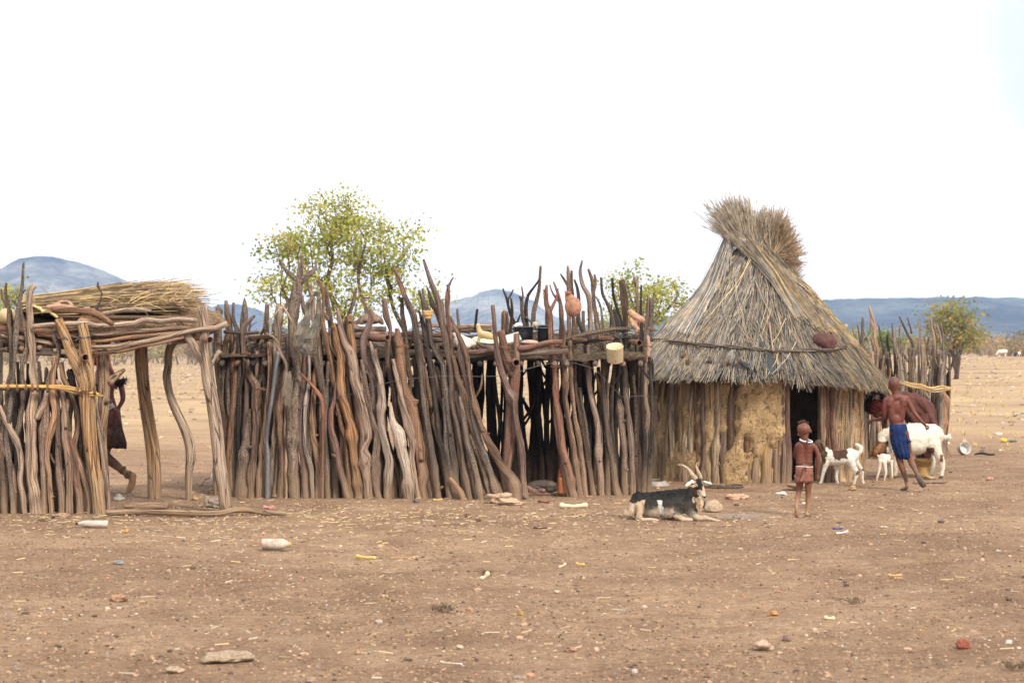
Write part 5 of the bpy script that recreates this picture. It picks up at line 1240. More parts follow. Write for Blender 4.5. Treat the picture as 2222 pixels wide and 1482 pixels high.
    yel = [((0.50, 0.39, 0.21), 5), ((0.40, 0.32, 0.20), 5), ((0.58, 0.44, 0.20), 2.5), ((0.27, 0.21, 0.15), 3), ((0.44, 0.39, 0.31), 3)]
    brn = [((0.34, 0.25, 0.165), 5), ((0.22, 0.15, 0.10), 4), ((0.44, 0.33, 0.22), 3)]
    tip = [((0.42, 0.36, 0.29), 5), ((0.52, 0.46, 0.38), 3), ((0.30, 0.25, 0.20), 3)]
    def pick(l):
        c = r.choices([q[0] for q in l], [q[1] for q in l])[0]; return mul(c, 0.75+.5*r.random())
    mb = MB()
    # tiers from the eave upward; each tier is laid at a slight slant in patches
    for tier, (s0, n, ln) in enumerate(((0.86, 3300, .30), (0.74, 2300, .34), (0.60, 1800, .40), (0.46, 1350, .46), (0.32, 950, .46), (0.20, 420, .42), (.08, 240, .36))):
        for i in range(n):
            a = r.uniform(-math.pi, math.pi)
            if abs(a) > 1.9 and r.random() < .55: continue
            s = s0+r.uniform(-.07, .07); l = ln*(.7+.5*r.random())
            sl = (0.16*noise.noise(Vector((a*2.1, tier*2.0, 1.5)))+r.gauss(0, .035))/max(.22, s)
            off = r.random()*.05+.006*(7-tier)*.3; se = s+l*.62
            cap = 1.0+.05*noise.noise(Vector((a*7, 3, 3)))+.035*r.random()
            if tier == 0: se = min(max(se, .95), cap+.03)
            se = min(se, cap+.02)
            pts = [cone(a, s-.05, off*.5), cone(a+sl*.5, (s+se)/2, off+.01), cone(a+sl, se, off+r.gauss(.006, .01))]
            if se > 1.0: pts[-1].z -= .03*r.random()
            c = pick(greys)
            if a > .55 and r.random() < .3: c = pick(yel)
            strand(mb, pts, .0034+.0030*r.random(), mul((c[0]*1.03, c[1]*.98, c[2]*.9), .80))
    # long loose reeds lying across
    for i in range(70):
        a = r.uniform(-1.5, 1.5); s = r.uniform(.3, .95); sl = r.choice((-1, 1))*r.uniform(.15, .6)*.5
        strand(mb, [cone(a, s-.12, .07), cone(a+sl*.5, s, .085), cone(a+sl, min(1, s+.12), .07)], .005, pick(greys+yel))
    link('thatch', mb.mesh(), REED, T, smooth_=False)
    # ---- the great bundle crossing over the peak from the lower right to the upper left
    def at(px, py, dy): return P(px, py, 26.4)+Vector((0, dy, 0))
    mb = MB()
    for i in range(1500):
        u = r.random(); v = r.random()
        a = 0.35+1.15*u; s = .38+.50*v*(.5+.5*u)
        B0 = cone(a, min(.93, s), .05+.05*r.random())
        wpx = 1612+44*u*r.uniform(.8, 1.2)+r.gauss(0, 4)+18*(u > .6)*(u-.6); wpy = 545+30*u+r.gauss(0, 8)-14*v
        mid = at(wpx, wpy, -.28+.20*u+r.gauss(0, .035))
        M0 = (B0+mid)*.5+Vector((.03, -.05, .02))
        fl = r.gauss(0, 1)
        w_ = r.random()**2.2; tx = 1562+50*u+fl*16+r.uniform(-8, 8); ty = 486-14*u-52*w_+abs(fl)*7
        if r.random() < .14: tx -= 12+40*w_; ty -= 6*r.random()
        tp = at(tx, ty, -.22+.1*u+r.gauss(0, .08))
        c = pick(yel if u > .55 else greys+yel) if r.random() < .8 else pick(brn)
        strand(mb, [B0, M0, mid], .0065+.003*r.random(), c)
        strand(mb, [mid, (mid+tp)*.5+Vector((-.012, 0, -.01)), tp], .0050, pick(tip))
        if r.random() < .25: tp2 = tp+(tp-mid).normalized()*(.06+.14*r.random())+Vector((r.gauss(0, .03), r.gauss(0, .05), r.gauss(.02, .03))); strand(mb, [tp, tp2], .0024, pick(tip))
    link('crossing_bundle', mb.mesh(), REEDY, T, smooth_=False, label='long yellow and brown reeds laid diagonally over the peak')
    # ---- the second plume behind, flaring to the upper right, brown and feathery
    mb = MB()
    for i in range(1250):
        u = r.random(); th = r.random()
        # neck behind the peak, tips fan between straight up and hard right
        nk = at(1636+34*u+r.gauss(0, 7), 560+30*u+r.gauss(0, 12), .06+r.gauss(0, .10))
        f = th
        tx = 1634+104*f**.85+r.gauss(0, 8); ty = 478+6*f+95*f**3+r.gauss(0, 14)-6*math.sin(f*3.1)
        if r.random() < .22: tx += 16*r.random(); ty -= 26*r.random()
        tp = at(tx, ty, .10+r.gauss(0, .16))
        B0 = at(1600+20*u-45*r.random()*0+r.gauss(0, 10), 640+r.gauss(0, 14), .12)
        mm = (nk+tp)*.5+Vector((.03, 0, -.01))
        strand(mb, [nk, mm, tp], .0048, pick(brn if f > .45 else tip+brn))
        for q in range(3):   # feathery seed heads
            k = .55+.45*r.random(); b0 = mm.lerp(tp, k*.9); dr = (tp-mm).normalized()
            e = b0+(dr+Vector((r.gauss(0, .45), r.gauss(0, .4), r.gauss(.1, .4)))).normalized()*(.05+.09*r.random())
            strand(mb, [b0, e], .0024, pick(brn if f > .45 else tip))
    for i in range(260):
        f = r.random(); nk = at(1690+30*f+r.gauss(0, 4), 590+34*f+r.gauss(0, 8), .0+r.gauss(0, .06)); tp = nk+Vector((.10+.10*r.random(), r.gauss(0, .05), .22*r.random()-.02))
        strand(mb, [nk, tp], .0035, pick(brn))
    link('feathered_plume', mb.mesh(), REED, T, smooth_=False, label='brown feathery reed heads flaring to the upper right')
    # bundle along the left edge up to the peak
    mb = MB()
    for i in range(520):
        v = r.random(); a = -1.25+.5*r.random(); B0 = cone(a, .25+.5*v, .05+.03*r.random()); N_ = at(1572+16*r.random()+r.gauss(0, 3), 524+r.gauss(0, 8), -.12+r.gauss(0, .05))
        tp = N_+Vector((.03+.16*r.random(), 0, .12+.12*r.random()))
        strand(mb, [B0, (B0+N_)*.5+Vector((.05*v, -.02, -.055*v)), N_], .006, pick(greys)); strand(mb, [N_, tp], .004, pick(tip))
    link('edge_bundle', mb.mesh(), REED, T, smooth_=False)
    # ---- rope of twisted bark round the skirt of the roof
    mb = MB(); pr = [(1340, 738), (1410, 741), (1470, 746), (1530, 747), (1590, 752), (1640, 757), (1700, 762), (1760, 759), (1800, 757), (1838, 752)]
    def onroof(px, py, off):
        best = None
        for si in range(20, 106):
            for ai in range(-78, 79, 2):
                p = cone(ai/50, si/100, off); e = (1111+p.x/p.y*FPX-px)**2+(HORIZ-(p.z-HC)*FPX/p.y-py)**2
                if best is None or e < best[0]: best = (e, p)
        return best[1]
    base = [onroof(a, b, .085) for a, b in pr]
    for q in range(3): tube(mb, [(p+Vector((0, -.012*math.sin(i*2.2+q*2.1), .014*math.cos(i*2.2+q*2.1))), .010 if i < 7 else .013) for i, p in enumerate(base)], 7, .05, .2, q)
    for i in range(24):
        k = r.uniform(0, len(base)-1.01); p = base[int(k)].lerp(base[int(k)+1], k % 1); tube(mb, [(p, .005), (p+Vector((r.gauss(0, .06), -.03, r.gauss(-.03, .05))), .003)], 5, .05, .1, i)
    link('roof_rope', mb.mesh(), W['bark'], T)
    mb = MB(); p = onroof(1672, 700, .10); q = onroof(1674, 765, .10); tube(mb, [(p, .014), (p.lerp(q, .5), .012), (q, .014)], 8, .05, .1, 2); link('roof_stick', mb.mesh(), W['tan'], T)
    for px, y0, y1 in ((1492, 775, 812), (1538, 770, 820), (1571, 778, 815), (1588, 776, 812), (1604, 772, 812), (1485, 762, 790)):   # wall pole ends poking through the thatch
        mb = MB(); a = onroof(px, y0, .13); tube(mb, [(a, .008), (a+Vector((0, .01, -.06)), .03), (a+Vector((0.02, .08, -.30)), .035)], 8, .04, .1, px); link('pole_end', mb.mesh(), W['bark'], T)
    # black plastic flap above the door
    def sheet(name, pts, label, mat, t=.006):
        mb = MB(); nr = len(pts); nc = len(pts[0]); f = []
        for s in (0, 1):
            for row in pts:
                for p in row: f.append(mb.vert(p+Vector((0, t*s, 0))))
        for j in range(nr-1):
            for i in range(nc-1):
                a = j*nc+i; mb.face((a, a+1, a+nc+1, a+nc)); a += nr*nc; mb.face((a, a+nc, a+nc+1, a+1))
        B = nr*nc
        for i in range(nc-1): mb.face((i, B+i, B+i+1, i+1)); a = (nr-1)*nc+i; mb.face((a, a+1, B+a+1, B+a))
        for j in range(nr-1): a = j*nc; mb.face((a, a+nc, B+a+nc, B+a)); a = j*nc+nc-1; mb.face((a, B+a, B+a+nc, a+nc))
        return link(name, mb.mesh(), mat, T, label=label)
    M['tarp'] = plain_mat('dark_sheet', (0.018, 0.021, 0.025), .5, 14, .55, .02, spec=.5)
    rows = []
    prof = [(1632, 799, 1628, 803), (1642, 788, 1636, 812), (1650, 770, 1645, 822), (1662, 766, 1660, 828), (1675, 771, 1672, 815), (1687, 782, 1686, 808), (1695, 792, 1699, 804)]
    ft = P(1660, 800, 24.5)
    for j in range(7):
        t = j/6; row = []
        for i, (xa, ya, xb, yb) in enumerate(prof):
            row.append(P(xa+(xb-xa)*t, ya+(yb-ya)*t, 24.80-.24*t-.05*math.sin(i*1.9+t*2)+.02*(i % 2)))
        rows.append(row)
    sheet('door_flap', rows, 'dark plastic sheet tucked under the thatch above the door', M['tarp'])
    rows = [[P(1600+i*6+t*10, 776+i*4+t*16-(i-2)**2*1.0, 24.66-.05*t+.02*i) for i in range(5)] for t in (0, .5, 1)]
    sheet('door_flap', rows, None, M['tarp'])
    # hut floor sill and dim inside step
    mb = MB(); tube(mb, [(wp(d0, RW+.02, .0), .03), (wp(d1, RW+.02, .0), .03)], 8, .05, .1, 1); link('sill', mb.mesh(), W['hut'], T)
    HUT['onroof'] = onroof
HUT = {}
hut()

def hide_bundle(name, label, cat, loc, s, seed, mat, group=None):
    """crumpled roll of cloth or hide"""
    bm = bmesh.new(); bmesh.ops.create_icosphere(bm, subdivisions=4, radius=1)
    mb = MB()
    for v in bm.verts:
        p = v.co.copy(); k = 1+.22*noise.noise(p*1.3+Vector((seed, 0, 0)))+.12*abs(noise.noise(p*3.2+Vector((0, seed, 0))))-.05*math.sin(p.x*13+3*noise.noise(p*2))*.8
        q = p*k; mb.vert(Vector(loc)+Vector((q.x*s[0]+q.z*s[3], q.y*s[1], q.z*s[2]-q.x*s[3])))
    for f in bm.faces: mb.face([v.index for v in f.verts])
    bm.free(); return top(name, mb.mesh(), mat, label, cat, group)
p = HUT['onroof'](1787, 742, .10)
hide_bundle('cloth_bundle', 'dark maroon cloth bundle wedged on the right slope of the thatch', 'cloth', p, (.14, .09, .10, .05), 3.3, plain_mat('maroon_cloth', (0.085, 0.038, 0.035), .4, 14, .8, .01))
# ================================================================ PEOPLE AND ANIMALS
# each body is laid out in a zoom window of the photo at the body's own distance, then fused into one surface
class Fig:
    def __init__(s, ox, oy, k, d):
        s.ox, s.oy, s.k, s.d = ox, oy, k, d; s.items = []; s.m = d/FPX/k
    def W(s, x, y, dd=0.0):
        px = s.ox+x/s.k; py = s.oy+y/s.k
        return Vector(((px-1111)/FPX*s.d, s.d+dd, HC+(HORIZ-py)/FPX*s.d))
    def inv(s, p):
        px = p.x/s.d*FPX+1111; py = HORIZ-(p.z-HC)/s.d*FPX
        return (px-s.ox)*s.k, (py-s.oy)*s.k
    def limb(s, pts):
        """pts: (x, y, depth m, radius in window px)"""
        s.items.append(('c', [(s.W(x, y, dd), r*s.m) for x, y, dd, r in pts]))
    def ball(s, x, y, dd, rx, ry, rz, rot=0.0, yaw=0.0):
        """ellipsoid radii: across, depth, height, in window px; rot rolls it in the picture plane"""
        s.items.append(('e', s.W(x, y, dd), rx*s.m, ry*s.m, rz*s.m, rot, yaw))
    def build(s, name, mat, parent, voxel=0.008, smooth_it=5, paint=None):
        bm = bmesh.new()
        def sph(c, mtx, sub=3):
            r_ = bmesh.ops.create_icosphere(bm, subdivisions=sub, radius=1.0)
            for v in r_['verts']: v.co = c+mtx@v.co
        for it in s.items:
            if it[0] == 'e':
                _, c, rx, ry, rz, rot, yaw = it
                sph(c, Matrix.Rotation(rot, 3, 'Y')@Matrix.Rotation(yaw, 3, 'Z')@Matrix.Diagonal((rx, ry, rz)))
            else:
                pts = it[1]
                if len(pts) > 2: pts = catmull(pts, 0.02)
                else: pts = catmull(pts, 0.02)
                for a, b in zip(pts, pts[1:]):
                    L_ = (b[0]-a[0]).length; n = max(1, int(L_/(max(0.004, min(a[1], b[1]))*0.35)))
                    for i in range(n):
                        t = i/n; r = a[1]*(1-t)+b[1]*t; sph(a[0].lerp(b[0], t), Matrix.Diagonal((r, r, r)), 2)
                sph(pts[-1][0], Matrix.Diagonal((pts[-1][1],)*3), 2)
        me = bpy.data.meshes.new('tmp'); bm.to_mesh(me); bm.free()
        o = bpy.data.objects.new('tmp', me); COL.objects.link(o)
        md = o.modifiers.new('r', 'REMESH'); md.mode = 'VOXEL'; md.voxel_size = voxel
        if smooth_it:
            sm = o.modifiers.new('s', 'SMOOTH'); sm.factor = 0.5; sm.iterations = smooth_it
        dg = bpy.context.evaluated_depsgraph_get(); out = bpy.data.meshes.new_from_object(o.evaluated_get(dg))
        bpy.data.objects.remove(o); bpy.data.meshes.remove(me)
        if paint:
            ca = out.color_attributes.new('tint', 'FLOAT_COLOR', 'POINT'); data = []
            for v in out.vertices:
                x, y = s.inv(v.co); c = paint(x, y, v.co.y-s.d, v.co); data += [c[0], c[1], c[2], 1.0]
            ca.data.foreach_set('color', data)
        s.items = []
        return link(name, out, mat, parent)

def mixv(a, b, t): t = max(0, min(1, t)); return tuple(a[i]*(1-t)+b[i]*t for i in range(3))
def skin_mat(name, base, dusty=(0.30, 0.20, 0.13), spec=.4):
    m, nt, b = newmat(name); L = nt.links
    a = nd(nt, 'ShaderNodeAttribute'); a.attribute_name = 'tint'; ge = nd(nt, 'ShaderNodeNewGeometry')
    n = noise_tex(nt, ge.outputs['Position'], 22, 4); r = ramp(nt, [(0.3, (0.82, 0.80, 0.80)), (0.7, (1.15, 1.13, 1.1))]); L.new(n.outputs[0], r.inputs[0])
    L.new(mixc(nt, a.outputs['Color'], r.outputs[0], 1.0, 'MULTIPLY'), b.inputs['Base Color'])
    b.inputs['Roughness'].default_value = .52; b.inputs['Specular IOR Level'].default_value = spec
    b.inputs['Subsurface Weight'].default_value = 0.08; b.inputs['Subsurface Radius'].default_value = (0.02, 0.008, 0.004); b.inputs['Subsurface Scale'].default_value = .5
    return m
def fur_mat(name):
    m, nt, b = newmat(name); L = nt.links
    a = nd(nt, 'ShaderNodeAttribute'); a.attribute_name = 'tint'; ge = nd(nt, 'ShaderNodeNewGeometry')
    mp = nd(nt, 'ShaderNodeMapping'); mp.inputs['Scale'].default_value = (60, 60, 18); L.new(ge.outputs['Position'], mp.inputs[0])
    n = noise_tex(nt, mp.outputs[0], 2, 4, .7); r = ramp(nt, [(0.3, (0.70, 0.68, 0.66)), (0.7, (1.22, 1.2, 1.17))]); L.new(n.outputs[0], r.inputs[0])
    L.new(mixc(nt, a.outputs['Color'], r.outputs[0], 1.0, 'MULTIPLY'), b.inputs['Base Color']); b.inputs['Roughness'].default_value = .8
    bump(nt, b, n.outputs[0], .006, .8)
    return m
SKIN = skin_mat('skin', None); FUR = fur_mat('coat')
def flat_mat(name, c, **k): return plain_mat(name, c, .2, 25, **k)
M['horn'] = plain_mat('horn', (0.36, 0.27, 0.19), .3, 40, .6, .003)
M['black'] = plain_mat('black_soft', (0.018, 0.015, 0.014), .3, 30, .6, .002)
M['bead_white'] = plain_mat('white_beads', (0.70, 0.68, 0.64), .15, 90, .4, .003)

def loft(rings, seg=40, thick=0.004, fold=0.0, nf=9, seed=0.0, close=True, ph=0.0):
    """cloth shell through rings (centre, rx, ry) with hanging folds that deepen downward"""
    mb = MB(); n = len(rings); ids = [[], []]
    for s in (0, 1):
        for j, (c, rx, ry) in enumerate(rings):
            t = j/(n-1); row = []
            for k in range(seg):
                a = 2*math.pi*k/seg
                f = 1+fold*(0.25+0.75*t)*(math.sin(a*nf+seed+2.0*noise.noise(Vector((math.cos(a)*2, math.sin(a)*2, seed))))*.7+noise.noise(Vector((math.cos(a)*4+seed, math.sin(a)*4, t*1.5))))
                q = f-(thick/max(rx, .01))*s
                z = 0.02*noise.noise(Vector((math.cos(a)*3, math.sin(a)*3, seed+5)))*(j == n-1)
                row.append(mb.vert(Vector(c)+Vector((math.cos(a)*rx*q, math.sin(a)*ry*q, z))))
            ids[s].append(row)
    for j in range(n-1):
        for k in range(seg):
            k2 = (k+1) % seg; a, b = ids[0][j], ids[0][j+1]; mb.face((a[k], b[k], b[k2], a[k2])); a, b = ids[1][j], ids[1][j+1]; mb.face((a[k], a[k2], b[k2], b[k]))
    for j in (0, n-1):
        for k in range(seg):
            k2 = (k+1) % seg; q = (ids[0][j][k], ids[0][j][k2], ids[1][j][k2], ids[1][j][k]); mb.face(q if j == 0 else q[::-1])
    return mb.mesh()

# ---------------------------------------------------------------- small child walking to the hut
def child():
    F = Fig(1640, 880, 5.7, gd(1119)); d = F.d
    b = F.W(620, 1365); b.z = 0
    T = thing('person', 'small child with white neck ring and pink loincloth walking away towards the hut door', 'person', b)
    c0 = (0.118, 0.033, 0.019); c1 = (0.145, 0.058, 0.030); dust = (0.30, 0.18, 0.105)
    def paint(x, y, dd, co):
        n = noise.noise(co*9)*.5; t = smooth(1040, 1260, y+60*n)
        c = mixv(c0, c1, smooth(640, 820, y)); c = mixv(c, dust, t*.95)
        if y < 400: c = mixv(c, (0.165, 0.068, 0.042), .6)
        if y < 420 and 545 < x < 640 and y > 330: c = mul(c, .9)
        return c
    # head, neck
    F.ball(592, 290, .0, 82, 88, 78); F.ball(592, 325, .015, 72, 76, 76); F.ball(600, 345, .03, 52, 60, 52)
    F.ball(521, 362, .0, 9, 14, 20, -.15); F.ball(683, 322, .0, 9, 14, 24, .1)      # ears
    F.ball(602, 345, .078, 12, 14, 14); F.ball(600, 372, .07, 22, 14, 8)            # nose and mouth on the far side
    F.limb([(604, 380, .0, 46), (608, 440, .0, 44), (606, 480, .0, 52)])
    # trunk
    F.limb([(530, 490, .01, 36), (606, 478, .01, 44), (700, 498, .01, 40)])
    F.limb([(560, 500, .01, 62), (555, 600, .01, 56), (560, 700, .01, 62)]); F.limb([(655, 505, .01, 62), (650, 600, .01, 56), (645, 700, .01, 62)])
    F.ball(606, 600, .035, 88, 62, 120); F.ball(602, 715, .05, 88, 74, 80)
    F.ball(602, 790, .0, 106, 66, 80); F.ball(552, 855, -.01, 58, 62, 66); F.ball(655, 850, -.01, 58, 62, 66)
    # far arm carried in front, near arm hanging and slightly bent
    F.limb([(512, 500, .01, 30), (500, 580, .05, 26), (512, 650, .12, 20), (548, 640, .17, 16), (570, 625, .2, 15)])
    F.ball(590, 620, .21, 22, 14, 14)
    F.limb([(728, 512, .0, 34), (762, 590, -.01, 29), (768, 660, -.02, 25), (764, 740, -.01, 22), (762, 815, .01, 17), (762, 840, .02, 17)])
    F.ball(764, 868, .02, 19, 12, 28)
    for x0, y0, x1, y1, x2, y2, dd in ((752, 885, 745, 905, 748, 922, .03), (762, 890, 760, 915, 766, 936, .025), (772, 888, 776, 912, 784, 930, .02), (779, 880, 788, 900, 796, 914, .015)):
        F.limb([(x0, y0, .02, 7), (x1, y1, dd, 6.2), (x2, y2, dd+.005, 5)])
    F.limb([(750, 862, .03, 8), (738, 882, .045, 7), (738, 897, .05, 5.5)])
    # standing leg
    F.limb([(655, 880, .0, 54), (652, 960, .0, 48), (648, 1060, .0, 38), (648, 1100, .0, 36), (650, 1170, .0, 36), (640, 1250, .0, 27), (628, 1310, .0, 22), (626, 1345, -.01, 24)])
    F.limb([(626, 1350, -.01, 18), (650, 1352, .06, 19), (675, 1350, .11, 15)])
    for i, (x, y) in enumerate(((658, 1352), (668, 1352), (677, 1352), (685, 1351), (692, 1350))): F.limb([(x-10, y, .10, 7), (x, y+2, .135-.006*i, 7)])
    # trailing leg, sole towards the camera
    F.limb([(552, 890, .0, 54), (545, 970, .02, 48), (538, 1060, .03, 38), (533, 1095, .03, 36), (510, 1140, -.05, 35), (485, 1180, -.13, 26), (472, 1200, -.18, 24)])
    F.limb([(466, 1215, -.20, 25), (466, 1270, -.21, 24), (470, 1330, -.19, 26), (476, 1350, -.17, 22)])
    for i, x in enumerate((456, 467, 478, 488, 497)): F.limb([(x, 1345, -.175, 8), (x+2, 1366-i*2, -.14, 7)])
    F.build('body', SKIN, T, .0062, 3, paint)
    # tuft of hair left on the crown
    mb = MB(); r = random.Random(2)
    for i in range(46):
        x = 530+r.random()*108; y = 232-26*math.sin((x-520)/130*3.14)+r.gauss(0, 4); p = F.W(x, y, .0+r.gauss(0, .03)); strand(mb, [p, p+Vector((r.gauss(0, .012), r.gauss(0, .01), .012+.014*r.random()))], .0045, (0.09, 0.05, 0.03))
    link('hair', mb.mesh(), REEDY, T)
    # bead ring
    mb = MB(); c = F.W(622, 432); 
    ring = [(c+Vector((math.cos(a)*74*F.m, math.sin(a)*.062, -.010*math.cos(a)-.012*math.sin(a)*-1)), 9.5*F.m) for a in [i/28*6.2832 for i in range(29)]]
    tube(mb, ring, 9, .02, .05, 1, cap=False); nk = link('necklace', mb.mesh(), M['bead_white'], T)
    mb = MB(); tube(mb, [(p, r_*1.06) for p, r_ in ring[20:23]], 9, .02, .02, 2); link('blue_bead', mb.mesh(), flat_mat('blue_bead', (0.03, 0.035, 0.22)), nk)
    # waist string and pink wrap
    mb = MB(); c = F.W(600, 752); wr = [(c+Vector((math.cos(a)*106*F.m, math.sin(a)*74*F.m, .004*math.sin(a*2))), 4.2*F.m) for a in [i/30*6.2832 for i in range(31)]]
    tube(mb, wr, 7, .02, .05, 1, cap=False); link('waist_string', mb.mesh(), M['bead_white'], T)
    pk = plain_mat('pink_cloth', (0.22, 0.088, 0.066), .3, 18, .85, .008)
    link('loincloth', loft([(F.W(600, 752), 107*F.m, 76*F.m), (F.W(600, 800), 108*F.m, 80*F.m), (F.W(600, 860), 112*F.m, 84*F.m), (F.W(598, 910), 114*F.m, 84*F.m), (F.W(594, 946), 116*F.m, 86*F.m)], 48, .004, .035, 9, 3.0), pk, T)
    mb = MB()    # folded end of the cloth hanging over the back
    P0 = [F.W(575, 754, -.088), F.W(612, 754, -.09), F.W(560, 860, -.103), F.W(600, 850, -.108), F.W(525, 918, -.105), F.W(552, 925, -.112)]
    q = [mb.vert(p) for p in P0]+[mb.vert(p+Vector((0, .012, 0))) for p in P0]
    for a, b_, c_, d_ in ((0, 1, 3, 2), (2, 3, 5, 4)): mb.face((q[a], q[c_*0+d_], q[c_], q[b_])); mb.face((q[a+6], q[b_+6], q[c_+6], q[d_+6]))
    for a, b_ in ((0, 2), (2, 4), (4, 5), (5, 3), (3, 1), (1, 0)): mb.face((q[a], q[b_], q[b_+6], q[a+6]))
    link('cloth_end', mb.mesh(), pk, T)
    mb = MB(); c = F.W(762, 822, .01); tube(mb, [(c+Vector((math.cos(a)*19*F.m, math.sin(a)*19*F.m, .002)), 3*F.m) for a in [i/16*6.2832 for i in range(17)]], 6, .02, .05, 1, cap=False); link('bracelet', mb.mesh(), M['rust'], T)
child()

# ---------------------------------------------------------------- older boy running
def boy():
    F = Fig(1840, 780, 4.631, gd(1064)); b = F.W(585, 1310); b.z = 0
    T = thing('person', 'boy in a dark blue wrap running away with arms out beside the white goat', 'person', b)
    c0 = (0.118, 0.031, 0.020); leg = (0.15, 0.068, 0.048)
    def paint(x, y, dd, co):
        c = mixv(c0, leg, smooth(900, 1050, y+30*noise.noise(co*8))); c = mixv(c, (0.26, 0.17, 0.11), smooth(1180, 1320, y)*.7)
        if y < 330: c = mixv(c, (0.12, 0.048, 0.032), .8)
        if y < 245: c = mixv(c, (0.085, 0.042, 0.032), smooth(250, 190, y)*.6)
        return c
    F.ball(462, 238, .0, 57, 66, 68); F.ball(466, 268, .012, 54, 60, 64); F.ball(474, 305, .03, 40, 46, 42)
    F.ball(522, 272, .0, 7, 12, 20, .1); F.ball(408, 285, .0, 7, 12, 18, -.1); F.ball(480, 285, .085, 9, 12, 12); F.ball(480, 312, .08, 18, 9, 6)
    F.limb([(472, 310, .0, 36), (474, 350, .0, 34), (474, 385, .0, 42)])
    F.limb([(388, 402, .0, 28), (474, 380, .0, 36), (586, 388, .0, 30)])
    F.limb([(425, 420, .0, 48), (432, 500, .0, 44), (448, 600, .0, 40)]); F.limb([(552, 415, .0, 50), (540, 500, .0, 44), (528, 600, .0, 40)])
    F.ball(486, 480, .02, 82, 56, 110); F.ball(490, 610, .01, 74, 52, 80)
    F.ball(415, 448, -.035, 26, 20, 40, .3); F.ball(552, 445, -.035, 26, 20, 40, -.3)     # shoulder blades
    F.ball(508, 700, .0, 88, 62, 78)
    # left arm bent forward
    F.limb([(380, 410, .0, 29), (366, 480, .0, 26), (368, 560, .02, 23), (366, 590, .05, 22), (335, 606, .12, 20), (300, 612, .18, 16), (285, 615, .2, 15)])
    F.ball(262, 622, .21, 24, 18, 17)
    for x0, y0, x1, y1 in ((250, 612, 232, 606), (246, 622, 228, 622), (248, 632, 232, 638), (254, 640, 242, 648)): F.limb([(x0, y0, .21, 8), (x1, y1, .215, 7.5), (x1+12, y1+6, .20, 6.5)])
    F.limb([(270, 608, .2, 8), (285, 602, .19, 7)])
    # right arm swung out
    F.limb([(592, 402, .0, 30), (620, 460, -.01, 26), (655, 525, -.02, 23), (690, 575, -.04, 21), (735, 625, -.05, 17), (765, 655, -.05, 15)])
    F.ball(788, 678, -.05, 24, 17, 22, .5)
    for dx, dy in ((14, 4), (10, 12), (2, 18), (-7, 20)): F.limb([(784+dx*.6, 680+dy*.6, -.05, 8), (786+dx, 682+dy, -.06, 7.5), (778+dx, 684+dy, -.075, 6.5)])
    F.limb([(775, 675, -.06, 8), (772, 690, -.075, 7)])
    # pushing leg
    F.limb([(465, 740, .0, 50), (488, 850, .0, 46), (510, 960, .0, 40), (525, 1030, .0, 36), (545, 1090, .0, 34), (575, 1180, .0, 25), (590, 1240, .0, 19), (592, 1275, -.02, 20)])
    F.limb([(592, 1285, -.02, 17), (578, 1300, .04, 18), (560, 1308, .09, 15)])
    for i in range(4): F.limb([(566-i*5, 1308, .09, 6), (558-i*5, 1312, .12, 6)])
    # trailing leg bent back
    F.limb([(560, 740, .0, 52), (590, 840, .02, 46), (612, 930, .03, 38), (625, 980, .02, 36), (630, 1040, -.08, 34), (645, 1100, -.18, 25), (652, 1135, -.24, 20)])
    F.limb([(655, 1150, -.27, 24), (680, 1195, -.28, 24), (705, 1235, -.26, 26), (715, 1245, -.24, 20)])
    F.build('body', SKIN, T, .007, 3, paint)
    bl = plain_mat('blue_cloth', (0.008, 0.022, 0.085), .45, 22, .9, .01)
    rings = [(F.W(504, 650), 82*F.m, 60*F.m), (F.W(507, 700), 90*F.m, 68*F.m), (F.W(512, 780), 90*F.m, 70*F.m), (F.W(524, 860), 86*F.m, 70*F.m), (F.W(540, 930), 80*F.m, 70*F.m), (F.W(556, 1000), 66*F.m, 66*F.m)]
    link('blue_wrap', loft(rings, 64, .004, .09, 11, 1.0), bl, T)
    mb = MB()
    for k in range(5):
        tube(mb, [(F.W(590+k*2, 810+k*3, -.05), .012), (F.W(602+k*4, 822, -.06), .014), (F.W(622, 826-k*3, -.05), .006)], 6, .01, .2, k)
    link('cloth_knot', mb.mesh(), bl, T)
    # rubber sandals
    def sole(pts, nm):
        mb = MB(); tube(mb, pts, 10, .02, .05, 1); me = mb.mesh(); link(nm, me, M['tyre'], T)
    mb = MB(); n = Vector((.0, -1, -.15)).normalized()
    L0 = [(648, 1150, 14), (655, 1175, 24), (672, 1205, 24), (695, 1235, 30), (712, 1258, 24), (722, 1265, 8)]
    top_, bot = [], []
    for s, off in ((0, -.30), (1, -.318)):
        lst = []
        for x, y, w in L0: lst += [(mb.vert(F.W(x-w*.85, y+w*.45, off)), mb.vert(F.W(x+w*.85, y-w*.45, off)))]
        (top_ if s == 0 else bot).extend(lst)
    for j in range(5):
        a, b_ = top_[j], top_[j+1]; mb.face((a[0], b_[0], b_[1], a[1])); a2, b2 = bot[j], bot[j+1]; mb.face((a2[0], a2[1], b2[1], b2[0])); mb.face((a[0], a2[0], b2[0], b_[0])); mb.face((a[1], b_[1], b2[1], a2[1]))
    for j in (0, 5): a, a2 = top_[j], bot[j]; mb.face((a[0], a[1], a2[1], a2[0]))
    link('sandal', mb.mesh(), M['tyre'], T)
    mb = MB(); p = F.W(575, 1322, .04); mb.box(p, .085, .20, .016); link('sandal', mb.mesh(), M['tyre'], T)
M['tyre'] = plain_mat('old_rubber', (0.075, 0.06, 0.05), .4, 20, .8, .004)
boy()

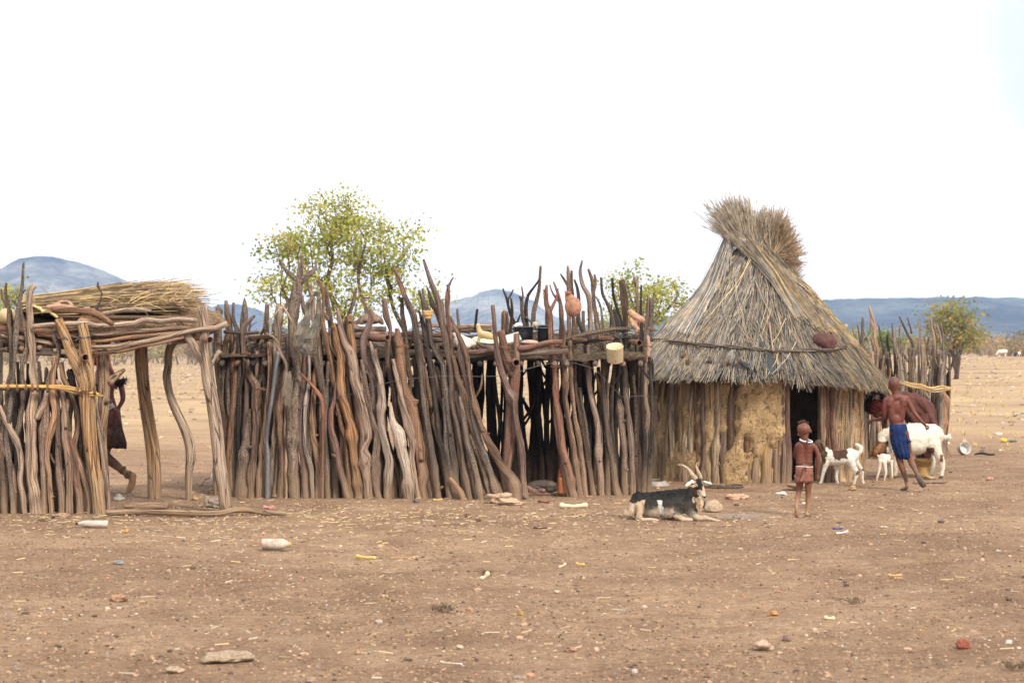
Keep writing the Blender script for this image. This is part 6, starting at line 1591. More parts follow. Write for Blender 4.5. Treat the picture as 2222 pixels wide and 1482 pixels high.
# ---------------------------------------------------------------- woman bending over the goats
def bending_woman():
    F = Fig(1840, 780, 4.631, 26.75); b = F.W(760, 1190); b.z = 0
    T = thing('person', 'woman in a brown wrap bending low behind the white goat, red cloth round her plaits', 'person', b)
    c0 = (0.11, 0.035, 0.022)
    F.ball(300, 520, .0, 62, 60, 52, .5); F.ball(285, 555, .0, 42, 46, 34, .4); F.ball(262, 560, .02, 9, 9, 9)
    F.limb([(340, 510, .0, 34), (400, 480, .0, 34), (450, 450, .0, 50)])
    F.limb([(455, 450, .12, 36), (420, 530, .14, 26), (395, 610, .14, 24), (400, 680, .12, 20), (410, 730, .12, 15)]); F.ball(412, 752, .12, 15, 10, 20)
    F.limb([(455, 470, -.12, 36), (435, 550, -.14, 26), (420, 610, -.14, 24), (430, 690, -.12, 20), (440, 740, -.12, 15)]); F.ball(442, 762, -.12, 15, 10, 20)
    for q in (.12, -.12):
        for i in range(4): F.limb([(404+i*7+30*(q < 0), 762, q, 5), (402+i*8+30*(q < 0), 782, q, 4.5)])
    F.limb([(460, 470, .0, 84), (560, 440, .0, 84), (680, 450, .0, 88), (780, 530, .0, 90)])
    for q in (.1, -.1): F.limb([(790, 600, q, 70), (760, 780, q, 48), (745, 950, q, 40), (750, 1100, q, 26), (750, 1170, q, 22)]); F.limb([(750, 1180, q, 20), (700, 1190, q, 16)])
    F.build('body', SKIN, T, .010, 3, lambda x, y, dd, co: c0)
    # cloth over back and hips
    F.limb([(440, 455, .0, 66), (520, 430, .0, 98), (600, 425, .0, 102), (680, 445, .0, 106), (750, 500, .0, 112), (790, 570, .0, 100)])
    for q in (.14, .0, -.14): F.limb([(600, 500, q, 60), (640, 590, q, 60), (700, 640, q, 60), (790, 620, q, 76), (800, 720, q, 78), (770, 880, q, 56), (755, 1000, q, 48)])
    m = plain_mat('brown_wrap', (0.085, 0.032, 0.024), .35, 9, .85, .02); o = F.build('brown_wrap', m, T, .012, 4)
    for v in o.data.vertices:
        f = noise.noise(Vector((v.co.x*7+v.co.z*5, v.co.y*4, v.co.z*1.5)))*.035+.012*math.sin(v.co.x*40+v.co.z*22+3*noise.noise(v.co*4)); v.co += v.normal*f
    # red head cloth over the plaits, and their dark fluffed ends
    rc = plain_mat('red_cloth', (0.12, 0.022, 0.015), .5, 30, .8, .012)
    F.ball(285, 470, .0, 92, 84, 68, .35); F.ball(255, 500, .0, 62, 66, 60); F.ball(330, 440, .0, 40, 50, 40); o = F.build('head_cloth', rc, T, .009, 2)
    for v in o.data.vertices: v.co += v.normal*(.008*math.sin((v.co.z+v.co.x*.6)*140+4*noise.noise(v.co*8)))
    mb = MB(); r = random.Random(3)
    for i in range(420):
        cx, cy, dd = r.choice(((170, 450, 0), (180, 490, .04), (205, 420, .02), (215, 400, -.04), (200, 510, 0), (160, 470, -.03), (225, 385, .03), (365, 375, .0), (350, 385, .03)))
        p = F.W(cx+r.gauss(0, 9), cy+r.gauss(0, 9), dd+r.gauss(0, .02)); strand(mb, [p, p+Vector((r.gauss(-.01, .03), r.gauss(0, .03), r.gauss(0, .03)))], .0055, (0.035, 0.022, 0.018))
    link('hair', mb.mesh(), REEDY, T)
bending_woman()

# ---------------------------------------------------------------- woman passing behind the left shelter
def passing_woman():
    F = Fig(0, 820, 4.273, 23.5); b = F.W(1000, 1090); b.z = 0
    T = thing('person', 'woman with long red plaits and short dark skirt striding behind the left shelter posts', 'person', b)
    c0 = (0.135, 0.042, 0.028); dust = (0.33, 0.205, 0.115)
    def paint(x, y, dd, co): return mixv(mixv(c0, (0.12, 0.05, 0.03), smooth(600, 760, y)), dust, smooth(760, 930, y+30*noise.noise(co*8)))
    F.ball(915, -215, .0, 62, 78, 88, .1); F.ball(898, -170, -.0, 50, 60, 60); F.ball(850, -190, 0, 10, 10, 14)
    F.limb([(935, -140, .0, 38), (950, -90, .0, 38), (955, -60, .0, 52)])
    F.limb([(960, -40, .0, 80), (970, 60, .0, 84), (985, 180, .0, 74), (1010, 300, .0, 82), (1025, 420, .0, 86), (1020, 500, .0, 84)])
    F.limb([(1010, -30, -.14, 38), (1060, 60, -.17, 34), (1045, 150, -.19, 29), (1040, 200, -.2, 27), (1058, 240, -.22, 24), (1080, 285, -.23, 20)])
    F.ball(1100, 312, -.23, 28, 18, 34, -.4)
    for i, (x, y) in enumerate(((1138, 372), (1128, 368), (1112, 362), (1098, 352))): F.limb([(1112-i*5, 322, -.23, 9), (1124-i*8, 345, -.235, 8), (x, y, -.23, 6.5)])
    F.limb([(1088, 308, -.24, 9), (1080, 340, -.25, 8), (1084, 360, -.25, 6.5)])
    F.limb([(990, -30, .16, 36), (1085, 60, .16, 31), (1115, 150, .14, 28), (1118, 210, .12, 24), (1098, 260, .08, 20)])
    F.ball(1085, 285, .07, 24, 16, 28)
    F.limb([(1010, 520, .08, 78), (930, 700, .1, 60), (880, 820, .1, 50), (870, 950, .1, 42), (860, 1080, .1, 28)]); F.limb([(860, 1100, .1, 24), (800, 1115, .1, 20)])
    F.limb([(1010, 520, -.06, 76), (985, 640, -.06, 62), (975, 700, -.06, 54), (1010, 745, -.06, 50), (1080, 800, -.06, 44), (1140, 850, -.06, 36), (1190, 890, -.06, 32), (1225, 910, -.06, 34)])
    F.limb([(1238, 905, -.06, 38), (1235, 960, -.06, 36), (1215, 1010, -.06, 34), (1195, 1045, -.06, 28)])
    for i in range(4): F.limb([(1195, 1045, -.09+i*.018, 12), (1178, 1066+i*3, -.09+i*.018, 10)])
    F.build('body', SKIN, T, .008, 3, paint)
    mb = MB(); r = random.Random(4)    # plaits with fluffed ends
    for i in range(22):
        x = 900+i*6; x1 = x+20+i*2.6; dd = r.gauss(-.05, .04); tube(mb, [(F.W(x, -250+i, dd), .009), (F.W(x+12, -120, dd-.02), .010), (F.W(x1, 20+r.gauss(0, 14), dd), .010)], 6, .03, .12, i)
    link('plaits', mb.mesh(), plain_mat('ochre_plaits', (0.17, 0.055, 0.045), .5, 60, .7, .006), T)
    mb = MB()
    for i in range(800):
        cx, cy, s = r.choice(((905, 80, 42), (1060, 70, 34), (1110, 50, 34), (1150, 30, 26), (1085, 45, 34), (960, 90, 40)))
        p = F.W(cx+r.gauss(0, s*.5), cy+r.gauss(0, s*.5), r.gauss(-.02, .05)); strand(mb, [p, p+Vector((r.gauss(0, .022), r.gauss(0, .02), r.gauss(0, .02)))], .004, (0.022, 0.015, 0.012))
    link('hair_tufts', mb.mesh(), REEDY, T)
    link('hip_cloth', loft([(F.W(1015, 290), 98*F.m, 88*F.m), (F.W(1022, 380), 100*F.m, 92*F.m), (F.W(1028, 480), 106*F.m, 96*F.m)], 40, .004, .05, 8, 5), plain_mat('maroon_hide', (0.12, 0.055, 0.055), .5, 24, .8, .01), T)
    link('skirt', loft([(F.W(1028, 455), 104*F.m, 96*F.m), (F.W(1032, 530), 116*F.m, 104*F.m), (F.W(1040, 600), 128*F.m, 112*F.m), (F.W(1044, 650), 124*F.m, 110*F.m)], 64, .005, .13, 10, 8), plain_mat('goat_hide_skirt', (0.055, 0.032, 0.022), .6, 20, .85, .012), T)
    for nm, pts, mt in (('bracelet', [(1058, 250), (1066, 262), (1074, 274)], 'bead_white'), ('anklet', [(1142, 845), (1150, 855)], 'binding'), ('anklet', [(1188, 885), (1198, 893), (1206, 900)], 'mud')):
        for (x, y) in pts:
            mb = MB(); dd = -.225 if nm == 'bracelet' else -.06; R_ = (26 if nm == 'bracelet' else 38)*F.m; ax = Vector((.5, 0, -.85)).normalized() if nm == 'bracelet' else Vector((.78, 0, -.62)).normalized()
            u = ax.cross(Vector((0, 1, 0))).normalized(); c = F.W(x, y, dd); tube(mb, [(c+u*math.cos(a)*R_+Vector((0, 1, 0))*math.sin(a)*R_, 5*F.m) for a in [i/18*6.2832 for i in range(19)]], 6, .02, .05, 1, cap=False); link(nm, mb.mesh(), M[mt], T)
passing_woman()

def hairs(F, body, n, length, paint, seed, fall=(0, 0, -1), zmin=0.03, skip=None):
    """short coat hairs lying along the skin"""
    r = random.Random(seed); me = body.data; par = body.parent; off = Vector(par.location); mb = MB(); vs = me.vertices; N = len(vs); fl = Vector(fall)
    for i in range(n):
        v = vs[r.randrange(N)]; p = v.co+off
        if v.normal.y > .55 or p.z < zmin: continue
        x, y = F.inv(p)
        if skip and x > skip[0] and y < skip[1]: continue
        c = paint(x, y, p.y-F.d, p); t = (fl-v.normal*fl.dot(v.normal)); t = t.normalized() if t.length > .1 else fl
        l = length*(.5+r.random()); q = p+(t+v.normal*(.25+.2*r.random())+Vector((r.gauss(0, .2), 0, r.gauss(0, .2))))*l
        strand(mb, [p-v.normal*.002, q], .0022, mul(c, .75+.5*r.random()))
    link('coat_hair', mb.mesh(), REED, par, smooth_=False)['kind'] = 'stuff'
# ---------------------------------------------------------------- goats
def cone_limb(mb, F, pts, sides=8, seed=1, rough=.04):
    tube(mb, [(F.W(x, y, dd), r*F.m) for x, y, dd, r in pts], sides, .012, rough, seed)

def lying_goat():
    F = Fig(1320, 980, 7.936, gd(1126)); b = F.W(950, 1170); b.z = 0
    T = thing('goat', 'black and white bearded goat with long curved horns lying on the ground', 'goat', b)
    blk = (0.010, 0.010, 0.011); gry = (0.060, 0.052, 0.044); wht = (0.50, 0.41, 0.32); brn = (0.035, 0.018, 0.010); crm = (0.42, 0.30, 0.20)
    def paint(x, y, dd, co):
        n = 44*noise.noise(co*11)+26*noise.noise(co*34)
        x += 34*noise.noise(co*13+Vector((5, 0, 0)))+22*noise.noise(co*37); y += 34*noise.noise(co*13+Vector((0, 9, 0)))+24*noise.noise(co*37+Vector((3, 1, 1)))
        if x > 1385 and y < 860 and not (x < 1440 and y > 700):       # head
            if 1520 < x+n*.4 < 1600 and y < 660 and dd < .0: return blk
            if x+n*.3 < 1535 and y > 590 and y < 770: return brn
            if x < 1470 and y < 560: return blk
            if x > 1600 and 745 < y < 790: return (0.03, 0.02, 0.02)
            return mixv(crm, wht, smooth(560, 760, y))
        if y > 1075+n*.5: return mixv(wht, crm, .4)
        if x < 620 and y+n > 880-.25*(x-330): return mixv(wht, crm, .5+n*.01)
        if 820 < x+n*.5 < 935 and abs(x-860-(y-820)*.28+n*.3) < 38 and 815 < y < 1045: return (0.62, 0.60, 0.58)
        low = smooth(900, 1040, y+n-.05*(x-600)); c = mixv(blk, gry, smooth(700, 960, y+n*2)*(.5+.5*smooth(900, 1200, x)))
        if 560 < x < 1120: c = mixv(c, wht, low)
        elif x >= 1120: c = mixv(c, (0.34, 0.30, 0.25), smooth(960, 1100, y+n)*.8)
        return c
    # trunk
    F.limb([(520, 880, .0, 140), (640, 870, .0, 165), (800, 885, .0, 185), (960, 880, .0, 200), (1120, 865, .0, 205), (1260, 870, .0, 190), (1360, 900, .0, 160)])
    F.ball(760, 960, .0, 230, 195, 190); F.ball(1060, 960, .0, 260, 200, 200)
    F.limb([(590, 800, .0, 92), (800, 785, .0, 100), (1000, 765, .0, 104), (1180, 750, .0, 108), (1300, 735, .0, 104)])   # spine line
    F.limb([(480, 780, -.03, 80), (530, 740, -.03, 62)]); F.ball(500, 850, -.05, 120, 90, 130, .3)
    # neck and head
    F.limb([(1330, 860, .0, 150), (1390, 780, -.01, 120), (1430, 690, -.02, 95), (1470, 610, -.03, 80)])
    F.limb([(1380, 950, .0, 120), (1450, 1030, .0, 90)])
    F.ball(1545, 545, -.05, 78, 66, 88, -.2); F.limb([(1560, 570, -.05, 74), (1590, 650, -.08, 62), (1615, 730, -.11, 48), (1625, 775, -.12, 42)])
    F.ball(1480, 680, -.04, 76, 60, 100, -.55)                                # jaw and cheek
    F.limb([(1520, 740, -.06, 50), (1590, 800, -.11, 32), (1625, 815, -.12, 24)])
    F.ball(1632, 765, -.135, 26, 26, 20)
    F.ball(1500, 575, -.10, 18, 12, 14); F.ball(1625, 560, -.10, 12, 12, 14)
    # hind leg folded, front legs folded
    F.limb([(430, 900, -.06, 95), (420, 1000, -.08, 85), (370, 1050, -.08, 62), (300, 1060, -.07, 45)])
    F.limb([(520, 900, -.14, 60), (530, 1000, -.16, 58), (510, 1100, -.17, 52), (560, 1145, -.17, 34), (700, 1140, -.17, 30), (820, 1155, -.17, 26), (835, 1165, -.17, 22)])
    F.limb([(300, 1010, -.04, 40), (270, 1080, -.04, 26)])
    F.limb([(1180, 1090, -.10, 70), (1260, 1140, -.14, 42), (1360, 1150, -.15, 36), (1410, 1150, -.15, 30)])
    F.limb([(1400, 1020, -.06, 70), (1500, 1110, -.10, 62), (1560, 1130, -.12, 52), (1640, 1120, -.12, 44), (1740, 1140, -.12, 28), (1830, 1165, -.12, 24), (1905, 1170, -.12, 16)])
    F.limb([(1620, 1110, -.05, 30), (1680, 1090, -.05, 22)])
    bd = F.build('body', FUR, T, .0065, 3, paint); hairs(F, bd, 7000, .012, paint, 1, (-.5, 0, -.8), skip=(1385, 860))
    # parts
    mb = MB(); cone_limb(mb, F, [(1510, 470, -.04, 46), (1450, 400, -.03, 40), (1400, 330, .0, 32), (1330, 265, .02, 24), (1260, 232, .03, 14), (1195, 228, .03, 5)], 12, 1, .08); link('horn', mb.mesh(), M['horn'], T)
    mb = MB(); cone_limb(mb, F, [(1585, 460, -.05, 34), (1570, 390, -.05, 30), (1530, 310, -.03, 24), (1508, 250, -.02, 17), (1520, 200, -.02, 11), (1550, 183, -.03, 4)], 12, 2, .08); link('horn', mb.mesh(), M['horn'], T)
    wm = plain_mat('white_ear', (0.70, 0.66, 0.60), .15, 30, .8, .002)
    G = Fig(1320, 980, 7.936, F.d); G.ball(1380, 545, -.05, 66, 16, 34, -.55); G.ball(1350, 568, -.05, 42, 14, 26, -.5); G.limb([(1430, 500, -.05, 26), (1450, 520, -.05, 30)]); G.build('ear', wm, T, .005, 2)
    G.ball(1710, 530, -.05, 72, 18, 20, .25); G.limb([(1640, 508, -.05, 16), (1665, 515, -.05, 18)]); G.build('ear', wm, T, .005, 2)
    G.limb([(1590, 830, -.11, 40), (1585, 900, -.11, 36), (1575, 960, -.10, 26), (1568, 1030, -.10, 8)]); G.limb([(1560, 840, -.10, 24), (1560, 950, -.10, 16)])
    o = G.build('beard', plain_mat('beard_hair', (0.58, 0.42, 0.26), .35, 50, .8, .005), T, .005, 1)
    for s, (x, y, dd) in (('eye', (1497, 585, -.118)), ('eye', (1632, 570, -.115))):
        G.ball(x, y, dd, 11, 6, 8); G.build(s, M['black'], T, .003, 1)
    G.ball(1645, 772, -.162, 9, 6, 7, .5); G.build('nostril', M['black'], T, .003, 1)
    G.limb([(1575, 795, -.145, 4), (1610, 822, -.155, 4), (1640, 828, -.152, 3)]); G.build('mouth', M['black'], T, .003, 0)
    G.limb([(1655, 850, .02, 24), (1650, 900, .02, 30), (1640, 955, .02, 22)]); G.build('cow_bell', M['tyre'], T, .004, 1)
    G.ball(1535, 1128, -.15, 0, 0, 0) if False else None
lying_goat()

def spotted_kid():
    F = Fig(1640, 880, 5.7, gd(1051)); b = F.W(1050, 970); b.z = 0
    T = thing('goat', 'small white and brown kid with a curled white tail standing by the hut wall', 'goat', b)
    wht = (0.72, 0.68, 0.62); brn = (0.085, 0.045, 0.03)
    def paint(x, y, dd, co):
        n = 26*noise.noise(co*16)+14*noise.noise(co*40); x += 16*noise.noise(co*20+Vector((5, 0, 0))); y += 20*noise.noise(co*20)
        if x+n < 872-(y-540)*.12 and y < 720: return mixv(brn, (0.14, 0.085, 0.06), smooth(900, 760, x))
        if 935+.12*(y-540) < x+n < 1125-.15*(y-540) and y+n < 658: return brn
        if (1225 < x < 1270 and 800 < y < 850) or (1305 < x < 1342 and 765 < y < 812): return (0.10, 0.06, 0.05)
        return mixv(wht, (0.50, 0.38, 0.29), .35*smooth(680, 740, y)*(y < 760)+.5*smooth(880, 980, y))
    F.limb([(905, 640, .0, 92), (980, 650, .0, 92), (1080, 640, .0, 92), (1160, 620, .0, 84), (1205, 615, .0, 74)])
    F.ball(930, 640, 0, 76, 70, 96); F.ball(1175, 610, 0, 86, 66, 80)
    F.limb([(900, 610, .0, 62), (860, 570, .02, 56), (825, 520, .03, 50), (800, 480, .05, 46)])
    F.limb([(860, 660, .0, 40), (840, 600, 0, 40)])
    F.ball(788, 470, .06, 56, 50, 46); F.limb([(770, 480, .09, 40), (745, 520, .14, 30), (735, 545, .16, 24)])
    F.ball(800, 500, .02, 16, 10, 40, .2)
    F.limb([(872, 690, -.04, 46), (845, 770, -.05, 28), (820, 850, -.05, 20), (808, 910, -.05, 17), (795, 950, -.05, 18), (790, 962, -.05, 19)])
    F.limb([(985, 700, .06, 42), (1010, 780, .06, 25), (1010, 840, .06, 21), (1008, 900, .06, 17), (1020, 950, .06, 18), (1022, 965, .06, 20)])
    F.limb([(1165, 680, -.05, 58), (1195, 750, -.06, 40), (1235, 810, -.06, 24), (1240, 840, -.06, 21), (1222, 900, -.06, 16), (1205, 955, -.06, 17), (1200, 970, -.06, 19)])
    F.limb([(1225, 660, .05, 54), (1265, 720, .06, 34), (1310, 780, .06, 22), (1328, 830, .06, 18), (1330, 900, .06, 15), (1332, 945, .06, 18), (1338, 958, .06, 20)])
    F.limb([(1235, 580, .0, 24), (1275, 590, .0, 24), (1298, 560, .0, 25), (1300, 520, .0, 25), (1275, 492, .0, 22), (1238, 482, .0, 16)])
    bd = F.build('body', FUR, T, .0065, 3, paint); hairs(F, bd, 4000, .012, paint, 2, (.6, 0, -.7))
    F.limb([(815, 455, .0, 14), (835, 480, -.03, 22), (840, 510, -.035, 18), (836, 530, -.03, 9)]); F.build('ear', plain_mat('brown_ear', (0.16, 0.10, 0.075), .2, 30), T, .005, 2)
spotted_kid()

def white_goat():
    F = Fig(1840, 780, 4.631, 26.15); b = F.W(650, 1200); b.z = 0
    T = thing('goat', 'large white goat with a lowered brown head standing beside the running boy', 'goat', b)
    wht = (0.72, 0.69, 0.60); brn = (0.20, 0.105, 0.055)
    def paint(x, y, dd, co):
        n = 12*noise.noise(co*10)+5*noise.noise(co*30)
        if x+n*1.2 < 395-(y-820)*.12 and y > 818+n-(x < 300)*20 and y < 1010 and dd < .12: return mixv(brn, (0.10, 0.05, 0.03), smooth(330, 380, x))
        if 772 < x < 842 and 880 < y+n < 985 and y-880 > (x-842)*-.3-20: return (0.16, 0.07, 0.05) if dd < .1 else wht
        if 900 < x < 935 and 950 < y < 1020 and dd < 0: return (0.17, 0.09, 0.06)
        if y > 1165: return (0.10, 0.07, 0.05)
        return mixv(wht, (0.55, 0.44, 0.30), .5*smooth(880, 960, y)*(x < 780)+.4*smooth(1040, 1180, y))
    F.limb([(500, 790, .0, 128), (600, 795, .0, 142), (700, 800, .0, 146), (790, 775, .0, 128), (860, 760, .0, 104)])
    F.ball(660, 840, 0, 170, 140, 118); F.limb([(620, 680, 0, 40), (700, 680, 0, 40), (770, 685, 0, 44)]); F.ball(850, 740, 0, 80, 80, 90)
    F.limb([(470, 760, .0, 86), (400, 750, .0, 62), (340, 765, .0, 44)]); F.limb([(330, 770, .0, 34), (350, 840, .0, 44), (400, 900, .0, 44), (450, 930, 0, 60)])
    F.limb([(345, 800, .0, 52), (330, 870, -.02, 56)])
    F.ball(325, 895, -.02, 58, 52, 66, .5); F.limb([(300, 905, -.03, 50), (260, 930, -.04, 38), (225, 950, -.05, 26)])
    F.limb([(470, 880, -.08, 52), (468, 980, -.09, 32), (458, 1050, -.09, 26), (462, 1120, -.09, 20), (452, 1180, -.09, 19), (445, 1200, -.09, 24)])
    F.limb([(500, 900, .08, 52), (500, 1000, .09, 30), (490, 1080, .09, 23), (492, 1170, .09, 20), (488, 1190, .09, 24)])
    F.limb([(850, 850, -.08, 72), (890, 940, -.09, 44), (930, 1020, -.09, 28), (938, 1070, -.09, 24), (930, 1130, -.09, 20), (920, 1185, -.09, 22), (915, 1205, -.09, 26)])
    F.limb([(830, 870, .08, 66), (840, 960, .09, 40), (868, 1030, .09, 26), (860, 1090, .09, 22), (845, 1150, .09, 20), (838, 1190, .09, 24)])
    F.limb([(900, 750, 0, 40), (935, 772, 0, 24), (985, 782, 0, 20), (1015, 770, 0, 18), (1028, 752, 0, 8)]); F.limb([(990, 785, 0, 16), (1040, 788, 0, 8)])
    F.ball(800, 945, .0, 30, 40, 46)
    bd = F.build('body', FUR, T, .008, 3, paint); hairs(F, bd, 7000, .016, paint, 3, (.6, 0, -.7))
    F.limb([(318, 850, -.09, 14), (295, 880, -.10, 28), (268, 920, -.10, 30), (250, 950, -.10, 16)]); F.build('ear', plain_mat('red_brown_ear', (0.24, 0.12, 0.06), .25, 30), T, .006, 2)
white_goat()

def nursing_kid():
    F = Fig(1840, 780, 4.631, 25.75); b = F.W(370, 1220); b.z = 0
    T = thing('goat', 'tiny pale kid standing under the lowered head of the white goat', 'goat', b)
    F.limb([(335, 1000, .0, 44), (385, 1000, .04, 50), (430, 1000, .08, 46)]); F.ball(350, 990, 0, 50, 46, 46)
    F.limb([(430, 990, .08, 30), (450, 960, .1, 24), (462, 950, .1, 20)]); F.ball(470, 950, .12, 30, 24, 20)
    F.limb([(320, 1020, -.03, 28), (312, 1080, -.03, 20), (300, 1140, -.03, 14), (285, 1200, -.03, 12), (283, 1218, -.03, 14)])
    F.limb([(355, 1030, -.05, 28), (366, 1090, -.05, 20), (372, 1140, -.05, 14), (360, 1190, -.05, 12), (356, 1222, -.05, 14)])
    F.limb([(410, 1020, .08, 26), (425, 1090, .09, 17), (438, 1140, .09, 12), (436, 1195, .09, 13)]); F.limb([(440, 1020, .04, 24), (445, 1090, .04, 14), (450, 1190, .04, 12)])
    F.limb([(310, 980, .0, 12), (295, 960, -.01, 8)])
    F.build('body', FUR, T, .0065, 3, lambda x, y, dd, co: mixv((0.66, 0.60, 0.53), (0.20, 0.11, 0.07), .9*(x > 428 and y < 1010)+.5*smooth(1130, 1220, y)))
nursing_kid()

def far_beast(px, py, d, w, h, label, cols, facing=-1):
    F = Fig(px, py, 1.0, d); b = F.W(0, 0); gz = ground_z(b.x, d); T = thing('goat', label, 'goat', (b.x, d, gz))
    lift = gz-b.z
    F.limb([(-w*.3, -h*.62, 0, h*.27), (w*.3, -h*.66, 0, h*.28)]); F.limb([(facing*w*.38, -h*.62, 0, h*.16), (facing*w*.52, -h*.38, 0, h*.13), (facing*w*.56, -h*.2, 0, h*.09)])
    for x in (-.3, -.22, .26, .34): F.limb([(x*w, -h*.5, .12*(x*10 % 2-1), h*.09), (x*w, 0, .1, h*.055)])
    o = F.build('body', FUR, T, .03, 2, lambda x, y, dd, co: cols(x, y))
    o.location.z += lift
far_beast(2175, 776, 232, 22, 17, 'white sheep grazing far away before the dark kraal', lambda x, y: (0.72, 0.66, 0.56))
far_beast(2208, 774, 234, 14, 11, 'tiny black and white goat beside the far grazing sheep', lambda x, y: (0.7, 0.68, 0.64) if x > 0 else (0.03, 0.03, 0.03))
# ================================================================ THINGS LYING ON, HANGING FROM AND STANDING BY THE SHELTERS
def lathe(mb, c, prof, seg=28, axis=None, wob=0.0, seed=0.0, close_bottom=True):
    """prof: list of (radius, height) from the bottom outside up and down the inside"""
    Rm = axis or Matrix.Identity(3); rings = []
    for r_, z in prof:
        row = []
        for k in range(seg):
            a = 2*math.pi*k/seg; q = r_*(1+wob*noise.noise(Vector((math.cos(a)*2+seed, math.sin(a)*2, z*6))))
            row.append(mb.vert(Vector(c)+Rm@Vector((math.cos(a)*q, math.sin(a)*q, z))))
        rings.append(row)
    for j in range(len(rings)-1):
        for k in range(seg):
            k2 = (k+1) % seg; mb.face((rings[j][k], rings[j][k2], rings[j+1][k2], rings[j+1][k]))
    mb.face(rings[0][::-1]); mb.face(rings[-1])
def pxm(d): return d/FPX
def blobthing(name, label, cat, z, d, items, mat, voxel=.006, it=3, group=None, paint=None):
    F = Fig(z[0], z[1], z[2], d)
    for i in items:
        if i[0] == 'b': F.ball(*i[1:])
        else: F.limb(i[1])
    o = F.build(name, mat, None, voxel, it, paint)
    me = o.data; xs = [v.co for v in me.vertices]
    c = Vector((sum(v.x for v in xs)/len(xs), sum(v.y for v in xs)/len(xs), min(v.z for v in xs)))
    me.transform(Matrix.Translation(-c)); o.location = c
    return tag(o, label, cat, group)
def rot_xyz(x, y, z): return Matrix.Rotation(z, 3, 'Z')@Matrix.Rotation(y, 3, 'Y')@Matrix.Rotation(x, 3, 'X')

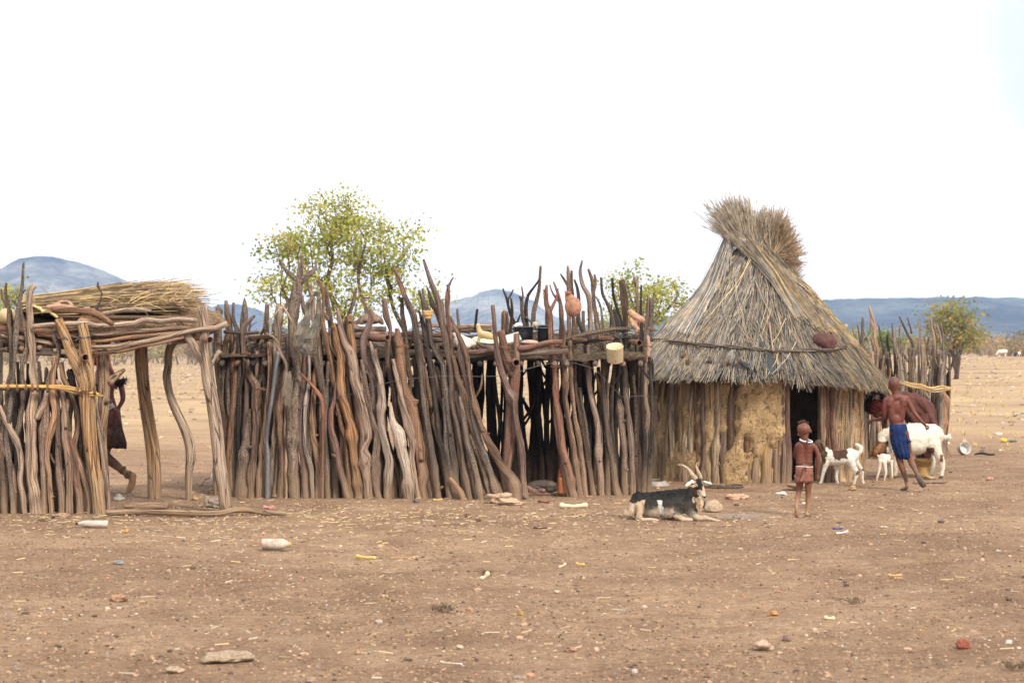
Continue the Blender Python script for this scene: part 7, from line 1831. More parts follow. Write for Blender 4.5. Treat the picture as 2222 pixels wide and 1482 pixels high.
# ---- on the left roof
def left_roof_things():
    r = random.Random(61); mb = MB()
    yel = [(0.50, 0.38, 0.19), (0.60, 0.45, 0.24), (0.38, 0.28, 0.17), (0.28, 0.20, 0.13), (0.54, 0.43, 0.29), (0.16, 0.115, 0.08)]
    for i in range(1900):
        u = r.random(); d = 20.75+1.5*r.random(); t = (d-20.75)/1.5
        x0 = 40+250*r.random()**1.1; L_ = 150+110*r.random(); x1 = x0+L_
        if r.random() < .05: x1 += 30
        x1 = min(x1, 385+75*r.random()**1.6+24*(r.random() < .06))
        def topr(x): return 640-34*smooth(110, 330, x)*(1-.35*smooth(330, 480, x)) if x < 330 else 606+22*smooth(330, 470, x)
        lay = r.random()
        y0 = topr(x0)+6+lay*(36+10*smooth(150, 300, x0))+r.gauss(0, 2); y1 = topr(x1)+4+lay*(62 if x1 > 300 else 46)*(1-.30*smooth(360, 450, x1))+r.gauss(0, 3+5*smooth(330, 430, x1))-(x1 > 390)*5*r.random()
        a = P(x0, y0, d); b_ = P(x1, y1, d+r.gauss(0, .05)); m_ = (a+b_)*.5+Vector((0, 0, .015*r.random()-.012))
        strand(mb, [a, m_, b_], .0042+.003*r.random(), mul(r.choice(yel), .7+.6*r.random()))
    for i in range(40):
        d = 20.7; x = 230+190*r.random(); y = 635+30*r.random(); an = r.gauss(-.2, .5); l = 20+34*r.random()
        strand(mb, [P(x, y, d), P(x+l*math.cos(an)*.5, y+l*math.sin(an)*.5-2, d-.02), P(x+l*math.cos(an), y+l*math.sin(an), d)], .004, mul(r.choice(yel), .8+.5*r.random()))
    for x0, y0, x1, y1 in ((255, 640, 313, 606), (300, 625, 384, 603), (330, 640, 427, 617), (400, 650, 484, 634), (352, 660, 448, 628), (390, 628, 462, 678), (88, 622, 120, 646)):
        strand(mb, [P(x0, y0, 20.7), P((x0+x1)/2, (y0+y1)/2+2, 20.68), P(x1, y1, 20.7)], .005, (0.30, 0.22, 0.16))
    top('reed_bundle', mb.mesh(), REEDY, 'heap of long yellow reeds lying on the left shelter roof', 'reeds', smooth_=False)
    gm = plain_mat('calabash', (0.50, 0.39, 0.23), .2, 8, .55, .002)
    blobthing('gourd', 'round yellow calabash behind the poles at the far left of the roof', 'gourd', (0, 600, 7.41), 20.75, [('b', 110, 640, 0, 142, 140, 132), ('b', 150, 620, 0, 100, 110, 110)], gm, .01)
    blobthing('gourd', 'small yellow calabash peeping out right of the flat-topped fork', 'gourd', (0, 600, 7.41), 20.68, [('b', 1410, 860, .1, 80, 80, 62)], gm, .008)
    # stiff goat hide propped like a tent, pale fringe along its upper edge
    F = lambda x, y, d: P(x/7.41, 600+y/7.41, d)
    mb = MB(); up = [(350, 560), (430, 500), (530, 465), (600, 490), (660, 530), (740, 555), (830, 560), (880, 620), (950, 665), (1010, 700)]
    A = []; n = len(up)
    for s in (0, 1):
        for j in range(5):
            for i, (x, y) in enumerate(up):
                t = j/4; yb = 780; A.append(mb.vert(F(x+10*math.sin(i+j)*(j > 0), y+(yb-y)*t*.98, 20.72+.34*math.sin(t*2.2)+.03*math.sin(i*2.1+j)+.008*s)))
    for s in (0, 1):
        for j in range(4):
            for i in range(n-1):
                a = s*5*n+j*n+i; q = (a, a+1, a+n+1, a+n); mb.face([A[k] for k in (q if s else q[::-1])])
    for i in range(n-1): a = i; mb.face((A[a], A[a+1], A[a+1+5*n], A[a+5*n])); a = 4*n+i; mb.face((A[a+1], A[a], A[a+5*n], A[a+1+5*n]))
    H = thing('goat_hide', 'stiff dark hide with a pale furry edge propped among the logs left of the forks', 'hide', F(680, 780, 20.8))
    link('hide', mb.mesh(), M['black'], H)
    fr = Fig(0, 600, 7.41, 20.66)
    fr.limb([(x, y+8, 0, 22+8*math.sin(i*2.7)) for i, (x, y) in enumerate(up[2:])]); fr.limb([(640, 500, 0, 22), (680, 560, 0, 26), (690, 590, 0, 12)]); fr.limb([(800, 560, 0, 26), (850, 600, 0, 24)])
    fr.build('fur_edge', plain_mat('pale_fur', (0.62, 0.48, 0.24), .35, 40, .9, .01), H, .007, 1)
    blobthing('hide_roll', 'pinkish dried hide with a raised hump lying on the left shelter roof', 'hide', (0, 600, 7.41), 20.62,
              [('c', [(760, 490, 0, 34), (900, 480, 0, 44), (1050, 490, 0, 44), (1200, 515, 0, 34), (1320, 520, 0, 26), (1430, 505, 0, 26)]), ('c', [(900, 460, 0, 30), (950, 410, 0, 22), (1030, 400, 0, 22), (1110, 410, 0, 26), (1160, 470, 0, 30)])],
              plain_mat('dried_hide', (0.36, 0.225, 0.16), .35, 16, .8, .01), .008)
    blobthing('wood_chip', 'pale splintered slab of wood standing between the two forks of the corner post', 'wood', (0, 600, 7.41), 20.5, [('c', [(1250, 740, 0, 30), (1320, 660, 0, 30), (1360, 590, 0, 12)]), ('c', [(1340, 700, 0, 50), (1480, 690, 0, 40), (1620, 740, 0, 26)])], W['tan'], .008)
    mb = MB(); Q = [(1560, 545, 10), (1590, 480, 13), (1610, 400, 11), (1625, 330, 12), (1640, 280, 13), (1600, 200, 14), (1580, 160, 26), (1575, 90, 10)]
    tube(mb, [(F(x, y, 20.5), q/7.41*pxm(20.5)) for x, y, q in Q], 8, .01, .25, 3); tube(mb, [(F(1535, 560, 20.5), .004), (F(1560, 480, 20.5), .017), (F(1590, 430, 20.5), .005)], 8, .01, .1, 3)
    top('dried_root', mb.mesh(), W['brown'], 'thin twisted dried root standing up from the left roof', 'root')
    mb = MB(); 
    for k in range(2):
        c = F(820+k*90, 335-k*5, 20.9); mb.box(c, .060, .03, .022, rot_xyz(.3, .35-.2*k, .2))
    top('plastic_scrap', mb.mesh(), plain_mat('faded_red_plastic', (0.46, 0.15, 0.10), .25, 20, .6, .003), 'faded red plastic scrap lying on the reeds of the left roof', 'litter', smooth_=False)
left_roof_things()

# ---- on and under the middle platform
def pot(label, z, x0, x1, ytop, ybot, d, tilt=.0, mat=None, handle=False, name='cooking_pot', cat='pot'):
    a = P(*zpx(z, x0, ybot), d); b_ = P(*zpx(z, x1, ytop), d); R_ = (b_.x-a.x)/2; H = b_.z-a.z; c = Vector(((a.x+b_.x)/2, d+R_, a.z))
    T = thing(name, label, cat, c); mb = MB(); Rm = rot_xyz(tilt, 0, 0)
    lathe(mb, c, [(R_*.80, 0), (R_*.94, H*.06), (R_*.97, H*.5), (R_*.98, H*.96), (R_*1.03, H), (R_*.96, H*1.0), (R_*.93, H*.9), (R_*.90, H*.1), (R_*.3, H*.05)], 32, Rm, .015)
    link('pot_body', mb.mesh(), mat or M['soot'], T); mb = MB()
    tube(mb, [(c+Rm@Vector((math.cos(t)*R_*1.02, math.sin(t)*R_*1.02, H)), .004) for t in [i/30*6.2832 for i in range(31)]], 6, .02, .02, 1, cap=False); link('rim', mb.mesh(), M['steel'], T)
    return T, c, R_, H
M['soot'] = plain_mat('sooty_metal', (0.014, 0.014, 0.017), .5, 30, .55, .003, spec=.4)
def platform_things():
    pot('wide sooty black cooking pot on the platform, left of the two', ZE, 930, 1102, 672, 795, 23.1)
    pot('taller sooty black pot tipped towards the yard, right of the wide one', ZE, 1135, 1245, 665, 800, 23.1, .24)
    b = lambda n, l, c, items, m, d=22.9, z=ZE, v=.007, it=3, **k: blobthing(n, l, c, z, d, items, m, v, it, **k)
    b('carved_headrest', 'yellow forked piece of wood with three stubby arms lying by the white sack', 'wood', [('c', [(625, 660, 0, 20), (632, 700, 0, 21), (655, 735, 0, 34), (700, 745, 0, 36), (745, 760, 0, 26)]), ('c', [(650, 730, 0, 28), (635, 770, 0, 18), (620, 820, 0, 9)])], plain_mat('yellow_wood', (0.50, 0.36, 0.19), .2, 12, .7, .004), 22.85)
    b('grain_sack', 'white and pink plastic sack slumped at the left end of the platform', 'sack', [('b', 470, 800, 0, 60, 60, 66), ('c', [(430, 740, 0, 24), (480, 790, 0, 50), (540, 810, 0, 46), (600, 820, 0, 14)]), ('b', 520, 830, 0, 50, 60, 40)], plain_mat('sack_weave', (0.52, 0.40, 0.36), .2, 14, .8, .012, base2=(0.78, 0.70, 0.66)), 22.8)
    mb = MB(); c = P(*zpx(ZE, 722, 825), 22.95); lathe(mb, c, [(.14, 0), (.17, .012), (.20, .055), (.205, .06), (.195, .06), (.16, .02), (.05, .016)], 30, rot_xyz(.22, .05, 0))
    top('basin', mb.mesh(), plain_mat('pale_green_plastic', (0.50, 0.55, 0.38), .2, 10, .5, 0), 'pale green plastic basin lying behind the crooked red pole', 'basin')
    mb = MB(); mb.box(P(*zpx(ZE, 900, 775), 22.95), .24, .18, .02, rot_xyz(.5, -.28, .1)); top('tin_tray', mb.mesh(), plain_mat('faded_tin', (0.42, 0.48, 0.46), .25, 12, .5, .002, spec=.5), 'faded tin tray leaning between the fork arms', 'tray', smooth_=False)
    b('stone', 'pale flat stone on the platform edge below the two pots', 'stone', [('b', 1065, 808, 0, 80, 80, 26)], plain_mat('pink_stone', (0.40, 0.27, 0.22), .3, 16, .9, .006), 22.72)
    b('white_cloth', 'crumpled white cloth behind the wide black pot', 'cloth', [('b', 975, 655, 0, 36, 30, 20), ('b', 955, 665, 0, 26, 26, 18)], plain_mat('white_rag', (0.68, 0.66, 0.64), .15, 14, .8, .01), 23.7)
    b('dried_skull', 'small tan bone heap beside the pots, behind them', 'bone', [('b', 1115, 650, 0, 24, 26, 24), ('b', 1100, 665, 0, 16, 16, 14)], plain_mat('tan_bone', (0.52, 0.38, 0.26), .3, 20, .8, .005), 23.9)
    # leather milk bag hanging from the stakes
    lb = plain_mat('ochre_leather', (0.30, 0.155, 0.10), .35, 18, .7, .008)
    def paint(x, y, dd, co): return (1, 1, 1)
    T = thing('leather_bag', 'egg shaped reddish leather bag tied high on the right fence poles', 'bag', P(*zpx(ZE, 1440, 590), 22.6))
    F = Fig(*ZE, 22.55); F.ball(1443, 500, 0, 74, 66, 88); F.limb([(1400, 400, 0, 30), (1420, 440, 0, 48), (1440, 480, 0, 62)]); F.limb([(1395, 380, 0, 16), (1398, 400, 0, 26)]); F.build('bag', lb, T, .007, 3)
    F.limb([(1375, 372, -.02, 9), (1398, 382, -.05, 14), (1420, 378, -.02, 9)]); F.limb([(1398, 382, 0, 8), (1415, 350, 0, 5)]); F.build('knot', plain_mat('knot_leather', (0.30, 0.11, 0.07), .3, 20), T, .004, 1)
    # cream bucket hanging by its wire handle, tilted so its base shows
    T = thing('bucket', 'dented cream enamel bucket hanging by a wire handle on the right fence', 'bucket', P(*zpx(ZE, 1800, 1005), 22.7))
    c = P(*zpx(ZE, 1806, 965), 22.66); Rm = rot_xyz(.42, -.06, 0); R_ = .098; H = .18; mb = MB()
    lathe(mb, c, [(R_*.2, 0.002), (R_*.88, 0.0), (R_*.93, .006), (R_*1.0, H), (R_*1.03, H+.004), (R_*.96, H), (R_*.9, .012), (R_*.2, .01)], 32, Rm, .02)
    m, nt, bb = newmat('cream_enamel'); L = nt.links; ge = nd(nt, 'ShaderNodeNewGeometry'); n = noise_tex(nt, ge.outputs['Position'], 60, 3, .6)
    rr = ramp(nt, [(0.34, (0.05, 0.035, 0.03)), (0.38, (0.62, 0.53, 0.34)), (0.8, (0.70, 0.62, 0.43))]); L.new(n.outputs[0], rr.inputs[0]); L.new(rr.outputs[0], bb.inputs['Base Color']); bb.inputs['Roughness'].default_value = .45
    link('pail', mb.mesh(), m, T); mb = MB(); tube(mb, [(c+Rm@Vector((math.cos(t)*R_*.93, math.sin(t)*R_*.93, .003)), .0035) for t in [i/30*6.2832 for i in range(31)]], 6, .02, .02, 1, cap=False); link('rim', mb.mesh(), M['rust'], T)
    mb = MB(); a = c+Rm@Vector((-R_, 0, H)); b2 = c+Rm@Vector((R_, 0, H)); t_ = (a+b2)*.5+Vector((-.02, 0, .13)); tube(mb, [(a, .003), (a.lerp(t_, .6)+Vector((-.02, 0, .02)), .003), (t_, .003), (b2.lerp(t_, .5)+Vector((.02, 0, .02)), .003), (b2, .003)], 5, .02, .05, 1); link('handle', mb.mesh(), M['wire'], T)
    mb = MB(); c2 = P(*zpx(ZE, 1900, 800), 22.75); tube(mb, [(c2+Vector((math.cos(t)*.065, -.03, math.sin(t)*.10)), .003) for t in [i/24*5.2-1.9 for i in range(25)]], 5, .02, .05, 1); top('wire_loop', mb.mesh(), M['wire'], 'thin wire loop hanging just right of the cream bucket', 'wire')
    hr = plain_mat('folded_hide', (0.40, 0.235, 0.165), .35, 20, .75, .01)
    b('hide_roll', 'folded tan hide stuffed among the pole tops near the thatch', 'hide', [('c', [(1935, 545, 0, 26), (1975, 580, 0, 34), (2030, 610, 0, 30), (2050, 615, 0, 14)]), ('c', [(1945, 610, 0, 20), (1955, 650, 0, 26), (1995, 690, 0, 22), (1985, 705, 0, 18)]), ('c', [(1990, 600, 0, 22), (1975, 640, 0, 20)])], hr, 23.05)
    b('hide_strip', 'pink tan hide hanging down outside the last poles beside the hut', 'hide', [('c', [(2085, 760, 0, 16), (2092, 830, 0, 20), (2085, 920, 0, 18), (2075, 970, 0, 8)])], hr, 23.3)
    b('corn_cob', 'small yellow stump poking out beyond the last pole over the thatch', 'wood', [('c', [(2095, 685, 0, 7), (2150, 693, 0, 9)])], W['tan'], 23.15)
    # left part
    hat = plain_mat('old_leather', (0.22, 0.14, 0.10), .3, 20, .8, .006)
    b('leather_hat', 'brown crumpled leather hat on the platform behind the twisted tan stake', 'hat', [('c', [(1475, 680, 0, 26), (1520, 640, 0, 36), (1580, 630, 0, 38), (1640, 660, 0, 30), (1665, 690, 0, 16)]), ('b', 1570, 660, 0, 90, 70, 40)], hat, 23.0, ZC)
    b('woven_cup', 'small tan woven cup stuck on a thin pole tip', 'cup', [('b', 2087, 605, 0, 44, 40, 36), ('b', 2090, 640, 0, 34, 34, 20), ('c', [(2050, 580, 0, 12), (2090, 590, -.03, 14), (2130, 575, 0, 12)])], plain_mat('woven_tan', (0.40, 0.24, 0.10), .4, 60, .8, .005), 22.45, ZC, .005, 2)
    # hank of grey fibre hung over the forked stake
    mb = MB(); r = random.Random(8); F = Fig(*ZC, 22.2)
    for i in range(360):
        k = r.random(); o = r.gauss(0, 12)
        pts = [(1050+r.gauss(0, 8), 410+r.gauss(0, 8)), (1078+o*.5, 470), (1070+o, 600), (1040+o*1.6, 720), (960+o*2.2+30*k, 830), (900+o*2+90*k, 920+o), (890+130*r.random(), 950+50*r.random())]
        if i % 3 == 0: pts = [(1040+r.gauss(0, 8), 420), (980+o, 500), (985+o, 620), (930+o*1.5, 700), (890+o*1.5, 800), (880+o, 900), (900+60*k, 970)]
        strand(mb, [F.W(x, y, r.gauss(0, .02)-.02*k) for x, y in pts], .0035, mul(r.choice([(0.20, 0.185, 0.17), (0.28, 0.255, 0.23), (0.12, 0.11, 0.10), (0.24, 0.20, 0.14)]), .8+.4*r.random()))
    top('fibre_hank', mb.mesh(), REEDY, 'hank of loose grey fibre hanging from the tall forked stake', 'rope', smooth_=False)
    mb = MB(); r = random.Random(18)
    for i in range(220):
        y = 1200+r.random()*150; x = 790+(y-1200)*.15+r.gauss(0, 16); strand(mb, [F.W(x, y-70, -.02), F.W(x-12, y+30, -.04), F.W(x-24+r.gauss(0, 8), y+110, -.03)], .0032, mul((0.17, 0.14, 0.11), .7+.7*r.random()))
    top('fibre_hank', mb.mesh(), REEDY, 'brown tuft of fibre stuck low beside the forked stake', 'rope', smooth_=False)
    mb = MB(); tube(mb, [(F.W(735, 520), .010), (F.W(790, 610), .012), (F.W(830, 680), .012)], 7, .03, .05, 1); tube(mb, [(F.W(735, 525), .008), (F.W(640, 640), .006), (F.W(600, 680), .004)], 6, .03, .05, 1)
    top('split_branch', mb.mesh(), M['split'], 'freshly split yellow branch balanced on the pale stake left of the forked one', 'branch')
    mb = MB(); tube(mb, [(F.W(715, 520, .1), .006), (F.W(710, 420, .1), .007), (F.W(725, 360, .1), .006), (F.W(755, 315, .1), .003)], 6, .03, .1, 4); top('dry_twig', mb.mesh(), W['bark'], 'thin bent twig rising above the pale stake', 'twig')
    # jerrycan
    a = P(*zpx(ZE, 1310, 2125), 22.75); wd_ = 130/3.968*pxm(22.75); c = Vector((a.x+wd_/2, 22.85, 0)); T = thing('jerrycan', 'faded orange plastic jerrycan standing behind the red leaning pole', 'jerrycan', c)
    F = Fig(*ZE, 22.8); om = plain_mat('orange_plastic', (0.27, 0.09, 0.03), .3, 8, .5, .003, spec=.4)
    for q in (-.05, .0, .05): 
        for x in (1335, 1380, 1425): F.limb([(x, 1985, q, 26), (x, 2090, q, 26)])
    F.limb([(1345, 1950, 0, 14), (1380, 1932, 0, 13), (1420, 1930, 0, 13), (1430, 1960, 0, 13)]); F.limb([(1335, 1960, 0, 24), (1335, 1925, 0, 15)])
    F.build('can_body', om, T, .008, 3); F.limb([(1333, 1925, 0, 17), (1333, 1912, 0, 17)]); F.build('cap', plain_mat('red_cap', (0.34, 0.07, 0.03), .2, 10), T, .005, 1)
    b('grindstone', 'flat grey grinding slab on the floor inside the doorway gap', 'stone', [('b', 1180, 2030, 0, 125, 110, 42), ('b', 1110, 2040, 0, 60, 90, 40)], plain_mat('grey_stone', (0.27, 0.21, 0.17), .3, 16, .9, .008), 23.9)
    b('stone', 'rounded dark stone beside the grinding slab', 'stone', [('b', 1255, 2070, 0, 44, 44, 30)], plain_mat('dark_stone', (0.17, 0.14, 0.12), .3, 16, .9, .006), 23.0)
    b('old_cloth', 'dusty brown cloth dropped on the ground in the doorway gap', 'cloth', [('c', [(1050, 2050, 0, 18), (1080, 2075, 0, 28), (1130, 2100, 0, 22), (1190, 2110, 0, 14), (1280, 2115, 0, 8)]), ('c', [(1060, 2110, 0, 20), (1130, 2118, 0, 16)]), ('b', 1175, 2080, 0, 36, 30, 22)], plain_mat('dusty_cloth', (0.20, 0.115, 0.09), .4, 22, .9, .014), 22.9)
    mb = MB(); c = P(*zpx(ZE, 1135, 2062), 22.9); tube(mb, [(c+Vector((math.cos(t)*.028, 0, math.sin(t)*.014)), .006) for t in [i/16*6.2832 for i in range(17)]], 6, .02, .02, 1, cap=False); top('ring', mb.mesh(), M['steel'], 'small grey ring on top of the dropped cloth', 'ring')
platform_things()

# ---- rocks, bones, bottles and litter on the ground
def rock(px, py, wpx, hpx, label, col, seed, name='rock', cat='rock', group='rocks scattered over the yard', d=None, flat=.45, yaw=0, rough=.5, sub=4):
    d = d or gd(py); w = wpx*pxm(d)/2; h = hpx*pxm(d); mb = MB(); x = (px-1111)/FPX*d
    ico_rock(mb, (x, d+w*.5, ground_z(x, d)+h*.36), w, w*.8, h*.62, seed, sub, rough, None, rot_xyz(0, 0, yaw), flat)
    m = plain_mat(name, mul(col, .74), .35, 45, .95, .012); me = mb.mesh()
    o = top(name, me, m, label, cat, group)
    return o
def ground_things():
    pk = (0.50, 0.30, 0.20); gr = (0.30, 0.24, 0.20); cr = (0.56, 0.46, 0.35); wh = (0.68, 0.63, 0.57)
    R_ = rock
    R_(1080, 1092, 52, 24, 'large pale pink rock left of the pair at the foot of the long fence', (0.56, 0.38, 0.26), 1.1, rough=.7)
    R_(1104, 1097, 52, 15, 'low pink rock touching the right side of the larger pink rock', (0.58, 0.40, 0.27), 2.2)
    R_(1546, 1108, 44, 27, 'square tan rock right behind the bearded goat', (0.48, 0.35, 0.25), 3.2, rough=.4)
    R_(1590, 1084, 30, 13, 'salmon pink rock, left of two by the goat', (0.60, 0.36, 0.25), 4.5)
    R_(1612, 1083, 24, 11, 'salmon pink rock, right of two by the goat', (0.60, 0.38, 0.27), 5.1)
    R_(1696, 1075, 24, 8, 'white flat stone between the pink rocks and the child', wh, 6.3)
    R_(1852, 1063, 17, 10, 'small orange rock at the feet of the spotted kid', (0.50, 0.32, 0.14), 7.7)
    R_(2020, 1041, 30, 8, 'flat tan stone beside the wooden tub', (0.45, 0.32, 0.2), 7.9)
    R_(1703, 1049, 27, 16, 'grey rock by the hut door post', (0.27, 0.22, 0.20), 8.8)
    R_(1694, 1050, 16, 10, 'small tan stone in front of the grey rock by the door post', (0.42, 0.31, 0.23), 8.1)
    R_(1620, 1043, 14, 14, 'egg shaped tan stone leaning on the hut wall', (0.36, 0.27, 0.19), 9.2)
    R_(465, 1101, 46, 22, 'broad angular grey rock at the foot of the pale right fork', (0.34, 0.26, 0.21), 10.4, rough=.8)
    R_(478, 1062, 38, 14, 'rounded earth coloured rock behind the pale right fork', (0.33, 0.23, 0.16), 11.6, d=23.8)
    R_(258, 1086, 22, 12, 'white angular stone beside the foot of the thick corner post', wh, 12.3)
    R_(97, 1130, 22, 12, 'brown stone, left of two below the left wall', (0.40, 0.28, 0.18), 13.5)
    R_(131, 1124, 38, 11, 'flat reddish stone, right of two below the left wall', (0.38, 0.25, 0.17), 14.4)
    R_(422, 1088, 14, 9, 'small orange stone near the thin crooked back post', (0.48, 0.30, 0.16), 15)
    R_(903, 1092, 16, 9, 'dark grey stone at the foot of the leaning tan stakes', (0.18, 0.15, 0.14), 16.2)
    R_(1136, 1083, 12, 7, 'dark brown pebble at the left side of the doorway gap', (0.13, 0.10, 0.08), 17.2)
    R_(598, 1080, 18, 9, 'brown stone against the foot of the steel bar stakes', (0.33, 0.24, 0.17), 18.2)
    R_(256, 1226, 24, 10, 'blue grey stone alone on the left foreground', (0.28, 0.29, 0.29), 19.2)
    R_(258, 1305, 34, 16, 'rusty brown stone low in the left foreground', (0.42, 0.25, 0.15), 20.4)
    R_(485, 1440, 104, 22, 'wide grey and tan rock half buried at the bottom left', (0.40, 0.30, 0.21), 21.3, rough=.6)
    R_(375, 1459, 40, 14, 'low tan rock left of the wide half buried rock', (0.46, 0.34, 0.24), 22.1)
    R_(674, 1482, 24, 12, 'brown pink stone at the bottom edge', (0.42, 0.27, 0.21), 23.9)
    R_(995, 1407, 20, 8, 'cream pebble low in the middle foreground', cr, 24.9)
    R_(1238, 1412, 28, 12, 'brown stone low in the middle foreground', (0.38, 0.22, 0.15), 25.7)
    R_(774, 1420, 12, 11, 'small pink stone in the lower middle left', pk, 26.2)
    R_(1130, 1335, 13, 10, 'round ochre pebble in the middle foreground', (0.44, 0.29, 0.11), 27.2)
    R_(1208, 1284, 14, 6, 'oval cream pebble in the middle of the yard', cr, 28.4)
    R_(1658, 1412, 44, 20, 'cream pink rock in the right foreground', (0.54, 0.38, 0.27), 29.5)
    R_(1652, 1397, 22, 12, 'brown stone just behind the cream pink rock', (0.44, 0.31, 0.22), 30.1)
    R_(1708, 1391, 20, 13, 'dark purple stone right of the cream pink rock', (0.28, 0.17, 0.15), 31.2)
    R_(2090, 1407, 28, 22, 'rusty red brick-like stone at the lower right', (0.32, 0.10, 0.065), 32.8, rough=.3)
    R_(2189, 1396, 15, 9, 'white stone near the lower right edge', wh, 33.3)
    R_(1679, 1336, 22, 9, 'bright orange stone in the right foreground', (0.58, 0.28, 0.10), 34.4)
    R_(1945, 1252, 22, 5, 'flat orange chip in the right half of the yard', (0.60, 0.38, 0.18), 35)
    R_(1918, 1147, 18, 5, 'flat cream stone far right of the child', cr, 36)
    R_(1911, 1104, 14, 5, 'pink pebble between the boy and the open yard', (0.55, 0.38, 0.26), 37)
    R_(2148, 1043, 14, 8, 'pink pebble right of the bark slab', (0.55, 0.33, 0.24), 38)
    R_(2043, 1135, 14, 6, 'dark pebble far out on the right side of the yard', (0.13, 0.11, 0.09), 38.5)
    R_(1381, 1128, 28, 13, 'dusty pink stone by the tail of the bearded goat', (0.38, 0.25, 0.19), 39, rough=.6)
    R_(1015, 1123, 18, 8, 'dry brown dung lump, left of two before the fence', (0.17, 0.10, 0.065), 40, 'dung', 'dung', 'dung lumps by the fence')
    R_(1036, 1132, 15, 7, 'dry brown dung lump, right of two before the fence', (0.15, 0.09, 0.06), 41, 'dung', 'dung', 'dung lumps by the fence')
    R_(1260, 1126, 20, 8, 'tan lump of earth right of the bone', (0.44, 0.33, 0.2), 42)
    R_(272, 1156, 12, 9, 'small orange pebble below the fallen branch', (0.56, 0.33, 0.13), 43)
    # dried branch
    mb = MB(); B_ = [(228, 1108, 6.5), (270, 1118, 7), (310, 1123, 6), (370, 1125, 6.5), (430, 1128, 6), (475, 1131, 6), (500, 1126, 6), (530, 1117, 7), (560, 1117, 7), (590, 1127, 5.5), (620, 1129, 5)]
    tube(mb, [(Vector(((x-1111)/FPX*20.0, 20.1+.12*math.sin(i*1.1), .035+.02*(8 > i > 5))), q*pxm(20)) for i, (x, y, q) in enumerate(B_)], 10, .05, .12, 5, jag=.4)
    c_ = Vector(((372-1111)/FPX*20.0, 20.1, .05)); tube(mb, [(c_, .02), (c_+Vector((.01, -.02, .05)), .008)], 7, .02, .1, 2)
    top('fallen_branch', mb.mesh(), W['post'], 'long crooked bare branch lying on the ground before the left shelter', 'branch')
    mb = MB(); tube(mb, [(Vector(((x-1111)/FPX*20.9, 20.9+y_, .04)), q) for x, y_, q in ((268, 0, .02), (290, .0, .034), (330, .02, .04), (362, .02, .03))], 10, .03, .12, 6)
    top('log_piece', mb.mesh(), W['tan'], 'short pinkish log half sunk behind the fallen branch', 'log')
    # small twig by the right fork
    mb = MB(); d = 24.6; tube(mb, [(P(420, 1056, d), .006), (P(436, 1054, d), .007), (P(446, 1040, d), .006), (P(460, 1036, d), .004)], 6, .03, .15, 3); tube(mb, [(P(430, 1053, d), .005), (P(427, 1046, d), .003)], 5, .03, .1, 3)
    top('dry_twig', mb.mesh(), W['bark'], 'small dark forked twig on the ground seen under the left roof', 'twig')
    blobthing('white_jug', 'white plastic jug lying half hidden behind the pale right fork', 'jug', (0, 820, 4.273), 24.6, [('b', 1990, 920, 0, 36, 34, 62)], plain_mat('white_plastic', (0.72, 0.72, 0.70), .06, 10, .45, 0), .008)
    # plastic bottles
    wp_ = plain_mat('dull_white_plastic', (0.44, 0.38, 0.33), .3, 12, .6, .004)
    def bottle(label, px0, px1, py, r0, neck_right, mat, cap=None):
        d = gd(py); a = Vector(((px0-1111)/FPX*d, d, r0+.003)); L_ = (px1-px0)*pxm(d); T = thing('plastic_bottle', label, 'bottle', Vector((a.x+L_/2, d, 0)))
        mb = MB(); prof = []; n = 26
        for i in range(n+1):
            t = i/n; q = r0*(1 if t < .78 else 1-(t-.78)/.22*.62); q *= 1+.055*math.sin(t*60)*(t < .75); prof.append((q if i else r0*.9, t*L_*.94))
        Rm = Matrix(((0, 0, 1), (0, 1, 0), (-1, 0, 0))) if neck_right else Matrix(((0, 0, -1), (0, 1, 0), (1, 0, 0)))
        base = a if neck_right else a+Vector((L_, 0, 0)); lathe(mb, base, prof, 22, Rm, .06, px0); link('bottle_body', mb.mesh(), mat, T)
        if cap:
            mb = MB(); lathe(mb, base+Rm@Vector((0, 0, L_*.93)), [(r0*.36, 0), (r0*.38, L_*.08)], 14, Rm); link('cap', mb.mesh(), cap, T)
    brn = plain_mat('dirty_clear_plastic', (0.26, 0.18, 0.13), .3, 8, .35, .004, spec=.5, base2=(0.62, 0.54, 0.46))
    bottle('dirty ribbed plastic bottle with a yellow cap lying in the left foreground', 568, 631, 1193, .046, True, brn, plain_mat('yellow_cap', (0.50, 0.36, 0.05), .1, 10, .5, 0))
    bottle('flattened white plastic bottle with a black mouth below the left wall', 165, 234, 1144, .032, False, wp_, M['black'])
    # bones
    bn = plain_mat('bleached_bone', (0.64, 0.52, 0.35), .15, 30, .7, .003)
    def bone(label, x0, x1, py, r_, m=bn, tilt=0.0, name='bone', cat='bone', group='bones and chips on the ground'):
        d = gd(py); F = Fig(0, 0, 1.0, d); q = r_; m_ = (x0+x1)/2
        items = [('c', [(x0, py-q*1.2-tilt, 0, q*1.2), (x0+(x1-x0)*.12, py-q*1.1-tilt*.7, 0, q*.8), (m_, py-q*.9, 0, q*.7), (x1-(x1-x0)*.1, py-q*1.2+tilt*.5, .0, q*.9), (x1, py-q*1.3+tilt, 0, q*1.15)])]
        return blobthing(name, label, cat, (0, 0, 1.0), d, items, m, max(.004, q*pxm(d)*.28), 2, group)
    bone('long cream bone lying right of the pink rocks before the gap', 1219, 1270, 1103, 5.5)
    oc = plain_mat('ochre_chip', (0.55, 0.37, 0.12), .2, 20, .8, .003)
    bone('yellow corn husk chip left of the flat orange stick', 776, 812, 1213, 4, oc, 2, 'husk', 'husk')
    bone('long thin orange stick in the middle left of the yard', 850, 905, 1212, 2.2, plain_mat('orange_stick', (0.42, 0.24, 0.11), .2, 20), -1, 'stick', 'stick', None)
    bone('small cream chip upright in the middle foreground', 1046, 1058, 1256, 5, bn, -5)
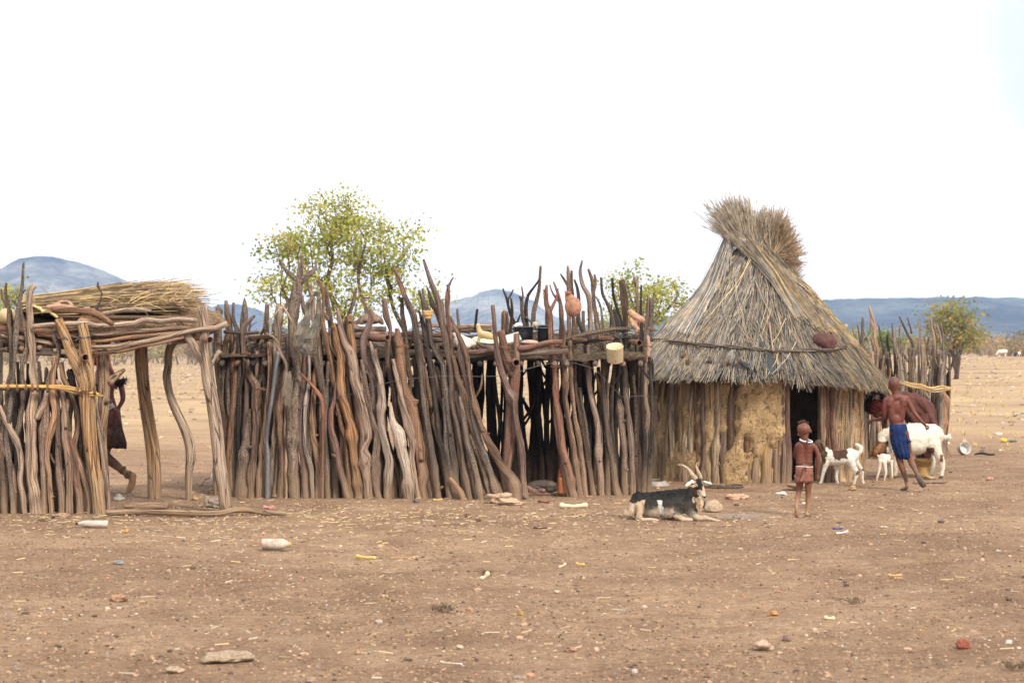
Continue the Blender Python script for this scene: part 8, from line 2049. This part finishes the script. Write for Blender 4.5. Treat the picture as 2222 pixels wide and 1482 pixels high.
    bone('long pale straw in the lower right foreground', 1712, 1818, 1396, 1.2, oc, 0, 'straw_stalk', 'straw', None)
    bone('thin grey stick low in the middle foreground', 888, 960, 1372, 1.8, plain_mat('grey_stick', (0.34, 0.31, 0.28), .2, 20), -3, 'stick', 'stick', None)
    bone('white twisted rag strip left of the lower middle', 957, 1002, 1440, 2.0, plain_mat('white_strip', (0.66, 0.62, 0.56), .1, 20), 3, 'rag', 'rag', 'rags on the ground')
    bone('white torn strip by the blue scrap right of the child', 1817, 1838, 1158, 2.6, plain_mat('white_strip2', (0.68, 0.65, 0.6), .1, 20), -2, 'rag', 'rag', 'rags on the ground')
    bone('blue plastic scrap in the right half of the yard', 1809, 1826, 1149, 2.2, plain_mat('blue_scrap', (0.03, 0.06, 0.28), .2, 20), 0, 'plastic_scrap', 'litter', None)
    bone('yellow chip at the middle right foreground', 1252, 1266, 1227, 3, oc, 1, 'husk', 'husk')
    bone('cream chip left of the yellow one in the middle foreground', 1215, 1226, 1230, 3, bn, -3)
    bone('cream bone chip in the right foreground', 1792, 1808, 1345, 4, bn, 1)
    bone('orange band shaped chip right of centre', 1930, 1954, 1252, 3.5, plain_mat('orange_band', (0.50, 0.31, 0.14), .2, 20), 0, 'plastic_scrap', 'litter', None)
    bone('pink striped plastic shard before the stakes', 574, 591, 1104, 3.5, plain_mat('pink_plastic', (0.55, 0.22, 0.24), .3, 60, .5), 0, 'plastic_scrap', 'litter', None)
    bone('dark red rag scrap in front of the doorway gap', 1170, 1192, 1092, 3, plain_mat('dark_red_rag', (0.14, 0.04, 0.04), .3, 30), 1, 'rag', 'rag', 'rags on the ground')
    bone('yellow banana shaped husk at the foot of the fence', 942, 958, 1087, 2.6, oc, 0, 'husk', 'husk')
    bone('dark feather like scrap in the middle of the yard', 1160, 1186, 1148, 2.2, plain_mat('dark_scrap', (0.07, 0.04, 0.045), .3, 30), 1, 'rag', 'rag', 'rags on the ground')
    dk = plain_mat('dark_dry_weed', (0.17, 0.125, 0.08), .4, 60, .9, .004)
    def weed(label, px, py, w, n, seed):
        d = gd(py); r = random.Random(seed); mb = MB(); x0 = (px-1111)/FPX*d
        for i in range(n):
            p = Vector((x0+r.gauss(0, w*.4)*pxm(d), d+r.gauss(0, .03), ground_z(x0, d)+.01)); q = p+Vector((r.gauss(0, .03), r.gauss(0, .02), .01+.03*r.random()))
            strand(mb, [p, (p+q)*.5+Vector((0, 0, .01)), q], .004, (1, 1, 1))
        top('dry_weed', mb.mesh(), dk, label, 'weed', 'dry weed tufts', smooth_=False)
    weed('dark tangle of dry weed in the lower middle of the yard', 958, 1331, 30, 60, 1); weed('grey green scrap of weed in the right foreground', 1850, 1312, 24, 24, 2)
    weed('dry weed tuft at the bottom right corner', 2200, 1452, 40, 40, 3); weed('dark weed scrap left of the tangle, further back', 1055, 1252, 10, 30, 4)
    # by the hut
    d = gd(1050)
    mb = MB(); lathe(mb, P(1735, 1049, 25.0), [(.05, 0), (.065, .10), (.068, .105), (.060, .105), (.046, .01)], 24, rot_xyz(0, -.06, 0)); top('white_tub', mb.mesh(), plain_mat('white_tub_plastic', (0.66, 0.62, 0.52), .1, 10, .5, 0), 'small white tub standing in the hut doorway beside the child', 'tub')
    mb = MB(); lathe(mb, P(1732, 1060, 23.9), [(.05, .0), (.12, .02), (.15, .05), (.14, .05), (.05, .012)], 26); top('wooden_bowl', mb.mesh(), W['brown'], 'low brown bowl on the ground left of the child', 'bowl')
    mb = MB(); c = P(1424, 1047, 24.6); c.z = .0
    lathe(mb, c, [(.20, .0), (.11, .07), (.09, .075), (.10, .06), (.18, .004)], 30, rot_xyz(.08, 0, 0)); top('metal_cowl', mb.mesh(), plain_mat('dull_zinc', (0.33, 0.29, 0.25), .2, 20, .6, .002, metallic=.2), 'grey flared metal cowl with a dark hole at the foot of the last poles', 'metal part')
    mb = MB(); c = P(1570, 1052, 24.2); c.z = .02
    def strip(path, w, t):
        tube(mb, [(p, w) for p in path], 7, .03, .05, 3)
    strip([c+Vector((-.25, .02, .0)), c+Vector((-.10, -.02, .018)), c+Vector((.02, .0, .0)), c+Vector((.12, .03, .022)), c+Vector((.22, .0, .02)), c+Vector((.23, -.04, .0)), c+Vector((.08, -.05, -.005)), c+Vector((-.10, -.05, -.005)), c+Vector((-.25, .0, .0))], .010, .02)
    strip([c+Vector((.02, .02, .01)), c+Vector((.10, -.01, .0)), c+Vector((.2, -.03, .0))], .012, .02)
    top('rubber_strip', mb.mesh(), M['tyre'], 'twisted strip of old rubber lying before the hut wall', 'rubber')
    mb = MB(); c = P(2088, 984, 32.0); c.z = .10; lathe(mb, c, [(.03, .0), (.095, .0), (.098, .01), (.098, .09), (.103, .10), (.094, .10), (.09, .012), (.03, .008)], 30, rot_xyz(1.35, 0, .35)); top('tin_pot', mb.mesh(), plain_mat('worn_tin', (0.50, 0.48, 0.45), .2, 20, .45, .001, metallic=.3), 'round worn tin pot lying on its side right of the kraal fence', 'pot')
    rr = plain_mat('black_rubber', (0.02, 0.018, 0.016), .3, 20, .7, .003)
    blobthing('rubber_scrap', 'flat black piece of rubber on the ground right of the tin pot', 'rubber', (0, 0, 1.0), gd(990), [('c', [(2115, 986, 0, 1.6), (2130, 983, 0, 3), (2145, 986, 0, 2.4), (2157, 986, 0, 2)])], rr, .006, 1)
    blobthing('yellow_can', 'small yellow plastic can far out on the right', 'can', (0, 0, 1.0), gd(960), [('c', [(2176, 955, 0, 5), (2182, 956, 0, 4)])], plain_mat('yellow_plastic', (0.62, 0.44, 0.02), .1, 20, .5, 0), .009, 1)
    blobthing('green_bottle', 'dark green bottle lying right of the yellow can', 'bottle', (0, 0, 1.0), gd(960), [('c', [(2187, 957, 0, 2.6), (2200, 957, 0, 2.6), (2206, 957, 0, 1.4)])], plain_mat('dark_green_glass', (0.05, 0.09, 0.08), .1, 20, .3, 0), .006, 1)
    mb = MB(); c = P(2000, 1055, 24.9); c.z = .02; c.x += .12; tube(mb, [(c+Vector((-.22, 0, .0)), .02), (c+Vector((-.05, .0, .015)), .035), (c+Vector((.12, .0, .02)), .04), (c+Vector((.2, .02, .03)), .018)], 9, .03, .25, 3); me = mb.mesh()
    for v in me.vertices: v.co.z = c.z+(v.co.z-c.z)*.45
    top('bark_slab', me, W['brown'], 'curled slab of brown bark under the raised foot of the boy', 'bark')
    T = thing('wooden_tub', 'carved wooden trough standing under the belly of the white goat', 'trough', P(2003, 1037, 26.3))
    c = P(2003, 1037, 26.3); c.z = 0; mb = MB(); lathe(mb, c, [(.10, 0), (.11, .05), (.105, .2), (.14, .235), (.145, .245), (.125, .245), (.09, .05)], 26, None, .08, 3); link('trough_body', mb.mesh(), M['troughw'], T)
    mb = MB(); tube(mb, [(P(2046, 955, 31.3), .010), (P(2064, 990, 31.0), .011)], 7, .05, .1, 2); top('leaning_stick', mb.mesh(), W['bark'], 'thin stick leaning against the end of the kraal fence', 'stick')
M['troughw'] = plain_mat('carved_wood', (0.42, 0.27, 0.11), .3, 14, .8, .006)
ground_things()
